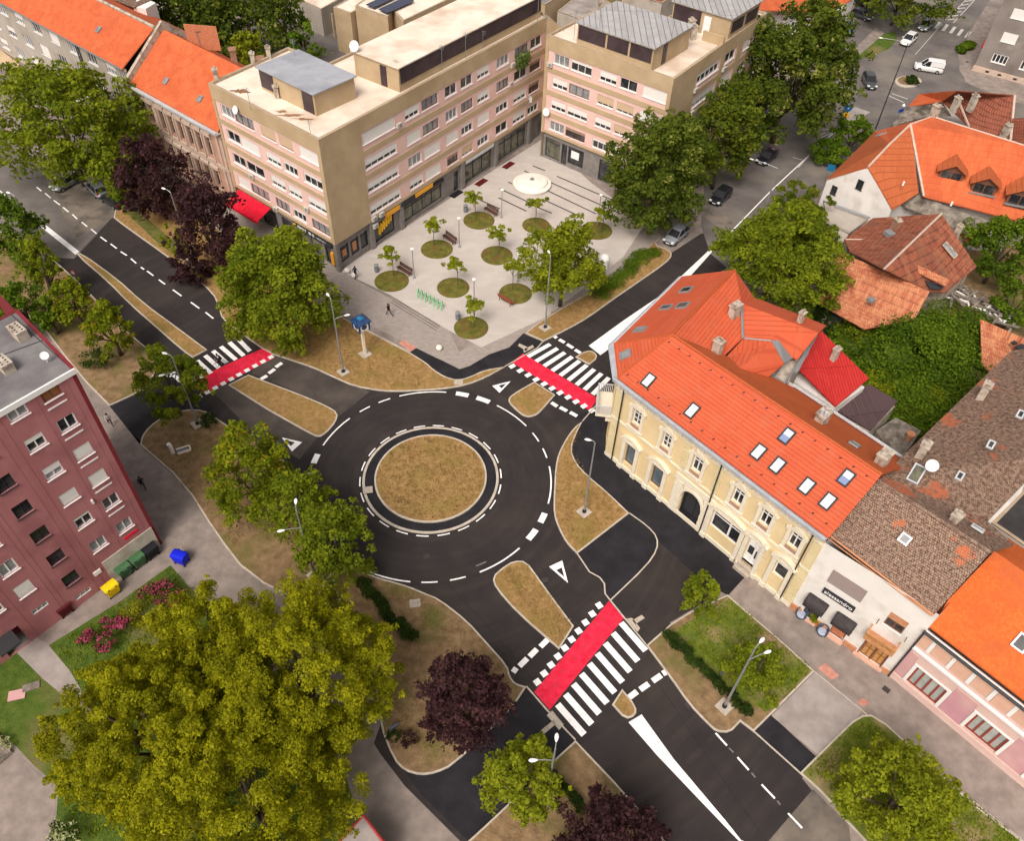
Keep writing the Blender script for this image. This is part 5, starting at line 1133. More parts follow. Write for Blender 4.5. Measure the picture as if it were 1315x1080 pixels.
ph = thing('pink_house', (30.56, 29.52, 0), 'low rose pink house with brown framed shop windows under a vivid orange roof, lower right', 'house')
HF = Fac((30.56, 29.52), (37.25, 22.12))
lw_ = [(1.1, 3.55, .9, 3.2), (5.85, 8.3, 1.05, 3.3), (10.6, 13.0, .9, 3.3)]; uw = [(1.1, 2.35, 5.35, 6.65), (4.2, 5.45, 5.4, 6.7), (7.3, 8.55, 5.4, 6.7), (10.4, 11.6, 5.4, 6.7)]
wall(ph, HF, 0, 16, 0, 7.4, lw_+uw, 'rose_light', depth=.12)
for h in lw_: window(ph, HF, h, 4, 0, 'frame_redbrown', glass='glass_pale', rec=.08, lw=.14, name='shop_window', sill=False)
for h in uw: window(ph, HF, h, 1, 1.0, 'brown_frame', 'salmon', rec=.06, lw=.05, sill=False)
def ptrim(mb):
    for h in lw_:
        HF.box(mb, h[0]-.25, h[0]-.02, 0, .07, h[2]-.1, h[3]+.2); HF.box(mb, h[1]+.02, h[1]+.25, 0, .07, h[2]-.1, h[3]+.2); HF.box(mb, h[0]-.02, h[1]+.02, 0, .07, h[3]+.02, h[3]+.2)
    for h in uw: HF.box(mb, h[0]-.3, h[0]-.04, 0, .05, h[2]-.05, h[3]+.05); HF.box(mb, h[1]+.04, h[1]+.3, 0, .05, h[2]-.05, h[3]+.05)
    HF.box(mb, 0, 16, 0, .2, 4.75, 4.95); HF.box(mb, 0, 16, 0, .12, 7.05, 7.3)
part(ph, 'white_trim', 'white_frame', ptrim)
part(ph, 'plinth', 'rose_light', lambda mb: HF.box(mb, 0, 16, 0, .1, 0, .75))
part(ph, 'painted_band', 'rose_plaster', lambda mb: [HF.box(mb, a, b, 0, .03, .8, 4.2) for a, b in ((0.05, .8), (3.85, 5.55), (8.6, 10.3))])
part(ph, 'upper_panel', 'salmon', lambda mb: [HF.box(mb, a, b, .002, .05, 5.3, 6.8) for a, b in ((-.0+.05, .75), (2.7, 3.85), (5.8, 6.95), (8.9, 10.0))])
part(ph, 'downpipe', 'metal_dark', lambda mb: (mb.tube(HF.pt(.0, .15, 0), HF.pt(.0, .15, 7.3), .07), mb.path([HF.pt(-.1, .4, 7.45), HF.pt(16, .4, 7.45)], .12)))
q0, q1_, q2_, q3 = P(1189, 801, 7.7), P(1188+3*127, 803+3*104, 7.7), None, P(1277, 708, 11.5)
dirp = (HF.u*16); q1_ = q0+dirp; q2_ = q3+dirp
roof(ph, 'roof_orange_vivid', [[q0, q1_, q2_, q3], [q3, q2_, q2_-HF.n*5+Vector((0, 0, -3)), q3-HF.n*5+Vector((0, 0, -3))]])
skylight(ph, 1312, 826, q0, pnorm(q0, q1_, q3), .9, 1.2, 'glass_dark', fm='metal_light')
plain_walls(ph, [HF.pt(0, -9, 0), HF.pt(0, 0, 0)], 0, 9.0, 'white_plaster')

# ------------------------------------------------------------------ big dilapidated house and the yards behind
old = thing('old_house', (P(1133, 640, 0).x, P(1133, 640, 0).y, 0), 'large neglected house with mottled brown tile roof and white satellite dish', 'house')
o1, o2, o3, o4, o5 = P(1133, 611, 11.2), P(1299, 450, 9.6), P(1269, 669, 11.4), P(1350, 585, 13.4), P(1390, 440, 12.5)
roof(old, 'roof_old_brown', [[o1, o3, o4], [o1, o4, o2], [o2, o4, o5]])
nrm = pnorm(o1, o3, o4)
for (x, y, w_, l_, g_) in [(797, 465, .9, 1.7, 'glass_shop'), (998, 475, .5, .8, 'glass_dark'), (1141, 330, .5, .8, 'glass_dark'), (1278, 190, .5, .8, 'glass_dark')]: skylight(old, 955+x*.2778, 480+y*.2778, o1, nrm, w_, l_, g_, fm='metal_light')
dish(old, P(955+872*.2778, 480+425*.2778, 13.0), (-.3, -.7, .6), .48)
chimney(old, 955+825*.2778, 480+360*.2778, 11.8, .8, .6, .9, yr+.2); chimney(old, 955+1110*.2778, 480+85*.2778, 11.3, .8, .6, .9, yr+.2)
mbp = [Vector((q.x, q.y)) for q in (o1, o2, o5, o4, o3)]
part(old, 'wall', 'white_plaster', lambda mb: mb.prism([mbp[0]+(mbp[3]-mbp[0])*.04, mbp[1]+(mbp[3]-mbp[1])*.05, mbp[2], mbp[3], mbp[4]+(mbp[3]-mbp[4])*.03], 0, 8.8))
lean = thing('dark_outbuilding', (P(1300, 680, 0).x, P(1300, 680, 0).y, 0), 'dark grey tarred flat roof at the right edge below the mottled roof', 'building')
lowblk(lean, [(1272, 672), (1330, 612), (1420, 640), (1320, 705)], 8.5, 'grey_render', 'flat_roof_dark')
rm = thing('red_roof_house', (P(1080, 560, 0).x, P(1080, 560, 0).y, 0), 'small yard building with bright red ribbed metal roof behind the corner house', 'house')
r4 = [P(1054, 424, 8.6), P(1026, 474, 7.6), P(1073, 522, 6.2), P(1116, 485.6, 7.2)]
roof(rm, 'roof_red_metal', [r4]); part(rm, 'wall', 'white_plaster', lambda mb: mb.prism([(q.x, q.y) for q in r4], 0, 6.0)); chimney(rm, 1071, 459, 7.9, 1.0, .5, .6, yr)
bm = thing('brown_shed', (P(1114, 560, 0).x, P(1114, 560, 0).y, 0), 'low lean-to shed with dark brown ribbed metal roof beside the bright red roof', 'shed')
r4b = [P(1115, 493, 5.6), P(1074, 526, 5.0), P(1118, 553, 4.4), P(1153, 515, 5.0)]
roof(bm, 'roof_brown_metal', [r4b]); part(bm, 'wall', 'chimney_plaster', lambda mb: mb.prism([(q.x, q.y) for q in r4b], 0, 4.3))
yw = thing('yard_wall', (P(1150, 590, 0).x, P(1150, 590, 0).y, 0), 'weathered concrete terrace slab between the brown shed and the mottled roof', 'terrace')
tw = [P(1125, 553, 3.2), P(1150, 536, 3.2), P(1183, 553, 3.2), P(1160, 586, 3.2), P(1142, 580, 3.2)]
part(yw, 'slab', 'old_boards', lambda mb: mb.prism([(q.x, q.y) for q in tw], 0, 3.2)); part(yw, 'pot', 'terracotta', lambda mb: mb.lathe(P(1166, 565, 3.2), [(.25, 0), (.4, .9), (.38, .9)], 10))

# ------------------------------------------------------------------ houses at the right, upper part
s_ = .2091; g_ = lambda x, y, z: P(1040+x*s_, 130+y*s_, z)
GA, GB = Vector((38.97, 94.31)), Vector((45.31, 87.74)); GF = Fac(GA, GB)
gb = thing('gabled_house', (GA.x, GA.y, 0), 'white gabled house with orange roof and three dormers, right of the street', 'house')
hl = [(1.0, 1.75, 3.8, 5.0), (3.9, 4.7, 5.9, 7.2)]
def gable(mb):
    pts = [GF.pt(0, 0, 0), GF.pt(GF.L, 0, 0), GF.pt(GF.L, 0, 5.4), GF.pt(4.4, 0, 8.85), GF.pt(0, 0, 5.4)]; mb.poly(pts)
part(gb, 'wall', 'white_plaster', gable)
for h in hl: window(gb, GF, h, 2, 0, 'metal_dark', rec=-.1, lw=.06, sill=True)
G0, G1, G2 = g_(108, 474, 5.5), g_(357, 403, 9.0), g_(508, 664, 5.5)
T1, T2, T3 = g_(490, 262, 10.5), g_(618, 140, 11.8), g_(750, 92, 11.8)
Eb = g_(400, 185, 6.2); Ec2 = g_(740, 88, 11.8); RR = g_(1330, 275, 11.8)+0*Vector((0, 0, 0)); BR = g_(1330, 745, 5.8); BL = g_(700, 582, 6.6); BM = g_(668, 560, 6.8)
roof(gb, 'roof_orange_smooth', [[T2, T3, RR, BR, BL], [Eb, g_(470, 165, 6.2), T3, T2, T1]])
roof(gb, 'roof_tan_orange', [[G1, T1, T2, BM, G2], [G0, G1, T1, Eb]], name='gable_roof')
part(gb, 'hip_ridge', 'ornate_trim', lambda mb: (mb.path([T2, BL], .18, 5), mb.path([G1, T1, T2, T3, RR], .13, 5)))
part(gb, 'back_wall', 'white_plaster', lambda mb: mb.prism([(q.x, q.y) for q in (G2+Vector((.5, 1.5, 0)), BL+Vector((.3, 1.5, 0)), BR+Vector((0, 1.5, 0)), RR, T3)], 0, 5.2))
nb = pnorm(T2, RR, BL)
def dormer(x, y):
    r = ROT @ Vector(((1040+x*s_-657.5)/FOC, -(130+y*s_-540)/FOC, -1)); O = Vector((0, 0, CAMH)); t = (T2-O).dot(nb)/r.dot(nb); p = O+r*t
    dn = Vector((nb.x, nb.y, 0)).normalized(); X = Vector((-dn.y, dn.x, 0)); F = Fac((p-X*1.4+dn*.5)[:2], (p+X*1.4+dn*.5)[:2]); z = p.z-.75
    if F.n.dot(dn) < 0: F = Fac((p+X*1.4+dn*.5)[:2], (p-X*1.4+dn*.5)[:2])
    d = part(gb, 'dormer', 'brown_frame', lambda mb: mb.loft([[F.pt(0, e, z-.6), F.pt(2.8, e, z-.6), F.pt(2.8, e, z+1.3), F.pt(1.4, e, z+2.1), F.pt(0, e, z+1.3)] for e in (0, -2.6)]))
    part(gb, 'dormer_roof', 'roof_tan_orange', lambda mb: (mb.slab([F.pt(1.4, .45, z+2.35), F.pt(-.4, .45, z+1.25), F.pt(-.4, -2.2, z+1.25), F.pt(1.4, -4.4, z+2.35)], .1), mb.slab([F.pt(1.4, .45, z+2.35), F.pt(3.2, .45, z+1.25), F.pt(3.2, -2.2, z+1.25), F.pt(1.4, -4.4, z+2.35)], .1)), parent=d)
    part(gb, 'dormer_pane', 'glass_dark', lambda mb: (F.box(mb, .3, 1.33, .01, .04, z+.1, z+1.2), F.box(mb, 1.47, 2.5, .01, .04, z+.1, z+1.2)), parent=d)
    part(gb, 'dormer_sill', 'metal_grey', lambda mb: F.box(mb, -.1, 2.9, .0, .35, z-.08, z+.02), parent=d)
dormer(868, 445); dormer(1070, 520); dormer(1290, 590)
chimney(gb, 1040+752*s_, 130+105*s_, 11.5, 1.6, .6, .9, .5); skylight(gb, 1040+435*s_, 130+205*s_, T2, pnorm(Eb, T3, T2), 1.3, .7, 'glass_light', fm='metal_grey')
part(gb, 'roof_vent', 'sign_white', lambda mb: [mb.tube(g_(x, y, 8), g_(x, y, 8)+Vector((0, 0, .5)), .12) for x, y in ((570, 515), (865, 640))])
lt = thing('canopy_roof', (g_(200, 750, 0).x, g_(200, 750, 0).y, 0), 'pale flat canopy roofs against the foot of the white gable', 'canopy')
part(lt, 'roof_panel', 'grey_render', lambda mb: (mb.prism([(q.x, q.y) for q in (g_(85, 612, 3), g_(370, 712, 3), g_(250, 800, 3), g_(108, 735, 3))], 2.7, 3.0, True), mb.prism([(q.x, q.y) for q in (g_(115, 755, 2.6), g_(240, 815, 2.6), g_(205, 862, 2.6), g_(95, 810, 2.6))], 2.3, 2.6, True)))
part(lt, 'gutter', 'metal_grey', lambda mb: (mb.path([g_(80, 607, 3.2), g_(370, 712, 3.2)], .12, 5), mb.path([g_(150, 640, 3.4), g_(360, 715, 3.4)], .08, 5)))
part(lt, 'post', 'metal_grey', lambda mb: [mb.tube(g_(x, y, 0), g_(x, y, 2.8), .07) for x, y in ((120, 740), (250, 800), (100, 810), (205, 860))])
bs = thing('board_shed', (g_(800, 700, 0).x, g_(800, 700, 0).y, 0), 'long weathered grey board lean-to roof below the dormered orange roof', 'shed')
part(bs, 'roof', 'old_boards', lambda mb: mb.slab([g_(540, 625, 5.0), g_(625, 558, 6.3), g_(1105, 745, 5.6), g_(1090, 860, 4.2)], .15)); part(bs, 'wall', 'white_plaster', lambda mb: mb.slab([g_(545, 640, 4.3), g_(720, 690, 4.0), g_(720, 680, 4.3), g_(560, 625, 4.5)], 4))
part(bs, 'panel', 'brick_wall', lambda mb: mb.slab([g_(920, 800, 3.4), g_(1060, 850, 3.4), g_(1040, 890, 3.0), g_(940, 850, 3.0)], .2))
ob = thing('old_house', (g_(500, 850, 0).x, g_(500, 850, 0).y, 0), 'old house with sagging red and brown tiled roof below the white gable', 'house')
k = lambda x, y, z: P(955+x*.2778, 200+y*.2778, z)
rr1, rr2 = k(915, 267, 9), k(650, 522, 9)
roof(ob, 'roof_old_red', [[k(465, 385, 5.5), k(598, 287, 5.8), rr1, rr2, k(492, 442, 6.0)], [rr1, k(1077, 512, 5.6), k(932, 632, 5.4), k(855, 622, 5.8), rr2]])
part(ob, 'ridge_cap', 'ornate_trim', lambda mb: (mb.path([rr1, rr2], .14, 5), mb.path([k(735, 475, 8.3), k(830, 600, 6.0)], .12, 5), mb.path([k(470, 386, 5.6), k(660, 388, 6.7)], .1, 5)))
part(ob, 'wall', 'chimney_plaster', lambda mb: mb.prism([(q.x, q.y) for q in (k(480, 400, 5.2), k(600, 300, 5.2), k(905, 285, 5.2), k(1060, 505, 5.2), k(930, 615, 5.2), k(650, 525, 5.2))], 0, 5.2))
skylight(ob, 955+952*.2778, 200+437*.2778, rr1, pnorm(rr1, k(1077, 512, 5.6), rr2), .9, 2.0, 'glass_light', fm='chimney_plaster')
chimney(ob, 955+700*.2778, 200+325*.2778, 7.6, .8, .5, .9, .4, 'chimney_brick'); chimney(ob, 955+985*.2778, 200+360*.2778, 7.6, 1.0, .5, .5, .4)
part(ob, 'dormer_hatch', 'metal_grey', lambda mb: mb.box(k(673, 360, 7.5), .9, 1.0, .5, rot=.4)); part(ob, 'roof_hole', 'shop_dark', lambda mb: mb.slab([k(840, 575, 6.6), k(920, 600, 6.2), k(915, 620, 6.0), k(860, 612, 6.2)], .05)); part(ob, 'broken_roof_slab', 'roof_mottled', lambda mb: mb.slab([k(805, 505, 7.6), k(955, 575, 7.2), k(935, 600, 6.9), k(810, 540, 7.2)], .12))
mo = thing('tiled_house', (k(650, 680, 0).x, k(650, 680, 0).y, 0), 'low house with pale orange mottled tile roof between the big tree and the ivy mound', 'house')
roof(mo, 'roof_mottled', [[k(430, 435, 7.0), k(860, 628, 7.0), k(790, 755, 4.8), k(560, 800, 3.9), k(350, 682, 4.2), k(400, 560, 5.6)]])
part(mo, 'wall', 'chimney_plaster', lambda mb: mb.prism([(q.x, q.y) for q in (k(440, 470, 5), k(830, 640, 5), k(770, 740, 4), k(390, 680, 4))], 0, 4.2)); part(mo, 'wall_window', 'glass_dark', lambda mb: mb.box(k(425, 745, 2.6), 1.6, .3, 1.2, rot=-.5))
part(mo, 'roof_vent', 'metal_grey', lambda mb: mb.box(k(590, 666, 5.9), .7, .7, .3, rot=.5)); part(mo, 'roof_opening', 'shop_dark', lambda mb: (mb.box(k(722, 582, 6.75), .4, .3, .25, rot=.5), mb.box(k(735, 592, 6.65), .3, .3, .25, rot=.5)))
m2_ = thing('tiled_shed', (k(1200, 860, 0).x, k(1200, 860, 0).y, 0), 'small pale orange tiled roof right of the ivy mound', 'shed')
roof(m2_, 'roof_mottled', [[k(1095, 755, 6), k(1300, 845, 6), k(1330, 940, 4.6), k(1140, 1000, 4), k(1100, 960, 4.2)]]); part(m2_, 'wall', 'chimney_plaster', lambda mb: mb.prism([(q.x, q.y) for q in (k(1110, 775, 4), k(1290, 860, 4), k(1150, 975, 4))], 0, 4)); part(m2_, 'roof_hole', 'shop_dark', lambda mb: (mb.box(k(1250, 865, 5.9), .5, .4, .2, rot=.5), mb.box(k(1285, 890, 5.6), 1.0, .9, .25, rot=.5)))
R2 = random.Random(5)
lp = thing('timber_pile', (k(1080, 700, 0).x, k(1080, 700, 0).y, 0), 'heap of grey boards and rubble between the old tiled roofs', 'timber pile')
part(lp, 'boards', 'old_boards', lambda mb: [mb.box(k(960+300*t+R2.uniform(-30, 30), 620+150*t+R2.uniform(-40, 40), 2.0+R2.random()), R2.uniform(1, 3), .25, .1, X=(R2.random()-.2, R2.random()-.7, R2.uniform(-.1, .1))) for t in [i/60 for i in range(60)]])
part(lp, 'rubble', 'white_plaster', lambda mb: [mb.box(k(940+300*t+R2.uniform(-25, 25), 615+150*t+R2.uniform(-25, 25), 2.2+R2.random()*.8), R2.uniform(.3, 1.6), .18, .12, X=(R2.random()-.2, R2.random()-.7, R2.uniform(-.1, .1))) for t in [i/45 for i in range(45)]])
# top-right brown tiled house
kk = lambda x, y, z: P(1060+x*.1945, y*.1945, z)
th = thing('corner_tiled_house', (kk(900, 800, 0).x, kk(900, 800, 0).y, 0), 'corner house with dark brown tiled hip roof and ragged plaster, beside the street', 'house')
tr_, tl_ = kk(870, 595, 11), kk(1250, 625, 11)
roof(th, 'roof_brown_tile', [[tr_, tl_, kk(1222, 925, 6.5), kk(950, 832, 6.8), kk(770, 665, 8.0)]]); roof(th, 'roof_orange_smooth', [[kk(545, 700, 6), kk(620, 618, 6.5), tr_, kk(770, 665, 8.2)]], name='front_roof'); roof(th, 'old_boards', [[kk(430, 830, 5), kk(545, 702, 6), kk(770, 668, 8), kk(830, 760, 6.5), kk(690, 760, 6.3)]], name='patched_roof')
part(th, 'ridge_cap', 'ornate_trim', lambda mb: (mb.path([kk(875, 655, 10), kk(948, 832, 6.9)], .14, 5), mb.path([tl_, kk(1222, 925, 6.6)], .2, 5))); part(th, 'wall', 'grey_render', lambda mb: mb.prism([(q.x, q.y) for q in (kk(450, 830, 5), kk(560, 700, 5), kk(850, 640, 5), kk(1210, 700, 5), kk(1210, 900, 5), kk(930, 840, 5))], 0, 5))
for x, y, h, t in [(860, 690, 9.6, .9), (970, 685, 9.8, 1.1), (1185, 880, 7.8, 1.1)]: chimney(th, 1060+x*.1945, y*.1945, h, t, .6, .8, .3)
part(th, 'porch_light', 'sign_white', lambda mb: mb.lathe(kk(517, 695, 6), [(.05, -.3), (.25, 0), (.05, .3)], 8)); part(th, 'street_sign', 'flag_blue', lambda mb: mb.box(kk(500, 728, 5), 1.0, .1, .5, rot=.6))
tg = thing('tiled_house', (kk(1290, 850, 0).x, kk(1290, 850, 0).y, 0), 'edge of a brown tiled roof cut off by the right side of the picture', 'house')
roof(tg, 'roof_brown_tile', [[kk(1235, 780, 9), kk(1700, 760, 9), kk(1750, 960, 5.5), kk(1222, 945, 5.5)]]); part(tg, 'wall', 'grey_render', lambda mb: mb.prism([(q.x, q.y) for q in (kk(1240, 800, 5), kk(1700, 800, 5), kk(1740, 930, 5), kk(1230, 930, 5))], 0, 5.4))
# far right grey building
QF = Fac((76.45, 141.28), (83.45, 136.66)); fr = thing('grey_building', (76.45, 141.28, 0), 'dull grey rendered building with white framed windows in the upper right corner', 'building')
hq = [(2.05, 4.45, 2.0, 3.4), (6.6, 9, 2.0, 3.4), (2.1, 4.4, 5.4, 6.9), (6.6, 9, 5.4, 6.9), (2.0, 4.4, 9.1, 10.6), (6.6, 9, 9.1, 10.6), (11, 13, 2, 3.4), (11, 13, 5.4, 6.9)]
wall(fr, QF, 0, 24, 0, 13, hq, 'facade_grey'); [window(fr, QF, h, 4, 0 if i < 2 else 1.0, rec=.1, lw=.12) for i, h in enumerate(hq)]
part(fr, 'plinth', 'ornate_trim', lambda mb: QF.box(mb, -.1, 24, 0, .4, 0, .8)); part(fr, 'cellar_window', 'shop_dark', lambda mb: [QF.box(mb, u, u+.6, .4, .43, .3, .6) for u in (2, 4, 6.5, 8.5)])
QS = Fac((76.45+QF.n.x*-20, 141.28+QF.n.y*-20), (76.45, 141.28)); wall(fr, QS, 0, QS.L, 0, 13, [], 'facade_grey', 'side_wall'); part(fr, 'roof', 'flat_roof_grey', lambda mb: mb.sheet([QF.pt(0, 0, 0)[:2], QF.pt(24, 0, 0)[:2], QF.pt(24, -20, 0)[:2], QF.pt(0, -20, 0)[:2]], 13))
part(fr, 'shop_banner', 'awning_red', lambda mb: [QS.box(mb, QS.L-u-3, QS.L-u, .1, .5, 2.5, 3.3) for u in (3, 8)])
# orange roof strip far behind the street trees
fs = thing('distant_house', (P(1060, 15, 0).x, P(1060, 15, 0).y, 0), 'orange tiled house behind the tallest street tree at the top edge', 'house')
roof(fs, 'roof_orange_smooth', [[P(975, 12, 9), P(1066, 16, 6.5), P(1098, -4, 6.5), P(1080, -40, 9), P(970, -40, 11)]]); part(fs, 'wall', 'white_plaster', lambda mb: mb.prism([(q.x, q.y) for q in (P(985, 22, 6), P(1070, 20, 6), P(1098, -4, 6), P(1060, -60, 6), P(980, -50, 6))], 0, 6.3))

# ------------------------------------------------------------------ red apartment tower, lower left
RA, RB, RC = Vector((-32.86, 34.77)), Vector((-29.77, 38.86)), Vector((-36.15, 44.56)); RF = Fac(RA, RB); RS = Fac(RB, RC)
rd = thing('apartment_tower', (RB.x, RB.y, 0), 'dusty red clad apartment tower with many mixed windows and grey flat roof, left edge', 'apartment block')
cA = [(u0, u1, z, z+1.2) for (u0, u1) in ((2.5, 3.8), (.15, 1.45)) for z in (19.65, 16.55, 13.5, 10.45, 7.5, 4.25)]
cB = [(-2.75, -1.55, z, z+1.3) for z in (17.8, 14.8, 11.9, 8.8, 5.75, 2.75)]; cC = [(-5.7, -4.45, z, z+1.35) for z in (16.9, 13.9, 10.8, 7.8, 4.9)]; cD = [(-8.1, -6.8, z, z+1.2) for z in (14, 11, 8, 5)]
cS = [(-2.7, -1.38, .75, 1.2), (-5.65, -4.4, 2.45, 2.95)]
cA = [(a, b, c_, d_-.1 if c_ > 19 else d_) for a, b, c_, d_ in cA]
hs_ = cA+cB+cC+cD+cS+[(-8.6, -6.9, .05, 2.6)]
wall(rd, RF, -16, RF.L-.3, 0, 20.75, hs_, 'red_cladding', depth=.18)
sh = {0: ('brown_frame', .0, 'shutter_brown'), 1: ('white_frame', 0, 0), 2: ('white_frame', .85, 0), 3: ('white_frame', 1.0, 0), 4: ('white_frame', 0, 0), 5: ('white_frame', .0, 0), 6: ('white_frame', 0, 0), 7: ('white_frame', .35, 0), 8: ('white_frame', .5, 0), 9: ('white_frame', .9, 0), 10: ('white_frame', .2, 0), 11: ('white_frame', .0, 0)}
for i, h in enumerate(cA):
    fm, s, _ = sh[i]; window(rd, RF, h, 2, s, fm, glass='glass_light' if i in (5, 11, 6, 8) else ('ground_wood' if i == 0 else 'glass_dark'), lw=.09, rec=.12)
for i, h in enumerate(cB): window(rd, RF, h, 2, 0, 'metal_dark', rec=.16, lw=.05)
for i, h in enumerate(cC): window(rd, RF, h, 2, [0, 0, 0, 0, .85][i % 5], 'white_frame', rec=.1, lw=.1, glass='glass_light' if i % 2 else 'glass_dark')
for i, h in enumerate(cD): window(rd, RF, h, 1, [.9, 0, .8, 0][i], rec=.1, lw=.1)
for h in cS: window(rd, RF, h, 3, 0, rec=.06, lw=.05, glass='glass_light', sill=False)
part(rd, 'spandrel_strip', 'white_frame', lambda mb: [(RF.box(mb, 2.45, 3.85, .0, .05, z, z+.11), ) for z in (18.95, 15.85, 12.8, 9.75, 6.75)])
part(rd, 'red_strip', 'awning_red', lambda mb: RF.box(mb, 2.6, 3.85, .0, .05, 3.35, 3.6)) ; part(rd, 'hanging_lamp', 'white_frame', lambda mb: RF.box(mb, 1.9, 2.05, 0, .15, 9.1, 9.5))
part(rd, 'ribs', 'red_cladding', lambda mb: [RF.box(mb, u, u+.04, 0, .015, 3.0 if u > 0.2 else .1, 20.7) for u in (-15, -14, -13, -12, -11, -10, -9, -6.3, -3.9, -3.5, -.95, -.35, 2.1, 4.3)])
part(rd, 'base_panel', 'base_light', lambda mb: RF.box(mb, .28, RF.L-.25, .0, .08, 0, 2.75)); part(rd, 'white_sign', 'sign_white', lambda mb: (RF.box(mb, -.65, -.05, .0, .1, 1.9, 2.35), ))
part(rd, 'roof_fascia', 'white_frame', lambda mb: RF.box(mb, -16, RF.L+.05, .0, .14, 20.6, 21.02))
wall(rd, RS, 0, 14, 0, 20.8, [], 'red_side', 'side_wall'); part(rd, 'corner_return', 'red_side', lambda mb: RF.box(mb, RF.L-.3, RF.L, -.1, .0, 0, 20.75))
p1, p2, p3, p4 = RF.pt(-16, 0, 0), RF.pt(RF.L, 0, 0), RS.pt(8.5, 0, 0), RF.pt(-16, -8.5, 0)
part(rd, 'roof_deck', 'flat_roof_grey', lambda mb: mb.sheet([p1[:2], p2[:2], p3[:2], p4[:2]], 20.95)); plain_walls(rd, [p3, p4, p1], 0, 20.9, 'red_side')
part(rd, 'roof_edge', 'red_side', lambda mb: (RS.box(mb, 0, 8.5, -.15, .1, 20.8, 21.05), mb.path([RF.pt(-16, -8.4, 21), p3+Vector((0, 0, 21))], .12, 4)))
for (x, y, w_) in [(0 + 95*.2778, 390+150*.2778, 1), (30*.2778, 390+300*.2778, 1)]:
    pp = P(x, y, 21); rz_ = math.atan2(RF.u.y, RF.u.x)
    o_ = part(rd, 'roof_chimney', 'chimney_plaster', lambda mb: (mb.box(pp+Vector((0, 0, .3)), .75, 1.3, .7, rot=rz_), mb.box(pp+Vector((0, 0, .72)), .8, 1.35, .12, rot=rz_)))
    part(rd, 'chimney_flue', 'shop_dark', lambda mb: [mb.tube(pp+Vector((0, 0, .78))+RF.u*a+RF.n*b, pp+Vector((0, 0, .8))+RF.u*a+RF.n*b, .07, n=8) for a in (-.18, .18) for b in (-.45, -.15, .15, .45)], parent=o_)
dish(rd, P(204*.2778, 390+240*.2778, 21.6), (.4, -.5, .5), .28); part(rd, 'roof_seams', 'metal_dark', lambda mb: [mb.path([P(50*.2778, 390+50*.2778, 21.0), P(300*.2778, 390+275*.2778, 21.0)], .025, 4), mb.path([P(0, 390+240*.2778, 21.0), P(220*.2778, 390+160*.2778, 21.0)], .025, 4)])
part(rd, 'entrance_recess', 'red_side', lambda mb: RF.box(mb, -8.6, -6.9, -1.6, -1.5, 0, 2.6)); part(rd, 'entrance_canopy', 'metal_dark', lambda mb: RF.box(mb, -9, -7.4, .1, 1.6, 2.65, 2.8))
ex = thing('kiosk_roof', (P(465, 1070, 0).x, P(465, 1070, 0).y, 0), 'corner of a light grey roof with red edging at the bottom border', 'roof')
kz = 3.0; ax = [P(467, 1048, kz), P(498, 1090, kz), P(470, 1120, kz), P(432, 1085, kz)]
part(ex, 'roof', 'concrete_slab', lambda mb: mb.prism([(q.x, q.y) for q in ax], kz-.2, kz)); part(ex, 'edging', 'awning_dark', lambda mb: mb.path([ax[3]+Vector((0, 0, .05)), ax[0]+Vector((0, 0, .05)), ax[1]+Vector((0, 0, .05))], .12, 5)); part(ex, 'wall', 'brick_wall', lambda mb: mb.prism([(q.x*.985+.0, q.y*.985) for q in ax], 0, kz-.2))
# small electric hut right of the plaza tree, white door panel
# ------------------------------------------------------------------ trees and plants
def leafmat(name, dark, light, extra=None):
    m = bpy.data.materials.new(name); m.use_nodes = True; nt = m.node_tree; N = nt.nodes; L = nt.links
    b = N['Principled BSDF']; b.inputs['Roughness'].default_value = .7; b.inputs['Specular IOR Level'].default_value = .08
    at = N.new('ShaderNodeAttribute'); at.attribute_name = 'tint'
    r = N.new('ShaderNodeValToRGB'); e = r.color_ramp.elements; e[0].position = .05; e[1].position = .95; e[0].color = (*dark, 1); e[1].color = (*light, 1)
    if extra: x = e.new(1.0); e[1].position = .8; x.color = (*extra, 1)
    L.new(at.outputs['Fac'], r.inputs[0]); L.new(r.outputs[0], b.inputs['Base Color'])
    tr = N.new('ShaderNodeBsdfTranslucent'); mx = N.new('ShaderNodeMixShader'); mx.inputs[0].default_value = .42
    hs = N.new('ShaderNodeHueSaturation'); hs.inputs['Value'].default_value = 1.25; L.new(r.outputs[0], hs.inputs['Color']); L.new(hs.outputs[0], tr.inputs['Color'])
    o = N['Material Output']; L.new(b.outputs[0], mx.inputs[1]); L.new(tr.outputs[0], mx.inputs[2]); L.new(mx.outputs[0], o.inputs['Surface'])
    M[name] = m
leafmat('leaf_green', (0.066, 0.105, 0.006), (0.275, 0.315, 0.018))
leafmat('leaf_deep', (0.036, 0.068, 0.006), (0.150, 0.185, 0.016), (0.28, 0.26, 0.035))
leafmat('leaf_cream', (0.032, 0.062, 0.008), (0.140, 0.175, 0.018), (0.48, 0.44, 0.14))
leafmat('leaf_olive', (0.105, 0.115, 0.004), (0.40, 0.39, 0.012))
leafmat('leaf_lime', (0.105, 0.135, 0.007), (0.33, 0.36, 0.02))
leafmat('leaf_rusty', (0.070, 0.100, 0.006), (0.24, 0.28, 0.012), (0.46, 0.23, 0.02))
leafmat('leaf_purple', (0.022, 0.009, 0.012), (0.085, 0.038, 0.042), (0.14, 0.055, 0.045))
leafmat('leaf_ivy', (0.036, 0.080, 0.006), (0.165, 0.245, 0.015))
leafmat('flower_pink', (0.28, 0.03, 0.07), (0.60, 0.12, 0.22))
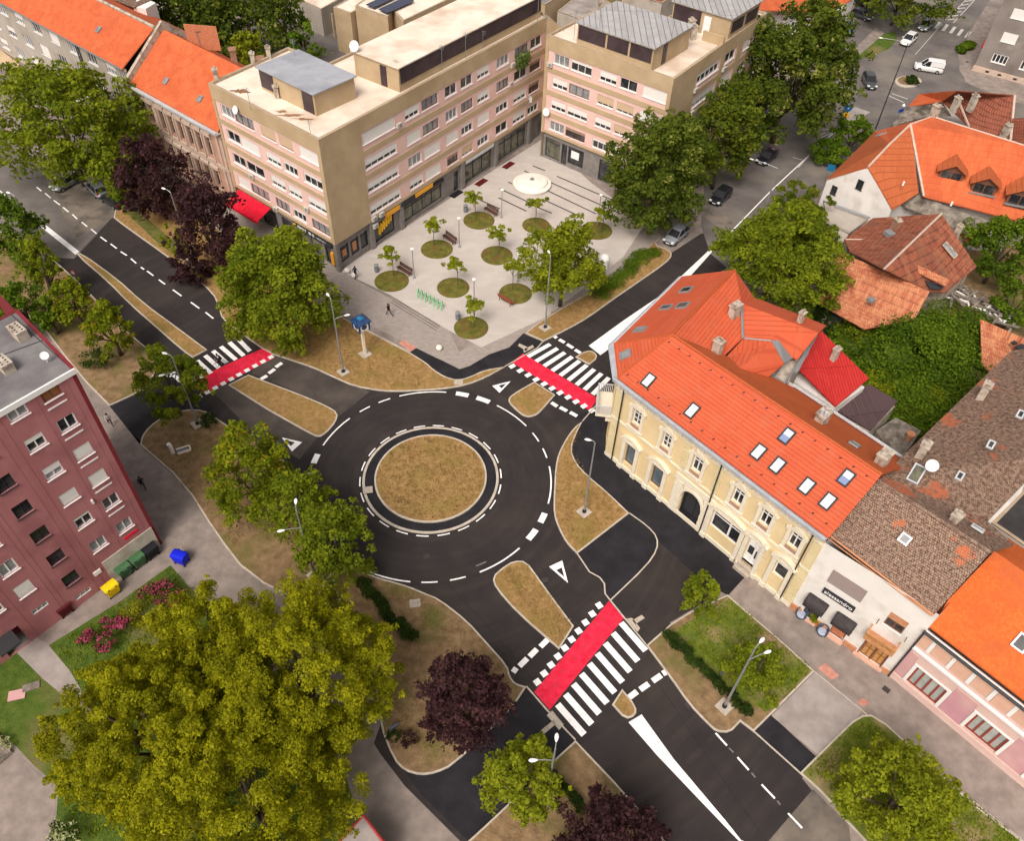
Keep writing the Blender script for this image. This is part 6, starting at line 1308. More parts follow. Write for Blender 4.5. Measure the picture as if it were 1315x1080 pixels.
leafmat('flower_white', (0.25, 0.3, 0.1), (0.6, 0.6, 0.35))
leafmat('leaf_dry', (0.19, 0.125, 0.04), (0.34, 0.235, 0.095))
leafmat('leaf_hedge', (0.018, 0.038, 0.006), (0.05, 0.085, 0.012))
mat('bark', (0.07, 0.05, 0.035), (0.13, 0.10, 0.075), scale=4, rough=.95, detail=6)
rng = np.random.default_rng(11)
def leaves_mesh(name, C_, Rr_, n, size, mat_, flat=.55, seed=0, upb=.35):
    """C_: (k,3) clump centres, Rr_: (k,3) clump radii, n leaves shared over the clumps"""
    g = np.random.default_rng(seed); k = len(C_); w_ = np.prod(Rr_, 1)**.67; w_ = w_/w_.sum(); idx = g.choice(k, n, p=w_)
    d = g.normal(size=(n, 3)); d /= np.linalg.norm(d, axis=1)[:, None]; d[:, 2] = np.where(d[:, 2] < -.3, -d[:, 2], d[:, 2])
    rad = g.random(n)**.28; pos = C_[idx]+d*Rr_[idx]*rad[:, None]
    nr = d*flat+g.normal(size=(n, 3))*.5; nr[:, 2] += upb; nr /= np.linalg.norm(nr, axis=1)[:, None]
    t = np.cross(nr, g.normal(size=(n, 3))); t /= np.linalg.norm(t, axis=1)[:, None]; b = np.cross(nr, t)
    s = size*(.45+1.25*g.random(n)**1.6); tx = t*s[:, None]*.5; bx = b*s[:, None]*.32
    v = np.empty((n, 4, 3), np.float32); v[:, 0] = pos-tx; v[:, 1] = pos+bx; v[:, 2] = pos+tx; v[:, 3] = pos-bx
    me = bpy.data.meshes.new(name); me.vertices.add(n*4); me.vertices.foreach_set('co', v.reshape(-1)); me.loops.add(n*4); me.loops.foreach_set('vertex_index', np.arange(n*4, dtype=np.int32))
    me.polygons.add(n); me.polygons.foreach_set('loop_start', np.arange(0, n*4, 4, dtype=np.int32)); me.polygons.foreach_set('loop_total', np.full(n, 4, np.int32))
    ct = g.random(k); tint = np.clip(ct[idx]*.55+g.random(n)*.45, 0, 1).astype(np.float32)
    a = me.attributes.new('tint', 'FLOAT', 'FACE'); a.data.foreach_set('value', tint); me.materials.append(M[mat_]); me.update(); me.validate(); return me
def clumps(rx, ry, rz, k, seed, cs=.24, low=-.55, lobes=.2, inner=.5):
    g = np.random.default_rng(seed); out = []; ph = g.random(8)*6.28
    while len(out) < k:
        d = g.normal(size=3); d /= np.linalg.norm(d)
        if d[2] < low: continue
        th = math.atan2(d[1], d[0]); m = 1+lobes*(math.sin(2*th+ph[0])*.35+math.sin(3*th+ph[1]+2*d[2])*.4+math.sin(5*th+ph[2])*.3+math.sin(4*d[2]+ph[3])*.3)
        rr = (inner+(1-inner)*g.random()**.6)*m
        out.append((d[0]*rx*rr, d[1]*ry*rr, d[2]*rz*rr))
    C_ = np.array(out); s = (.7+.6*g.random(k))[:, None]*np.array([rx, ry, rz*.8])*cs; s[:, 2] *= .8+.7*g.random(k); s = np.minimum(s, 2.0)
    return C_, s
TREEMESH = {}
def tree(x, y, wpx, hc, rz, m, label, group=None, k=70, leaf=.26, n=None, cs=.24, seed=None, name='tree', trunk=.2, lobes=.2, wy=1.0, category='tree', inner=.45, low=-.9, spray=1, dens=1.0):
    """crown seen centred at survey point x, y with its middle at height hc; wpx = crown width in survey units, rz = half height in metres"""
    seed = seed or int(x*7+y*13); c0 = P(x, y, hc); rx = wpx/2*mpp(x, y, hc)*.84; ry = rx*wy
    n = int(n or min(70000, max(1500, 470*dens*(rx*ry+rx*rz*1.2)*(.26/leaf)**2)))
    t = thing(name, (c0.x, c0.y, 0.0), label, category, group)
    C_, s = clumps(rx, ry, rz, int(k*1.35), seed, cs, lobes=lobes, inner=inner, low=low); C_[:, :2] *= np.clip(1.0-.22*(C_[:, 2:3]/rz), .7, 1.15); C_ = C_+np.array([0, 0, hc])
    if spray:   # small outer twigs of leaves that break up the outline
        gs = np.random.default_rng(seed+5); kk_ = len(C_)*2; ii = gs.choice(len(C_), kk_); dd = C_[ii]-np.array([0, 0, hc-rz*.3]); dd /= np.linalg.norm(dd, axis=1)[:, None]+1e-6; dd += gs.normal(size=dd.shape)*.35
        C_ = np.vstack([C_, C_[ii]+dd*s[ii].max(1)[:, None]*(.5+.4*gs.random(kk_))[:, None]]); s = np.vstack([s, s[ii]*(.28+.2*gs.random(kk_))[:, None]])
    me = leaves_mesh('crown', C_, s, n, leaf, m, seed=seed); o = bpy.data.objects.new('crown', me); link(o); o.parent = t
    mb = MB(); rr = random.Random(seed)
    h0 = max(.6, hc-rz*.75); mb.path([(0, 0, 0), (rr.uniform(-.1, .1), rr.uniform(-.1, .1), h0*.6), (0, 0, h0), (rr.uniform(-.4, .4), rr.uniform(-.4, .4), hc+rz*.3)], [trunk*1.25, trunk, trunk*.9, trunk*.25], 7)
    for i in range(7):
        q = C_[rr.randrange(len(C_))]; mb.path([(0, 0, h0*.85+rr.random()*.4), (q[0]*.45, q[1]*.45, (h0+q[2])/2+.3), (q[0]*.9, q[1]*.9, q[2])], [trunk*.55, trunk*.35, trunk*.12], 5)
    mb.b = Vector((0, 0, 0)); o2 = mb.build('trunk', M['bark'], t, True); return t
def bush(x, y, wpx, hm, m, label, group=None, leaf=.16, wy=1.0, name='bush', z0=.1, cat='bush', k=26):
    seed = int(x*3+y*5); c0 = P(x, y, hm*.5); r = wpx/2*mpp(x, y, hm*.5); C_, s = clumps(r*.85, r*.85*wy, hm*.45, k, seed, .35, low=-.8); C_[:, 2] += hm*.5+z0
    me = leaves_mesh('foliage', C_, s, int(min(9000, 500+r*r*hm**.5*260)), leaf, m, seed=seed); o = bpy.data.objects.new(name, me); link(o); o.location = (c0.x, c0.y, 0); return tag(o, label, cat, group)
def hedge(pts, w, h, m, label, leaf=.14, group=None):
    p = [P(a, b, h*.6) for a, b in pts]; cs = []; rs = []; g = random.Random(len(pts)+int(pts[0][0]))
    base = p[0].copy(); base.z = 0
    for i in range(len(p)-1):
        n = max(2, int((p[i+1]-p[i]).length/.35))
        for j in range(n):
            q = p[i].lerp(p[i+1], j/n)-base; cs.append((q.x+g.uniform(-w, w)*.3, q.y+g.uniform(-w, w)*.3, h*.55+g.uniform(-.1, .1))); rs.append((w*.5, w*.5, h*.5))
    me = leaves_mesh('hedge', np.array(cs), np.array(rs), int(len(cs)*230*w*h/.8), leaf, m, seed=len(cs)); o = bpy.data.objects.new('hedge', me); link(o); o.location = base; return tag(o, label, 'hedge', group)
GT = 'street and yard trees'
tree(78, 160, 212, 8.5, 6.5, 'leaf_green', 'very broad bright green tree over parked cars, in front of the grey terrace', GT, k=150, leaf=.42, cs=.17, trunk=.35, wy=.8)
tree(150, 222, 62, 5.5, 4.2, 'leaf_green', 'small light green tree at the right foot of the broad tree on the left', GT, k=45, leaf=.34)
tree(198, 232, 84, 5.5, 5.2, 'leaf_purple', 'dark purple tree directly in front of the salmon townhouse, left one of the close pair', 'purple leaved trees', k=80, leaf=.34, cs=.22)
tree(268, 288, 92, 5.5, 5.4, 'leaf_purple', 'dark purple tree beside the red awning, with a lamp between it and its twin', 'purple leaved trees', k=80, leaf=.34, cs=.22)
tree(242, 342, 46, 2.5, 2.3, 'leaf_purple', 'low purple tree on the verge at the foot of the purple pair', 'purple leaved trees', k=34, leaf=.3, trunk=.1)
tree(223, 308, 28, 2.4, 2.0, 'leaf_lime', 'thin yellow green sapling under the purple trees', GT, k=22, leaf=.26, trunk=.06)
tree(356, 368, 168, 6.8, 5.6, 'leaf_green', 'large green tree on the verge beside the blue topped totem, before the block', GT, k=120, leaf=.32, cs=.19, trunk=.28, lobes=.12, inner=.3, dens=1.6)
tree(14, 298, 66, 5.0, 3.8, 'leaf_ivy', 'dark green tree cut by the left edge beside the white road bar', GT, k=50, leaf=.3)
tree(52, 345, 44, 4.6, 3.8, 'leaf_green', 'slim green tree beside the road on the left', GT, k=36, leaf=.28)
tree(92, 388, 54, 3.8, 2.8, 'leaf_rusty', 'yellowing tree on the bare verge, nearest the narrow median', GT, k=40, leaf=.24)
tree(140, 420, 64, 4.0, 2.8, 'leaf_rusty', 'thin yellow green tree standing left of the crossing beside the dark round bush', GT, k=44, leaf=.22, cs=.2)
tree(28, 395, 70, 3.4, 2.6, 'leaf_ivy', 'green tree just above the grey roof of the red tower', GT, k=44, leaf=.26)
tree(60, 402, 40, 3.0, 2.2, 'leaf_ivy', 'small dark tree touching the corner of the grey tower roof', GT, k=30, leaf=.24)
tree(214, 487, 94, 5.0, 3.4, 'leaf_green', 'airy green tree hanging over the left end of the zebra crossing', GT, k=60, leaf=.22, cs=.17, trunk=.15, lobes=.3)
tree(318, 606, 120, 5.5, 4.0, 'leaf_rusty', 'round green tree with rusty tips on the dirt verge left of the roundabout', GT, k=90, leaf=.24, cs=.2)
tree(385, 648, 78, 5.0, 3.6, 'leaf_green', 'green tree between the rusty tipped tree and the double lamp', GT, k=60, leaf=.24)
tree(428, 695, 106, 4.6, 3.6, 'leaf_green', 'bright green tree overlapping the lower left edge of the roundabout', GT, k=80, leaf=.24, cs=.2)
tree(196, 935, 236, 8.0, 5.8, 'leaf_olive', 'huge olive yellow tree filling the lower left, its left half', 'huge olive trees', k=330, leaf=.155, cs=.095, trunk=.32, n=135000)
tree(385, 862, 262, 8.5, 6.0, 'leaf_olive', 'huge olive yellow tree beside the path, upper right of its group', 'huge olive trees', k=330, leaf=.155, cs=.095, trunk=.32, n=135000)
tree(312, 1010, 290, 7.5, 5.6, 'leaf_olive', 'huge olive yellow tree cut by the bottom edge', 'huge olive trees', k=330, leaf=.155, cs=.095, trunk=.32, n=135000)
tree(262, 842, 190, 7.2, 5.2, 'leaf_olive', 'olive yellow tree behind the pink shrubs, smallest of the huge group', 'huge olive trees', k=210, leaf=.155, cs=.105, trunk=.28, n=70000)
tree(598, 902, 120, 5.2, 4.2, 'leaf_purple', 'round dark purple tree left of the lower crossing', 'purple leaved trees', k=110, leaf=.24, cs=.19)
tree(672, 1003, 108, 4.2, 3.2, 'leaf_lime', 'bright lime green tree beside a double lamp at the bottom', GT, k=80, leaf=.22, cs=.18)
tree(788, 1092, 146, 3.8, 3.2, 'leaf_purple', 'dark purple tree cut by the bottom edge', 'purple leaved trees', k=100, leaf=.24, cs=.18)
tree(904, 764, 54, 3.0, 1.9, 'leaf_green', 'small green tree at the corner of the fresh asphalt before the yellow house', GT, k=34, leaf=.2, trunk=.08)
tree(975, 856, 74, 3.0, 2.2, 'leaf_green', 'green tree on the grass in front of the yellow house, behind the double lamp', GT, k=54, leaf=.2, trunk=.12)
tree(1157, 1024, 138, 4.0, 3.0, 'leaf_lime', 'broad bright green tree on the lawn at lower right', GT, k=110, leaf=.22, cs=.17)
tree(724, 338, 116, 6.0, 4.6, 'leaf_lime', 'round yellow green tree at the lower edge of the plaza', GT, k=90, leaf=.3, cs=.2, lobes=.12, inner=.3, dens=1.6)
tree(846, 218, 146, 8.0, 6.6, 'leaf_cream', 'tall cream flecked linden in front of the shorter block', GT, k=110, leaf=.38, cs=.2, trunk=.3, lobes=.12, inner=.3, dens=1.6)
tree(932, 168, 84, 8.5, 6.6, 'leaf_deep', 'narrow green linden between the cream flecked tree and the tallest tree', GT, k=80, leaf=.38, lobes=.12, inner=.3, dens=1.6)
tree(1018, 88, 158, 11, 9.0, 'leaf_cream', 'tallest dark cream flecked tree beside the upper street', GT, k=140, leaf=.46, cs=.18, trunk=.35, lobes=.12, inner=.3, dens=1.6)
tree(1160, -12, 96, 6, 4.5, 'leaf_deep', 'green tree over the parked cars at the top edge', GT, k=60, leaf=.45)
tree(1000, 332, 178, 7.5, 5.6, 'leaf_green', 'very large green tree behind the corner house', GT, k=130, leaf=.32, cs=.18, trunk=.3, lobes=.12, inner=.3, dens=1.6)
tree(1098, 170, 52, 3.5, 2.6, 'leaf_ivy', 'small dark tree beside the gabled house and the traffic island', GT, k=34, leaf=.3)
tree(1288, 320, 84, 5.0, 3.6, 'leaf_ivy', 'green yard tree below the dormers at the right edge', GT, k=60, leaf=.3)
tree(1308, 388, 56, 4.0, 3.0, 'leaf_ivy', 'green yard tree at the right edge beside the grey boards', GT, k=40, leaf=.28)
tree(240, 18, 120, 9, 7, 'leaf_cream', 'dark courtyard tree behind the orange roofs, left one', GT, k=80, leaf=.5)
tree(318, 22, 130, 9, 7.5, 'leaf_cream', 'dark courtyard tree behind the salmon townhouse, right one', GT, k=90, leaf=.5)
tree(322, 66, 44, 12, 3, 'leaf_lime', 'light green treetop behind the chimneys of the tan block', GT, k=30, leaf=.4)
tree(392, 62, 44, 7, 3.5, 'leaf_ivy', 'green tree in the courtyard at the rear of the tan block', GT, k=30, leaf=.45)
tree(1030, 258, 70, 4.0, 3.2, 'leaf_deep', 'spiky loose tree above the very large green tree', GT, k=26, leaf=.3, cs=.16, lobes=.4)
GB_ = 'bushes'
bush(121, 462, 38, 1.9, 'leaf_hedge', 'dark round bush on the verge left of the crossing', GB_)
bush(267, 541, 22, 1.3, 'leaf_hedge', 'small dark bush beside the lamp base near the crossing', GB_)
bush(1068, 198, 50, 3.0, 'leaf_ivy', 'rounded green bush beside the street before the white gable', GB_, leaf=.28)
bush(525, 950, 24, .9, 'leaf_purple', 'small reddish shrub on bare ground left of the purple tree', GB_, leaf=.12)
bush(505, 946, 20, .8, 'leaf_hedge', 'tiny green shrub beside the reddish shrub', GB_, leaf=.12)
bush(196, 783, 66, 1.6, 'leaf_olive', 'bush with pink flowers at the top of the lawn', GB_, leaf=.14)
def flowers(x, y, wpx, hgt, m, label, n=260, k=16):
    seed = int(x+y); c0 = P(x, y, hgt); r = wpx/2*mpp(x, y, hgt); C_, s = clumps(r, r*.7, .35, k, seed, .3, low=-.2); C_[:, 2] += hgt
    me = leaves_mesh('flowers', C_, s, n*6, .15, 'leaf_hedge', seed=seed); me2 = leaves_mesh('blossom', C_+np.array([0, 0, .12]), s*1.05, n*2, .15, m, seed=seed+1)
    t = thing('flowering_shrub', (c0.x, c0.y, 0), label, 'shrub', 'flowering shrubs')
    for nm, q in (('foliage', me), ('blossom', me2)): o = bpy.data.objects.new(nm, q); link(o); o.parent = t
flowers(126, 822, 42, 1.0, 'flower_pink', 'pink flowering shrub on the lawn, nearest the red tower')
flowers(148, 802, 30, 1.1, 'flower_pink', 'pink flowering shrub on the lawn, above the one nearest the tower')
flowers(205, 765, 50, 1.4, 'flower_pink', 'pink flowering shrub beside the yellow container end of the lawn')
flowers(85, 1068, 40, .9, 'flower_white', 'pale flowering shrub at the bottom left corner', 200)
hedge([(466, 746), (500, 790), (538, 822)], 1.0, 1.3, 'leaf_hedge', 'dark clipped hedge under the bright green tree beside the roundabout')
hedge([(856, 812), (905, 862), (966, 920)], .9, .9, 'leaf_hedge', 'low dark hedge on the verge behind the double lamp', group=None)
hedge([(700, 985), (725, 1010), (752, 1042)], .9, 1.0, 'leaf_hedge', 'short dark hedge beside the lime green tree')
hedge([(768, 376), (800, 350), (840, 318)], 2.0, .6, 'leaf_ivy', 'green hedge strip along the upper plaza verge')
hedge([(1233, 64), (1249, 54)], 1.6, .9, 'leaf_ivy', 'small green planting at the street corner before the grey building', leaf=.3)
# ivy mound and undergrowth
mnd = thing('ivy_thicket', (P(1175, 470, 0).x, P(1175, 470, 0).y, 0), 'dense green ivy mound swallowing a roof in the yard behind the red metal roof', 'thicket')
g = np.random.default_rng(4); cc = []
for i in range(170):
    a, b = g.random(), g.random(); x = 1095+a*165; y = 400+b*135
    if (x-1175)**2/88**2+(y-455)**2/75**2 > 1.15: continue
    h = 1.5+3.2*max(0, 1-((x-1195)/80)**2)*max(.2, 1-((y-425)/80)**2); h *= .75+.5*g.random(); q = P(x, y, h); cc.append((q.x-mnd.location.x, q.y-mnd.location.y, h))
cc = np.array(cc); me = leaves_mesh('foliage', cc, np.array([1.7, 1.7, 1.0])*(.6+.8*g.random((len(cc), 1))), 42000, .26, 'leaf_ivy', seed=9, upb=.8); o = bpy.data.objects.new('foliage', me); link(o); o.parent = mnd
part(mnd, 'earth_core', 'grass', lambda mb: [mb.lathe(Vector((q[0], q[1], 0))+mnd.location, [(1.6, 0), (1.5, max(.2, q[2]-.6)), (.6, q[2]-.2)], 8) for q in cc[::3]])
cc = []
for i in range(110):
    x = 1045+g.random()*190; y = 400+g.random()*160
    if not (y > 405+(x-1045)*.28 and y < 480+(x-1045)*.62 and x+y*.2 > 1130): continue
    q = P(x, y, .8); cc.append((q.x, q.y, .3+g.random()*.9))
cc = np.array(cc); c0 = cc[0].copy(); c0[2] = 0
me = leaves_mesh('undergrowth', cc-c0, np.tile([1.4, 1.4, .9], (len(cc), 1)), 30000, .24, 'leaf_ivy', seed=19, upb=.6); o = bpy.data.objects.new('undergrowth', me); link(o); o.location = c0; o['kind'] = 'stuff'
o['label'] = 'tangled green undergrowth between the red metal roof and the ivy mound'
for (x, y, w_, h_, m_, lab) in [(1108, 420, 62, 3.0, 'leaf_green', 'yellow green bush against the wall of the pale tiled house'), (1130, 500, 60, 2.6, 'leaf_rusty', 'light green bush between the red roof and the ivy mound'), (1178, 508, 70, 2.6, 'leaf_green', 'broad bright bush at the foot of the ivy mound'), (1200, 535, 56, 2.2, 'leaf_ivy', 'bush beside the edge of the mottled roof'), (1158, 528, 50, 2.0, 'leaf_lime', 'lime green bush above the weathered terrace slab'), (1070, 408, 50, 2.4, 'leaf_hedge', 'dark bush under the very large green tree'), (1225, 505, 44, 2.2, 'leaf_green', 'bright bush right of the ivy mound foot')]: bush(x, y, w_, h_*1.35, m_, lab, 'bushes in the overgrown yard', leaf=.24, k=40)
sheet('yard_ground', [(1030, 380), (1100, 395), (1280, 420), (1190, 560), (1130, 610), (1010, 500)], .02, 'grass')
sheet('yard_ground', [(1190, 330), (1400, 300), (1450, 440), (1290, 450), (1200, 390)], .02, 'dirt')
sheet('grass_patch', [(860, 815), (935, 768), (1040, 862), (985, 915), (950, 900)], .135, 'grass_lawn')
sheet('grass_patch', [(150, 262), (165, 262), (235, 320), (262, 345), (268, 364), (200, 310)], .135, 'grass_dry_green')
# grass blades as real tufts on the lawns
def tufts(name, pts, z, n, size, m, label):
    P2 = G(pts); xs = [p[0] for p in P2]; ys = [p[1] for p in P2]; gg = np.random.default_rng(n); out = []
    while len(out) < n:
        x, y = gg.uniform(min(xs), max(xs)), gg.uniform(min(ys), max(ys)); ins = False; j = len(P2)-1
        for i in range(len(P2)):
            if (P2[i][1] > y) != (P2[j][1] > y) and x < (P2[j][0]-P2[i][0])*(y-P2[i][1])/(P2[j][1]-P2[i][1])+P2[i][0]: ins = not ins
            j = i
        if ins: out.append((x, y, z))
    C_ = np.array(out); me = leaves_mesh(name, C_, np.tile([.35, .35, .06], (n, 1)), n*7, size, m, seed=n, upb=.5); o = bpy.data.objects.new(name, me); link(o); o['kind'] = 'stuff'; o['label'] = label
tufts('grass_tufts', [(219, 728), (260, 775), (330, 850), (300, 1050), (100, 1080), (75, 1010), (45, 940), (120, 900), (70, 830), (155, 775)], .03, 2600, .13, 'leaf_green', 'tufts of green grass on the lawn by the red tower')
tufts('grass_tufts', [(862, 816), (935, 770), (1042, 862), (980, 915)], .15, 900, .12, 'leaf_green', 'tufts of grass around the double lamp before the yellow house')
tufts('grass_tufts', [(1040, 990), (1112, 925), (1180, 975), (1310, 1084), (1160, 1100)], .15, 1500, .12, 'leaf_green', 'tufts of grass on the lower right lawn')
# plaza planting circles with saplings
circ_ = [(503, 361, 21.5), (561, 320, 20), (615, 283, 19.5), (582, 369.5, 20.5), (638, 328, 20), (688.5, 289.5, 17.5), (605, 421, 22), (662, 377, 21), (766, 296, 19.5)]
sap = [(503, 329, 'beside the bench nearest the bakery posters'), (556, 290, 'left of the middle bench'), (610, 257, 'farthest up the plaza beside a bin'), (587, 341, 'above the green bicycle racks'), (641, 301, 'in the middle of the plaza'), (689, 262, 'nearest the white round bench'), (609, 395, 'nearest the footpath corner'), (659, 346, 'half hidden by the round tree'), (776, 273, 'at the right end of the plaza')]
for (x, y, r), (sx, sy, lab) in zip(circ_, sap):
    c0 = P(x, y, 0); rad = r*mpp(x, y); mb = MB()
    mb.lathe((c0.x, c0.y, 0), [(rad, .0), (rad, .05), (rad*.9, .09), (.05, .12)], 36); struct('planting_circle', mb, M['grass_circle'])
    tp_ = P(sx, sy, 2.9); b0 = Vector((tp_.x, tp_.y, 0)); rd_ = (b0-Vector((c0.x, c0.y, 0)))
    if rd_.length > rad*.8: b0 = Vector((c0.x, c0.y, 0))+rd_.normalized()*rad*.75
    t = thing('sapling', b0, 'young staked tree in a round grass bed, '+lab, 'sapling', 'saplings in the plaza beds')
    sd = int(sx); C_, s = clumps(1.15, 1.15, .9, 16, sd, .34, lobes=.5, inner=.25); C_[:, 2] += 3.0
    me = leaves_mesh('crown', C_, s*.95, 800, .28, 'leaf_lime', seed=sd); o = bpy.data.objects.new('crown', me); link(o); o.parent = t
    mb = MB(); mb.path([(0, 0, 0), (.03, 0, 1.6), (0, .03, 3.4)], [.05, .04, .02], 5)
    for i in range(5): q = C_[i*2]; mb.path([(0, 0, 1.8+.15*i), tuple(q)], [.025, .01], 4)
    mb.build('trunk', M['bark'], t)

for nm, pts, zz, n_ in (('the small verge beside the yellow house', [(748, 545), (716, 600), (714, 660), (741, 706), (800, 658), (755, 611), (734, 577)], .13, 700), ('the verge below the plaza', [(290, 400), (350, 450), (460, 494), (540, 497), (543, 472), (518, 455), (440, 414)], .13, 1300),
    ('the median before the right crossing', [(640, 735), (675, 725), (735, 803), (718, 830)], .13, 400), ('the dirt verge left of the roundabout', [(185, 565), (260, 530), (370, 600), (390, 690), (300, 700)], .13, 1300), ('the dirt verge under the dark purple tree', [(480, 745), (560, 775), (650, 860), (655, 900), (540, 985), (490, 900)], .13, 1300), ('the verge beside the upper plaza edge', [(700, 430), (855, 330), (840, 312), (690, 415)], .13, 500)):
    tufts('dry_tufts', pts, zz, int(n_*.8), .085, 'leaf_dry', 'short dry grass tufts on '+nm)
cc = []
while len(cc) < 900:
    a_, r2 = R.random()*6.283, (RI-.3)*math.sqrt(R.random()); cc.append((CX+r2*math.cos(a_), CY+r2*math.sin(a_), .22))
me = leaves_mesh('dry_tufts', np.array(cc), np.tile([.3, .3, .05], (900, 1)), 6000, .10, 'leaf_dry', seed=77, upb=.6); o = bpy.data.objects.new('dry_tufts', me); link(o); o['kind'] = 'stuff'; o['label'] = 'short dry grass tufts on the round central island'
bush(1172, 103, 15, 1.2, 'leaf_hedge', 'dark shrub on the small planted roundabout in the upper street', GB_, leaf=.3)
# ------------------------------------------------------------------ street furniture
mat('lamp_white', (0.80, 0.80, 0.78), rough=.35)
mat('zinc', (0.30, 0.31, 0.32), (0.38, 0.39, 0.40), scale=2, rough=.45, metal=.5)
mat('wood_dark', (0.075, 0.035, 0.028), (0.12, 0.06, 0.045), scale=4, rough=.6, stretch=(1, 1, 1))
mat('wood_red', (0.20, 0.05, 0.035), (0.28, 0.08, 0.05), scale=4, rough=.6)
mat('totem_blue', (0.012, 0.03, 0.10), (0.02, 0.06, 0.17), scale=2, rough=.3, spec=.6)
mat('totem_glass', (0.02, 0.16, 0.32), rough=.2); mat('rack_green', (0.10, 0.55, 0.22), rough=.5); mat('bin_grey', (0.17, 0.18, 0.20), rough=.6)
mat('cream_paint', (0.70, 0.62, 0.50), (0.76, 0.68, 0.56), scale=2, rough=.7)
mat('plastic_black', (0.018, 0.018, 0.022), rough=.5); mat('plastic_green', (0.05, 0.125, 0.055), (0.07, 0.16, 0.075), scale=2, rough=.5); mat('plastic_yellow', (0.78, 0.56, 0.01), rough=.45); mat('plastic_blue', (0.008, 0.02, 0.62), rough=.45); mat('plastic_maroon', (0.10, 0.012, 0.015), rough=.5)
mat('tyre', (0.015, 0.015, 0.016), rough=.9); mat('rim', (0.35, 0.35, 0.36), rough=.4, metal=.6); mat('headlamp', (0.75, 0.78, 0.8), rough=.15, spec=.8); mat('tail_lamp', (0.45, 0.01, 0.01), rough=.3)
mat('sign_red', (0.65, 0.02, 0.03), rough=.5); mat('sign_blue', (0.01, 0.16, 0.55), rough=.5); mat('stone_white', (0.68, 0.63, 0.57), (0.78, 0.73, 0.67), scale=1.2, rough=.85, detail=8)
mat('wicker', (0.06, 0.07, 0.10), (0.10, 0.12, 0.17), scale=8, rough=.8); mat('cushion', (0.36, 0.40, 0.52), rough=.9)
def head(mb, c, d):
    d = Vector(d).normalized(); s = Vector((-d.y, d.x, 0)).normalized(); c = Vector(c); rings = []
    for t, w_, h in ((-.24, .04, .03), (-.1, .1, .06), (.08, .14, .08), (.25, .11, .06), (.34, .03, .02)):
        rings.append([c+d*t+s*w_*math.cos(a)+Vector((0, 0, h*math.sin(a))) for a in [2*math.pi*i/10 for i in range(10)]])
    mb.loft(rings)
def lamp(bx, by, h, heads, label, base=True, low=True, z0=.12, group='street lamps around the roundabout', pm_='zinc'):
    p = P(bx, by, z0); t = thing('street_lamp', (p.x, p.y, z0), label, 'street lamp', group); L0 = Vector((p.x, p.y, z0))
    if base: part(t, 'base_plate', 'tactile', lambda mb: mb.box(L0+Vector((0, 0, .04)), 1.05, 1.05, .12, rot=.75)); part(t, 'base_cover', 'plastic_black', lambda mb: mb.lathe(L0, [(.2, .1), (.17, .35), (.09, .5)], 10))
    part(t, 'pole', pm_, lambda mb: mb.tube(L0, L0+Vector((0, 0, h)), .11, .055, 10))
    for (dx, dy, zz, ln) in heads:
        d = Vector((dx, dy, 0)).normalized(); top = L0+Vector((0, 0, zz)); e = top+d*ln+Vector((0, 0, .25))
        a = part(t, 'arm', 'zinc', lambda mb: mb.path([top, top+d*ln*.5+Vector((0, 0, .2)), e], .035, 6)); part(t, 'lamp_head', 'lamp_white', lambda mb: head(mb, e+d*.25, d), parent=a)
    return t
def toward(ax, ay, az, bx, by, bz):
    v = P(bx, by, bz)-P(ax, ay, az); return (v.x, v.y)
lamp(441, 478, 9.6, [(-.6, .9, 9.6, .35), (.9, .35, 7.2, 1.0)], 'double headed grey lamp on bare verge beside the blue topped totem')
lamp(750, 658, 9.6, [(-1, .2, 9.6, .3)], 'tall grey lamp on the verge between the roundabout and yellow house')
lamp(930, 908, 9.6, [(.9, .9, 9.6, .3), (1, .4, 7.8, 1.1)], 'double headed grey lamp at the end of the hedge before the yellow house')
lamp(700, 421, 9.6, [(-.3, .9, 9.6, .3)], 'grey lamp at the foot of the round yellow green plaza tree')
lamp(254, 545, 9.0, [(-1, .3, 9.0, .4), (-1, -.5, 7.0, 1.1)], 'double headed lamp whose head shows above the zebra crossing tree')
lamp(404, 740, 9.3, [(-.1, .5, 9.3, .4), (-1, -.35, 7.0, 1.2)], 'double headed lamp sticking out of the bright green tree by the roundabout')
lamp(702, 1024, 9.0, [(.1, .9, 9.0, .3), (-1, -.1, 7.0, 1.0)], 'double headed lamp rising from the lime green tree at the bottom')
lamp(246, 332, 9.0, [(-.9, .4, 9.0, .6)], 'lamp between the two dark purple trees')
lamp(60, 338, 9.0, [(-.9, .4, 9.0, .5)], 'lamp hidden in the foliage beside the white road bar')
lamp(983, 268, 6.0, [(-1.2, .6, 6.0, 3.2)], 'lamp with a long side arm over the upper street', False, z0=0)
lamp(1124, 166, 13, [(-1, .2, 13, 3.5)], 'very tall dark mast lamp beside the small planted roundabout', False, z0=0, pm_='metal_dark')
lamp(1238, 56, 9, [(-.8, .4, 9, 1.5)], 'thin lamp beside the far zebra crossing', False, z0=0)
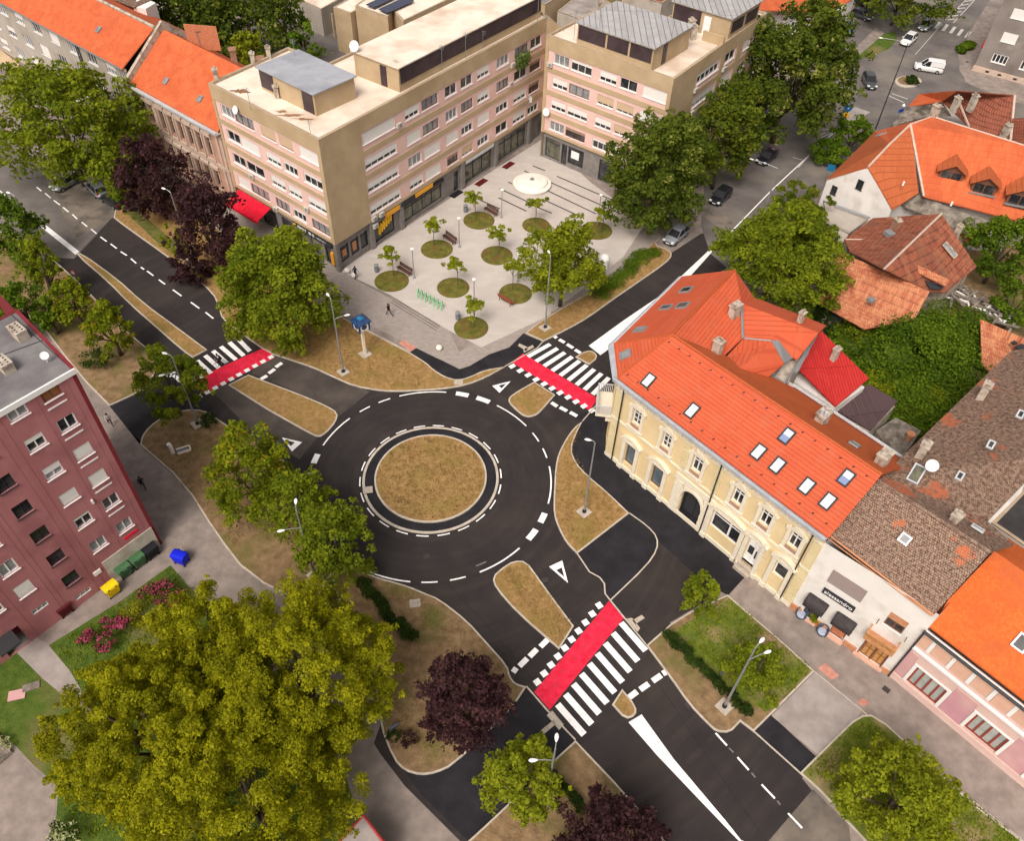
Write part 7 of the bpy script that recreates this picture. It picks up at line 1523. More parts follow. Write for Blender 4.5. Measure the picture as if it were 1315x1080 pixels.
for bx, by, hh, w_ in [(644, 279, 3.9, 'nearest the white round bench'), (590, 317, 4.0, 'right of the middle bench'), (532, 357, 4.0, 'right of the lowest dark bench'), (665, 362, 3.9, 'left of the round tree'), (609, 398, 4.2, 'above the bed nearest the footpath corner'), (767, 290, 4.4, 'at the upper right end of the plaza')]:
    p = P(bx, by, 0); t = thing('plaza_lamp', p, 'slim grey post lamp on the plaza, '+w_, 'lamp', 'post lamps on the plaza')
    part(t, 'pole', 'zinc', lambda mb: mb.tube(p, p+Vector((0, 0, hh)), .07, .05, 8)); part(t, 'foot', 'zinc', lambda mb: mb.lathe(p, [(.22, 0), (.2, .05), (.08, .1)], 10)); part(t, 'lamp_head', 'lamp_white', lambda mb: mb.lathe(p+Vector((0, 0, hh)), [(.07, 0), (.2, .08), (.22, .2), (.05, .28)], 12))
# totem clock
p = P(469, 455, .12); tt = thing('information_totem', (p.x, p.y, .12), 'white post carrying a dark blue diamond shaped cap and clock faces', 'totem')
B0 = Vector((p.x, p.y, .12)); part(tt, 'base_plate', 'tactile', lambda mb: mb.box(B0+Vector((0, 0, .05)), 1.1, 1.1, .14, rot=.75)); part(tt, 'post', 'cream_paint', lambda mb: mb.box(B0+Vector((0, 0, 1.9)), .26, .26, 3.6, rot=.75))
hb = part(tt, 'clock_box', 'sign_white', lambda mb: mb.box(B0+Vector((0, 0, 4.2)), 1.15, 1.15, .95, rot=.75)); part(tt, 'corner_post', 'totem_blue', lambda mb: [mb.box(B0+Vector((math.cos(.75+k*math.pi/2+math.pi/4)*.84, math.sin(.75+k*math.pi/2+math.pi/4)*.84, 4.2)), .16, .16, 1.1, rot=.75) for k in range(4)], parent=hb)
for k in range(4):
    a = .75+k*math.pi/2; cdir = Vector((math.cos(a), math.sin(a), 0)); part(tt, 'clock_face', 'totem_blue', lambda mb: mb.tube(B0+Vector((0, 0, 4.2))+cdir*.575, B0+Vector((0, 0, 4.2))+cdir*.62, .3, n=14), parent=hb)
def capf(mb):
    c0 = B0+Vector((0, 0, 4.8)); q = [c0+Vector((math.cos(.75+math.pi/4+k*math.pi/2)*1.15, math.sin(.75+math.pi/4+k*math.pi/2)*1.15, 0)) for k in range(4)]
    top = c0+Vector((0, 0, .45)); mb.poly(q[::-1]); lw2 = [v-Vector((0, 0, .12)) for v in q]; mb.poly(lw2[::-1])
    for i in range(4): j = (i+1) % 4; mb.add([q[i], q[j], top], [(0, 1, 2)]); mb.add([lw2[i], lw2[j], q[j], q[i]], [(0, 1, 2, 3)])
cp = part(tt, 'cap', 'totem_blue', capf); part(tt, 'cap_window', 'totem_glass', lambda mb: mb.lathe(B0+Vector((0, 0, 4.98)), [(.5, .0), (.42, .12), (.05, .3)], 4), parent=cp)
# benches
def bench(ax, ay, bx, by, m, label, rot=0, first=[None]):
    a, b = P(ax, ay, .45), P(bx, by, .45); c0 = (a+b)/2; d = (b-a); L0 = max(1.7, min(2.2, d.length)); d.z = 0; d.normalize(); n = Vector((d.y, -d.x, 0))*(1 if rot == 0 else -1); c0.z = 0
    t = thing('bench', c0, label, 'bench', 'benches on the plaza')
    part(t, 'seat', m, lambda mb: [mb.box(c0+n*(.06+.13*i)+Vector((0, 0, .45)), L0, .11, .05, X=d) for i in range(4)])
    part(t, 'backrest', m, lambda mb: [mb.box(c0-n*(.08+.03*i)+Vector((0, 0, .6+.15*i)), L0, .04, .12, X=d, Z=(0, 0, 1)) for i in range(3)])
    for s in (-1, 1):
        part(t, 'leg', 'plastic_black', lambda mb: (mb.path([c0+d*s*L0*.4+n*.45, c0+d*s*L0*.4+n*.45+Vector((0, 0, .43))], .03, 5), mb.path([c0+d*s*L0*.4-n*.05, c0+d*s*L0*.4-n*.03+Vector((0, 0, .45)), c0+d*s*L0*.4-n*.17+Vector((0, 0, .98))], .03, 5)))
bench(512, 340, 530, 351, 'wood_dark', 'dark wooden bench beside the bed nearest the bakery window'); bench(570, 299, 587.5, 311.5, 'wood_dark', 'dark wooden bench in the middle of the row along the block'); bench(623, 264, 641, 275, 'wood_dark', 'dark wooden bench highest on the plaza beside the drain slits'); bench(640, 380, 657, 391, 'wood_red', 'red brown bench left of the bed under the round tree', 1); bench(747, 293, 762, 299, 'wood_red', 'red brown bench partly hidden behind the round tree', 1)
for x, y, w_ in [(484, 349, 'beside the bed nearest the corner of the block'), (598, 272, 'beside the bed highest on the left'), (588, 410, 'beside the bed nearest the footpath corner')]:
    p = P(x, y, 0); t = thing('litter_bin', p, 'grey litter bin '+w_, 'bin', 'litter bins on the plaza'); part(t, 'bin_body', 'bin_grey', lambda mb: mb.lathe(p, [(.24, .08), (.27, .1), (.27, .8), (.2, .82)], 12)); part(t, 'hood', 'zinc', lambda mb: (mb.lathe(p, [(.3, .98), (.28, 1.04), (.02, 1.1)], 12), [mb.tube(p+Vector((s*.24, 0, .8)), p+Vector((s*.24, 0, 1.0)), .02, n=5) for s in (-1, 1)]))
for i in range(7):
    x = 536.5+(567-536.5)*i/6; y = 382.5+(399-382.5)*i/6; p = P(x, y, 0); q = P(x+1.2, y-5.5, 0); d = (q-p).normalized()*.85
    mb = MB(p); mb.path([p, p+Vector((0, 0, .65)), p+d*.2+Vector((0, 0, .85)), p+d*.8+Vector((0, 0, .85)), p+d+Vector((0, 0, .65)), p+d], .045, 6); mb.box(p+d/2+Vector((0, 0, .45)), d.length, .03, .25, X=d)
    tag(mb.build('bicycle_rack', M['rack_green']), 'bright green bicycle rack, %s of the row of seven on the plaza' % ['leftmost', 'second from the left', 'third from the left', 'middle one', 'third from the right', 'second from the right', 'rightmost'][i], 'bicycle rack', 'green bicycle racks')
p = P(683, 238, 0); t = thing('round_fountain', p, 'big round white stone disc with raised rim and small centre jet on the plaza', 'fountain')
rr_ = 23.8*mpp(683, 238); part(t, 'basin', 'stone_white', lambda mb: mb.lathe(p, [(rr_*.94, 0), (rr_, .3), (rr_*.98, .42), (rr_*.86, .45), (rr_*.82, .5), (rr_*.78, .74), (rr_*.7, .8), (rr_*.2, .95), (rr_*.02, .98)], 48)); part(t, 'jet', 'bin_grey', lambda mb: (mb.lathe(p+Vector((0, 0, .9)), [(rr_*.12, 0), (rr_*.12, .1), (.05, .15)], 12), mb.tube(p+Vector((0, 0, .9)), p+Vector((0, 0, 1.25)), .06, n=6)))
for (x, y, lab) in [(564, 449, 'pale stone ball at the footpath corner by the lowest bed'), (455, 356, 'pale stone ball near the block corner'), (446, 350, 'pale stone ball right at the block corner'), (571, 450, '')]:
    if not lab: continue
    p = P(x, y, 0); mb = MB(p); mb.lathe(p, [(.02, .0), (.25, .05), (.36, .22), (.36, .4), (.22, .58), (.02, .64)], 12); tag(mb.build('stone_bollard', M['stone_white'], smooth=True), lab, 'bollard', 'stone bollards on the plaza')
p = P(775, 345, 0); t = thing('domed_pillar', p, 'white domed cabinet behind the round plaza tree', 'cabinet'); part(t, 'body', 'sign_white', lambda mb: mb.lathe(p, [(.5, 0), (.5, 1.4)], 14)); part(t, 'dome', 'lamp_white', lambda mb: mb.lathe(p, [(.62, 1.4), (.58, 1.7), (.4, 1.95), (.02, 2.05)], 14))
for (x, y, w_) in [(592, 275, 0), ]: pass
for (x, y, lab) in [(618, 234, 'dark red door mat under the block left of the fountain'), (653, 212, 'dark red door mat farthest along the block'), (586, 249, 'black door mat at the recessed entrance')]:
    p = P(x, y, .02); mb = MB(p); mb.box(p+Vector((0, 0, .02)), 2.0, .9, .03, X=PL.u); tag(mb.build('door_mat', M['plastic_maroon' if 'red' in lab else 'plastic_black']), lab, 'mat', 'door mats along the block')
mb = MB(); mb.box(P(1090+0, 886, .02), .5, .35, .01, rot=-.8)
# waste containers
def container(x, y, m, label, open_=False, rot=None, s=.86):
    p = P(x, y, .6); p.z = 0; t = thing('waste_container', p, label, 'waste container', 'waste containers by the red tower'); X = RF.u if rot is None else Vector((math.cos(rot), math.sin(rot), 0)); Y = Vector((-X.y, X.x, 0)); N_ = -Y
    def body(mb):
        rings = []
        for z, k in ((.2, .82), (.6, .92), (1.0, 1.0), (1.05, 1.03)): rings.append([p+X*.65*k*a*s+Y*.48*k*b*s+Vector((0, 0, z)) for a, b in ((-1, -1), (1, -1), (1, 1), (-1, 1))])
        mb.loft(rings)
        for k in range(-3, 4): mb.box(p+X*.17*k*s-Y*.47*s+Vector((0, 0, .65)), .04, .06, .7, X=X)
    part(t, 'bin_body', m, body)
    def lid(mb):
        rings = []
        for i in range(7):
            a = math.pi*i/6; rings.append([p+X*.69*q*s-Y*.52*math.cos(a)*s+Vector((0, 0, 1.06+.26*math.sin(a)**.8)) for q in (-1, -.35, -.3, .3, .35, 1)])
        mb.loft(rings, closed=False, caps=False); mb.box(p+Vector((0, 0, 1.07)), 1.38*s, 1.02*s, .05, X=X)
        for q in (-1, 1): mb.add([r[0 if q < 0 else -1] for r in rings], [tuple(range(7))])
    l = part(t, 'lid', m, lid); part(t, 'lid_handle', 'plastic_black', lambda mb: [mb.box(p+X*.35*q*s-Y*.5*s+Vector((0, 0, 1.16)), .14, .08, .05, X=X) for q in (-1, 1)], parent=l)
    for a in (-1, 1):
        for b in (-1, 1): part(t, 'wheel', 'tyre', lambda mb: mb.tube(p+X*.5*a*s+Y*(.38*b-.03)*s+Vector((0, 0, .1)), p+X*.5*a*s+Y*(.38*b+.03)*s+Vector((0, 0, .1)), .1, n=10))
container(194, 708, 'plastic_black', 'black wheeled container nearest the tower corner'); container(177, 720, 'plastic_green', 'green container between the black one and another green one'); container(159, 733, 'plastic_green', 'green container closest to the yellow one'); container(143, 757, 'plastic_yellow', 'bright yellow container in front of the red wall'); container(232, 717, 'plastic_blue', 'bright blue container standing alone on the footpath', rot=math.atan2(RF.u.y, RF.u.x)+1.9, s=.9); container(82, 782, 'plastic_maroon', 'dark maroon container near the tower entrance')
# seating before the lettered house
def tubchair(x, y, label):
    p = P(x, y, .4); p.z = 0; t = thing('tub_chair', p, label, 'chair', 'round blue grey tub chairs'); n = -WF.n
    def bk(mb):
        a0 = math.atan2(n.y, n.x)
        for i in range(9):
            a = a0-1.9+3.8*i/8; q = p+Vector((math.cos(a)*.42, math.sin(a)*.42, .5)); mb.box(q, .2, .07, .75 if 1 < i < 7 else .6, rot=a+math.pi/2)
    part(t, 'backrest', 'wicker', bk); part(t, 'seat', 'cushion', lambda mb: mb.lathe(p, [(.36, .3), (.38, .44), (.3, .5)], 14)); part(t, 'base', 'wicker', lambda mb: mb.lathe(p, [(.3, 0), (.4, .3)], 14))
tubchair(1029, 789, 'blue grey tub chair nearest the yellow house'); tubchair(1056, 811, 'blue grey tub chair between the shop canopies')
p = P(1043, 799, 0); t = thing('potted_plant', p, 'green potted plant between the two tub chairs', 'plant', 'potted plants'); part(t, 'pot', 'terracotta', lambda mb: mb.lathe(p, [(.15, 0), (.22, .4), (.24, .42)], 10)); cc_, ss_ = clumps(.3, .3, .3, 8, 5, .5); cc_[:, 2] += .6; me = leaves_mesh('foliage', cc_, ss_, 260, .16, 'leaf_lime', seed=3); o = bpy.data.objects.new('foliage', me); link(o); o.parent = t
p = P(1093, 827, 0); t = thing('planter', p, 'low wooden planter with two dark round pots before the wooden gate', 'planter'); part(t, 'box', 'cream_paint', lambda mb: mb.box(p+Vector((0, 0, .18)), 1.6, .5, .36, X=WF.u))
for q in (-.4, .4): part(t, 'pot', 'plastic_black', lambda mb: mb.lathe(p+WF.u*q, [(.16, .36), (.22, .6), (.18, .62)], 10))
for (x, y, lab) in [(1023, 771, 'reddish wooden bistro stool under the first canopy'), (1046, 782, 'reddish wooden bistro stool beside the first shop door'), (1070, 806, 'reddish wooden bistro stool beside the second shop door')]:
    p = P(x, y, 0); t = thing('bistro_stool', p, lab, 'stool', 'wooden stools'); part(t, 'seat', 'terracotta', lambda mb: mb.box(p+Vector((0, 0, .46)), .5, .5, .06, X=WF.u))
    for a in (-1, 1):
        for b in (-1, 1): part(t, 'leg', 'wood_dark', lambda mb: mb.tube(p+WF.u*.2*a+WF.n*.2*b, p+WF.u*.2*a+WF.n*.2*b+Vector((0, 0, .44)), .025, n=5))
# hatch / vent pipe on the left verge
p = P(229, 582, .12); t = thing('vent_housing', p, 'white capped vent pipe beside a small framed hatch on the dirt verge', 'vent'); part(t, 'pipe', 'lamp_white', lambda mb: mb.path([p-Vector((.5, 0, 0)), p-Vector((.5, 0, -1.0)), p-Vector((.6, 0, -1.3))], .2, 10)); part(t, 'hatch_frame', 'cream_paint', lambda mb: (mb.box(p+Vector((.55, .1, .1)), 1.2, .12, .2, rot=.5), mb.box(p+Vector((.25, .6, .1)), 1.2, .12, .2, rot=.5), mb.box(p+Vector((.95, .65, .1)), .12, .6, .2, rot=.5))); part(t, 'hatch', 'bin_grey', lambda mb: mb.box(p+Vector((.3, .35, .06)), 1.1, .6, .1, rot=.5))
# garden things at the left edge
p = P(22, 893, 0); t = thing('garden_board', p, 'old pinkish board lying on the lawn at the left edge', 'board'); part(t, 'board', 'rose_plaster', lambda mb: mb.box(p+Vector((0, 0, .06)), 1.2, .8, .06, rot=.3)); part(t, 'slab', 'old_boards', lambda mb: mb.box(P(40, 882, .05), 1.2, .6, .08, rot=.4))
mb = MB(P(0, 975, 0)); mb.path([P(-12, 935, .2), P(0, 948, .2), P(14, 966, .2), P(-20, 995, .2)], .12, 4); tag(mb.build('garden_edging', M['old_boards']), 'dark timber edging of a flower bed cut by the left edge', 'edging'); bush(-4, 962, 34, .6, 'flower_white', 'pale flowering plant in the timber edged bed', GB_, leaf=.12)
for x, y, lab in [(926, 865, 'small blue toy like rocker post in the grass behind the hedge'), (504, 941, 'small blue post at the edge of the path under the olive trees')]:
    p = P(x, y, .12); mb = MB(p); mb.path([p+Vector((-.2, -.3, 0)), p+Vector((0, 0, .9)), p+Vector((.5, .3, 1.1))], [.08, .12, .05], 6); mb.box(p+Vector((.1, .1, .8)), .6, .1, .4, rot=.8); tag(mb.build('blue_post', M['wicker']), lab, 'post')
# signs
def sign(x, y, h, m, label, shape='disc', r=.35, extra=None, face=None):
    p = P(x, y, 0); t = thing('road_sign', p, label, 'sign', 'road signs'); part(t, 'post', 'zinc', lambda mb: mb.tube(p, p+Vector((0, 0, h)), .035, n=6)); f = Vector(face or (-.3, -1, 0)).normalized(); c1 = p+Vector((0, 0, h-.1))+f*.06
    if shape == 'disc': part(t, 'sign_plate', m, lambda mb: mb.tube(c1-f*.015, c1+f*.015, r, n=20))
    else: part(t, 'sign_plate', m, lambda mb: mb.box(c1, r*2, .03, r*2, X=(-f.y, f.x, 0), Z=(0, 0, 1), Y=f))
    if extra:
        for k, (mm, dz, rr2, yy) in enumerate(extra): part(t, 'sign_symbol', mm, lambda mb: mb.tube(c1+f*(.02+yy)+Vector((0, 0, dz)), c1+f*(.035+yy)+Vector((0, 0, dz)), rr2, n=14))
sign(104, 372, 2.6, 'sign_red', 'red bordered round sign standing beside the narrow median', extra=[('sign_white', 0, .24, 0)]); sign(95, 380, 2.4, 'sign_red', 'red sign half hidden behind the yellowing tree', extra=[('sign_white', 0, .2, 0)])
sign(1082, 160, 2.8, 'sign_blue', 'round blue arrow sign with yellow panel on the concrete island', r=.55, extra=[('sign_white', 0, .12, 0), ('sign_yellow', -1.1, .5, 0), ('plastic_black', -1.0, .15, .02), ('sign_red', -1.35, .15, .02)])
sign(787, 250, 3.4, 'totem_glass', 'teal and white square sign beneath the cream flecked tree', 'sq', .5, [('sign_white', 0, .3, 0)]); sign(1060, 236, 2.6, 'totem_glass', 'small teal sign box at the corner of the white gable', 'sq', .5)
sign(1158, 166, 3.5, 'flag_blue', 'blue sign beside the corner tiled house', 'sq', .35)
# ------------------------------------------------------------------ vehicles
def paint(name, c):
    if name in M: return
    m = mat(name, c, rough=.28, spec=.6); m.node_tree.nodes['Principled BSDF'].inputs['Coat Weight'].default_value = .6
for n_, c_ in (('car_white', (.72, .72, .72)), ('car_dark', (.045, .05, .055)), ('car_silver', (.25, .27, .30)), ('car_black', (.012, .013, .018)), ('car_blue', (.12, .17, .27)), ('car_greygreen', (.22, .24, .23))): paint(n_, c_)
CARS = {}
def carproto(kind, paintm):
    key = kind+paintm
    t = thing('parked_car', (0, 0, 0), 'car', 'car')
    L_, W_, H_ = {'hatch': (4.1, 1.75, 1.48), 'suv': (4.4, 1.82, 1.62), 'van': (4.6, 1.85, 1.9), 'sedan': (4.5, 1.78, 1.44)}[kind]; hl, hw = L_/2, W_/2
    belt = {'hatch': .92, 'suv': 1.02, 'van': 1.08, 'sedan': .9}[kind]
    def ring(x, w, z0, z1, n=4):
        pts = []
        for (a, b) in ((-1, z0+.12), (-.9, z0), (.9, z0), (1, z0+.12), (1.0, z1-.16), (.9, z1-.02), (.55, z1), (-.55, z1), (-.9, z1-.02), (-1.0, z1-.16)): pts.append((x, a*w, b))
        return pts
    prof = {'hatch': [(-1, .5, .86, .38), (-.97, .84, .92, .25), (-.75, .97, 1, .2), (-.2, 1, 1, .2), (.3, 1, .98, .2), (.55, .98, .92, .2), (.85, .9, .84, .22), (.97, .78, .72, .3), (1, .6, .62, .42)]}
    rows = [(-1.0, .80, .72, .42), (-.97, .90, belt*.92, .26), (-.8, .97, belt+.0, .2), (-.3, 1, belt, .2), (.25, 1, belt-.02, .2), (.42, .99, belt-.06, .2), (.75, .94, belt-.15, .2), (.93, .86, belt-.25, .24), (1.0, .72, belt-.4, .36)]
    rows = [(x, w, z, zz) for x, w, z, zz in rows]
    part(t, 'body', paintm, lambda mb: mb.loft([ring(x*hl, w*hw, zz, z) for x, w, z, zz in rows]), True)
    if kind == 'van': cab = [(-.97, .80, belt-.02), (-.94, .9, H_-.1), (-.8, .93, H_), (.05, .92, H_), (.22, .86, H_-.08), (.55, .9, belt-.06)]
    elif kind == 'sedan': cab = [(-.72, .88, belt-.03), (-.42, .80, H_-.06), (-.3, .8, H_), (.05, .8, H_), (.16, .8, H_-.05), (.45, .88, belt-.08)]
    else: cab = [(-.96, .84, belt-.02), (-.80, .80, H_-.1), (-.66, .8, H_), (.0, .8, H_), (.13, .8, H_-.05), (.47, .88, belt-.08)]
    def gl(mb):
        rings = []
        for x, w, z in cab: rings.append([(x*hl, -hw*.93, belt-.08), (x*hl, -w*hw, max(z-.05, belt-.04)), (x*hl, -w*hw*.9, z), (x*hl, w*hw*.9, z), (x*hl, w*hw, max(z-.05, belt-.04)), (x*hl, hw*.93, belt-.08)])
        mb.loft(rings)
    part(t, 'cabin_glass', 'plastic_black' if kind != 'van' else 'plastic_black', gl)
    rs = [c for c in cab if c[2] > H_-.12]
    def rf(mb):
        rings = [[(x*hl, -w*hw*.95, z-.06), (x*hl, -w*hw*.88, z+.03), (x*hl, w*hw*.88, z+.03), (x*hl, w*hw*.95, z-.06)] for x, w, z in rs]; mb.loft(rings)
        for s in (-1, 1):
            x, w, z = rs[-1]; mb.path([(x*hl, s*w*hw*.92, z), (cab[-1][0]*hl, s*cab[-1][1]*hw*.98, cab[-1][2]+.02)], .045, 4); x, w, z = rs[0]; mb.path([(x*hl, s*w*hw*.92, z), (cab[0][0]*hl, s*cab[0][1]*hw*.98, cab[0][2]+.02)], .05, 4); xm = -.32 if kind != 'van' else .0; mb.path([(xm*hl, s*.8*hw*.95, H_), (xm*hl, s*.93*hw, belt-.04)], .045, 4)
        if kind == 'van':
            for s in (-1, 1): mb.box((-.48*hl, s*hw*.925, (belt+H_)/2), .95*hl, .05, H_-belt-.05)
            mb.box((-.955*hl, 0, (belt+H_)/2), .06, hw*1.7, H_-belt-.12)
    part(t, 'roof', paintm, rf)
    for a in (.62, -.62):
        for s in (-1, 1):
            w = part(t, 'wheel', 'tyre', lambda mb: mb.tube((a*hl, s*(hw-.2), .32), (a*hl, s*(hw+.015), .32), .32, n=18)); part(t, 'rim', 'rim', lambda mb: mb.tube((a*hl, s*(hw+.01), .32), (a*hl, s*(hw+.03), .32), .2, n=10), parent=w)
    for s in (-1, 1):
        part(t, 'headlight', 'headlamp', lambda mb: mb.box((hl*.93, s*hw*.68, belt-.30), .3, .36, .15)); part(t, 'tail_light', 'tail_lamp', lambda mb: mb.box((-hl*.965, s*hw*.74, belt-.12), .12, .22, .26)); part(t, 'mirror', paintm, lambda mb: mb.box((hl*.33, s*hw*1.07, belt+.03), .14, .2, .13))
    part(t, 'licence_plate', 'sign_white', lambda mb: mb.box((hl*1.0, 0, .42), .04, .5, .12)); part(t, 'grille', 'plastic_black', lambda mb: mb.box((hl*.985, 0, .56), .06, .8, .12)); part(t, 'bumper', 'plastic_black', lambda mb: (mb.box((hl*.99, 0, .3), .08, W_*.7, .14), mb.box((-hl*.99, 0, .34), .08, W_*.74, .16)))
    return t
def car(kind, m, fx, fy, rx, ry, label, h=.5, name='parked_car'):
    a, b = P(fx, fy, h), P(rx, ry, h); c0 = (a+b)/2; ang_ = math.atan2(a.y-b.y, a.x-b.x); key = kind+m
    if key not in CARS: t = carproto(kind, m); CARS[key] = t
    else: t = dup(CARS[key], (0, 0, 0))
    t.location = (c0.x, c0.y, .02); t.rotation_euler = (0, 0, ang_); t['label'] = label; t['category'] = 'car'; t['group'] = 'cars in the streets'; t.name = name; return t
car('suv', 'car_white', 1155, 61, 1178, 42, 'white car waiting beside the grass wedge of the upper street')
car('hatch', 'car_silver', 1180, 41, 1197, 25, 'silver grey car right behind the white one')
car('sedan', 'car_dark', 1200, 22, 1219, 5, 'dark grey car beside the hatched island near the top edge')
car('van', 'car_white', 1174, 84, 1211, 90, 'white panel van passing the small planted roundabout')
car('suv', 'car_dark', 1122, 117, 1111, 93, 'dark grey car driving past the small planted roundabout')
car('hatch', 'car_dark', 1119, 24, 1095, 15, 'dark car parked behind the top street tree, front one'); car('hatch', 'car_black', 1120, 8, 1097, -1, 'black car parked behind the top street tree, cut by the top edge'); car('hatch', 'car_blue', 1086, 46, 1096, 30, 'pale blue car parked beside the distant orange roofed house')
car('hatch', 'car_black', 914, 263, 937, 241, 'black car parked on the worn patch between two big trees'); car('sedan', 'car_black', 973, 212, 997, 190, 'black car parked under the tallest tree'); car('hatch', 'car_silver', 857, 312, 879, 293, 'silver car parked under the cream flecked tree')
car('hatch', 'car_greygreen', 72, 241, 97, 227, 'grey green car parked under the broad tree on the left'); car('hatch', 'car_silver', 118, 236, 130, 248, 'silver car almost hidden under the broad left tree'); car('hatch', 'car_black', 137, 252, 153, 262, 'black car at the end of the verge on the left')
# ------------------------------------------------------------------ people
mat('skin', (0.42, 0.24, 0.17), rough=.6); mat('hair_dark', (0.02, 0.013, 0.01), rough=.6); mat('cloth_black', (0.014, 0.014, 0.018), rough=.85); mat('cloth_navy', (0.02, 0.025, 0.05), rough=.85); mat('cloth_white', (0.62, 0.58, 0.62), rough=.85); mat('cloth_denim', (0.05, 0.07, 0.13), rough=.85); mat('cloth_tan', (0.35, 0.28, 0.2), rough=.85)
def person(x, y, heading, label, shirt, trousers, stride=.32, sit=False, lean=0, z0=.02, hh=1.74):
    """one continuous skinned body; heading in radians; joints posed mid stride or on a saddle"""
    s = stride; k = hh/1.75; j = {}
    if sit:
        j.update(pel=(0, 0, .98), chest=(.18, 0, 1.32), neck=(.27, 0, 1.50), hd=(.33, 0, 1.62), top=(.35, 0, 1.74))
        legs = [((.36, .10, .82), (.20, .11, .42), (.34, .11, .36)), ((.40, -.10, .62), (.12, -.11, .20), (.26, -.11, .16))]; arms = [((.36, .21, 1.12), (.56, .22, 1.02)), ((.36, -.21, 1.12), (.56, -.22, 1.02))]
    else:
        j.update(pel=(0, 0, .94), chest=(.03+lean, 0, 1.30), neck=(.04+lean*1.3, 0, 1.48), hd=(.06+lean*1.5, 0, 1.60), top=(.06+lean*1.5, 0, 1.73))
        legs = [((s*.55, .10, .52), (s*.8, .10, .09), (s*.8+.17, .10, .05)), ((-s*.2, -.10, .50), (-s*1.25, -.10, .14), (-s*1.1+.02, -.10, .03))]; arms = [((-.12, .25, 1.10), (.02, .27, .86)), ((.10, -.25, 1.10), (.28, -.24, .90))]
    V_ = [j['pel'], j['chest'], j['neck'], j['hd'], j['top']]; E_ = [(0, 1), (1, 2), (2, 3), (3, 4)]; Rd = [(.15, .11), (.17, .11), (.055, .055), (.095, .085), (.06, .06)]
    reg = [1, 1, 0, 0, 0]
    for li, (kn, an, toe) in enumerate(legs):
        sgn = 1 if li == 0 else -1; b = len(V_); V_ += [(j['pel'][0], sgn*.10, j['pel'][2]-.08), kn, an, toe]; E_ += [(0, b), (b, b+1), (b+1, b+2), (b+2, b+3)]; Rd += [(.095, .095), (.062, .062), (.042, .042), (.035, .03)]
    for ai, (el, wr) in enumerate(arms):
        sgn = 1 if ai == 0 else -1; b = len(V_); V_ += [(j['chest'][0]+.02, sgn*.19, j['chest'][2]+.10), el, wr]; E_ += [(1, b), (b, b+1), (b+1, b+2)]; Rd += [(.058, .058), (.042, .042), (.028, .03)]
    me = bpy.data.meshes.new('sk'); me.from_pydata([Vector(v)*k for v in V_], E_, []); o = bpy.data.objects.new('sk', me); link(o)
    sk = o.modifiers.new('s', 'SKIN'); ss = o.modifiers.new('ss', 'SUBSURF'); ss.levels = 1; ss.render_levels = 1
    for i, r_ in enumerate(Rd): me.skin_vertices[0].data[i].radius = (r_[0]*k, r_[1]*k)
    me.skin_vertices[0].data[0].use_root = True; bpy.context.view_layer.update()
    m2 = bpy.data.meshes.new_from_object(o.evaluated_get(bpy.context.evaluated_depsgraph_get())); bpy.data.objects.remove(o)
    bm = bmesh.new(); bm.from_mesh(m2)
    def tube(pts, rs, mi=0):
        t_ = MB(); t_.path(pts, rs, 5); vs = [bm.verts.new(v) for v in t_.v]
        for f in t_.f:
            try: bm.faces.new([vs[i] for i in f])
            except ValueError: pass
    for ai, (el, wr) in enumerate(arms):
        wv = Vector(wr)*k; d = (Vector(wr)-Vector(el)).normalized(); sd = Vector((0, 1, 0)).cross(d).normalized(); tube([wv-d*.02, wv+d*.05, wv+d*.09], [.03, .038, .034])
        for fi, ln in enumerate((.065, .075, .07, .055)):
            q = wv+d*.085+sd*(.027-.018*fi); tube([q, q+d*ln*.5, q+d*ln*.85+Vector((0, -.02 if ai == 0 else .02, 0))], [.009, .008, .006])
        q = wv+d*.04+sd*.035; tube([q, q+d*.03+sd*.025, q+d*.055+sd*.028], [.011, .009, .007])
    hx = Vector(j['hd'])*k; tube([hx+Vector((.085, 0, .0)), hx+Vector((.115, 0, -.02))], [.016, .014])
    for sg_ in (-1, 1): tube([hx+Vector((0, sg_*.085, -.01)), hx+Vector((0, sg_*.1, .0))], [.025, .02])
    bm.to_mesh(m2); bm.free()
    for nm in ('skin', shirt, trousers, 'cloth_black'): m2.materials.append(M[nm])
    for f in m2.polygons:
        c_ = f.center/k; zc = c_.z
        if zc > (1.47 if not sit else 1.46): i_ = 0
        elif any((c_-Vector(w_[1])).length < .15 and (c_-Vector(w_[0])).length > .16 for w_ in arms): i_ = 0
        elif zc > (.94 if not sit else .96): i_ = 1
        elif any((c_-Vector(l_[2])).length < .13 for l_ in legs): i_ = 3
        elif abs(c_.y) > .19: i_ = 0
        else: i_ = 2
        f.material_index = i_; f.use_smooth = True
    p = P(x, y, z0); t = thing('person', (p.x, p.y, z0), label, 'person', 'people walking', rz=heading); m2.name = 'body'; b_ = bpy.data.objects.new('body', m2); link(b_); b_.parent = t
    mb = MB(); mb.lathe(Vector((hx.x-.015, 0, hx.z-.01)), [(.09, -.03), (.102, .04), (.09, .10), (.05, .14), (.01, .155)], 12); h_ = mb.build('hair', M['hair_dark'], None, True); h_.parent = t; h_.location = (0, 0, 0)
    return t
def hd(x0, y0, x1, y1): a, b = P(x0, y0), P(x1, y1); return math.atan2(b.y-a.y, b.x-a.x)
person(500, 405, hd(500, 405, 470, 388), 'person in black walking on the brick footpath below the plaza', 'cloth_black', 'cloth_black', .38)
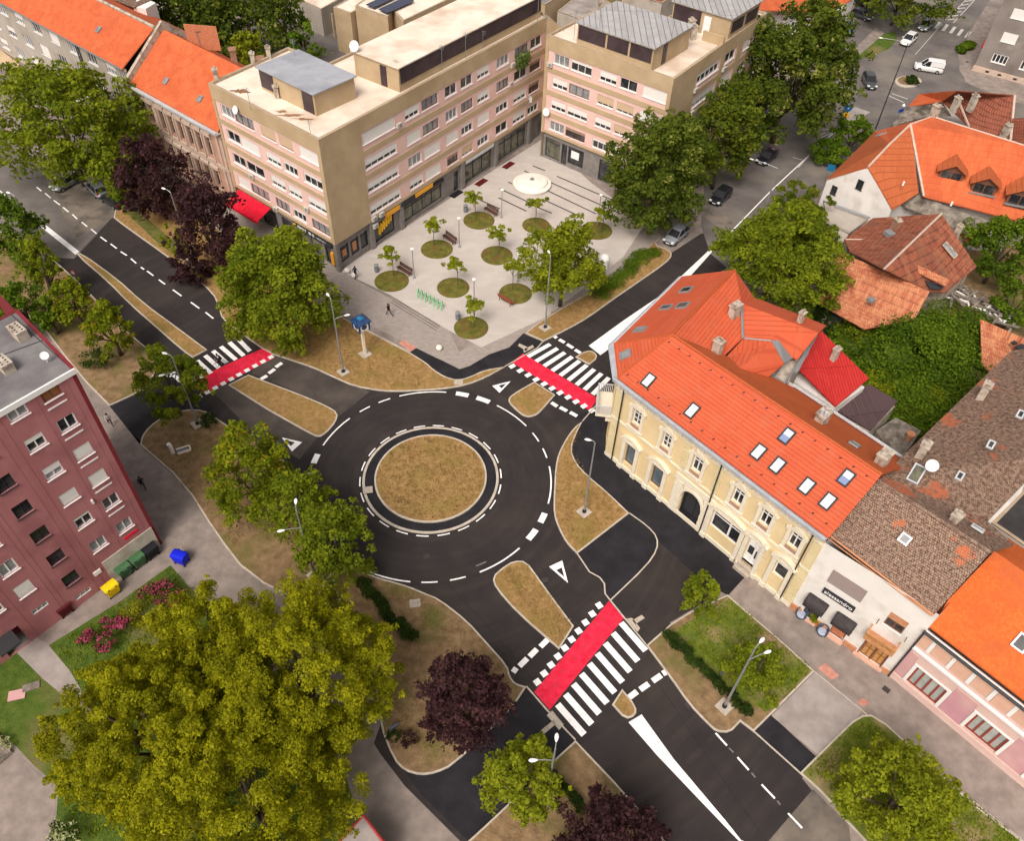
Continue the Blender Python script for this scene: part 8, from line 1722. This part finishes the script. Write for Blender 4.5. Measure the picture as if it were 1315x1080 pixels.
person(457, 357, hd(457, 357, 470, 340), 'person in dark clothes stepping past the block corner beside a stone ball', 'cloth_navy', 'cloth_black', .3)
person(185, 627, hd(185, 627, 215, 690), 'person in navy walking down the path beside the red tower', 'cloth_navy', 'cloth_navy', .3)
person(143, 546, hd(143, 546, 165, 590), 'person in white top walking at the corner of the fresh driveway', 'cloth_white', 'cloth_black', .25)
person(1083, 146, hd(1083, 146, 1095, 120), 'person in dark jacket standing beside the blue arrow sign', 'cloth_navy', 'cloth_black', .12)
def bicycle(x, y, heading, label):
    p = P(x, y, .02); t = thing('bicycle', (p.x, p.y, .02), label, 'bicycle', None, rz=heading)
    for a in (-.5, .52):
        mb = MB(); pts = [(a+.33*math.cos(i*.3927), 0, .34+.33*math.sin(i*.3927)) for i in range(17)]; mb.path(pts, .02, 5); w = mb.build('wheel', M['tyre'], t)
        mb = MB(); [mb.tube((a, 0, .34), (a+.32*math.cos(i*.785), 0, .34+.32*math.sin(i*.785)), .004, n=3) for i in range(8)]; mb.build('spokes', M['rim'], w)
    mb = MB(); [mb.path(q, .018, 6) for q in ([(-.5, 0, .34), (-.05, 0, .34), (.42, 0, .82)], [(-.05, 0, .34), (-.18, 0, .86)], [(-.5, 0, .34), (-.15, 0, .78), (.4, 0, .85)], [(.52, 0, .34), (.38, 0, .98)])]; mb.build('frame', M['plastic_black'], t)
    mb = MB(); mb.path([(.34, -.24, 1.0), (.4, 0, .99), (.34, .24, 1.0)], .014, 5); mb.build('handlebar', M['zinc'], t); mb = MB(); mb.box((-.19, 0, .9), .26, .14, .05); mb.build('saddle', M['plastic_black'], t); mb = MB(); mb.tube((-.05, -.12, .34), (-.05, .12, .34), .05, n=8); mb.build('crank', M['rim'], t); return t
hb_ = hd(286, 470, 243, 493)
bicycle(284, 469, hb_, 'black bicycle ridden over the zebra crossing beside the red band')
r_ = person(284, 469, hb_, 'person in dark clothes riding the bicycle over the zebra crossing', 'cloth_navy', 'cloth_black', sit=True); r_.location = r_.location-Vector((math.cos(hb_)*.2, math.sin(hb_)*.2, 0))
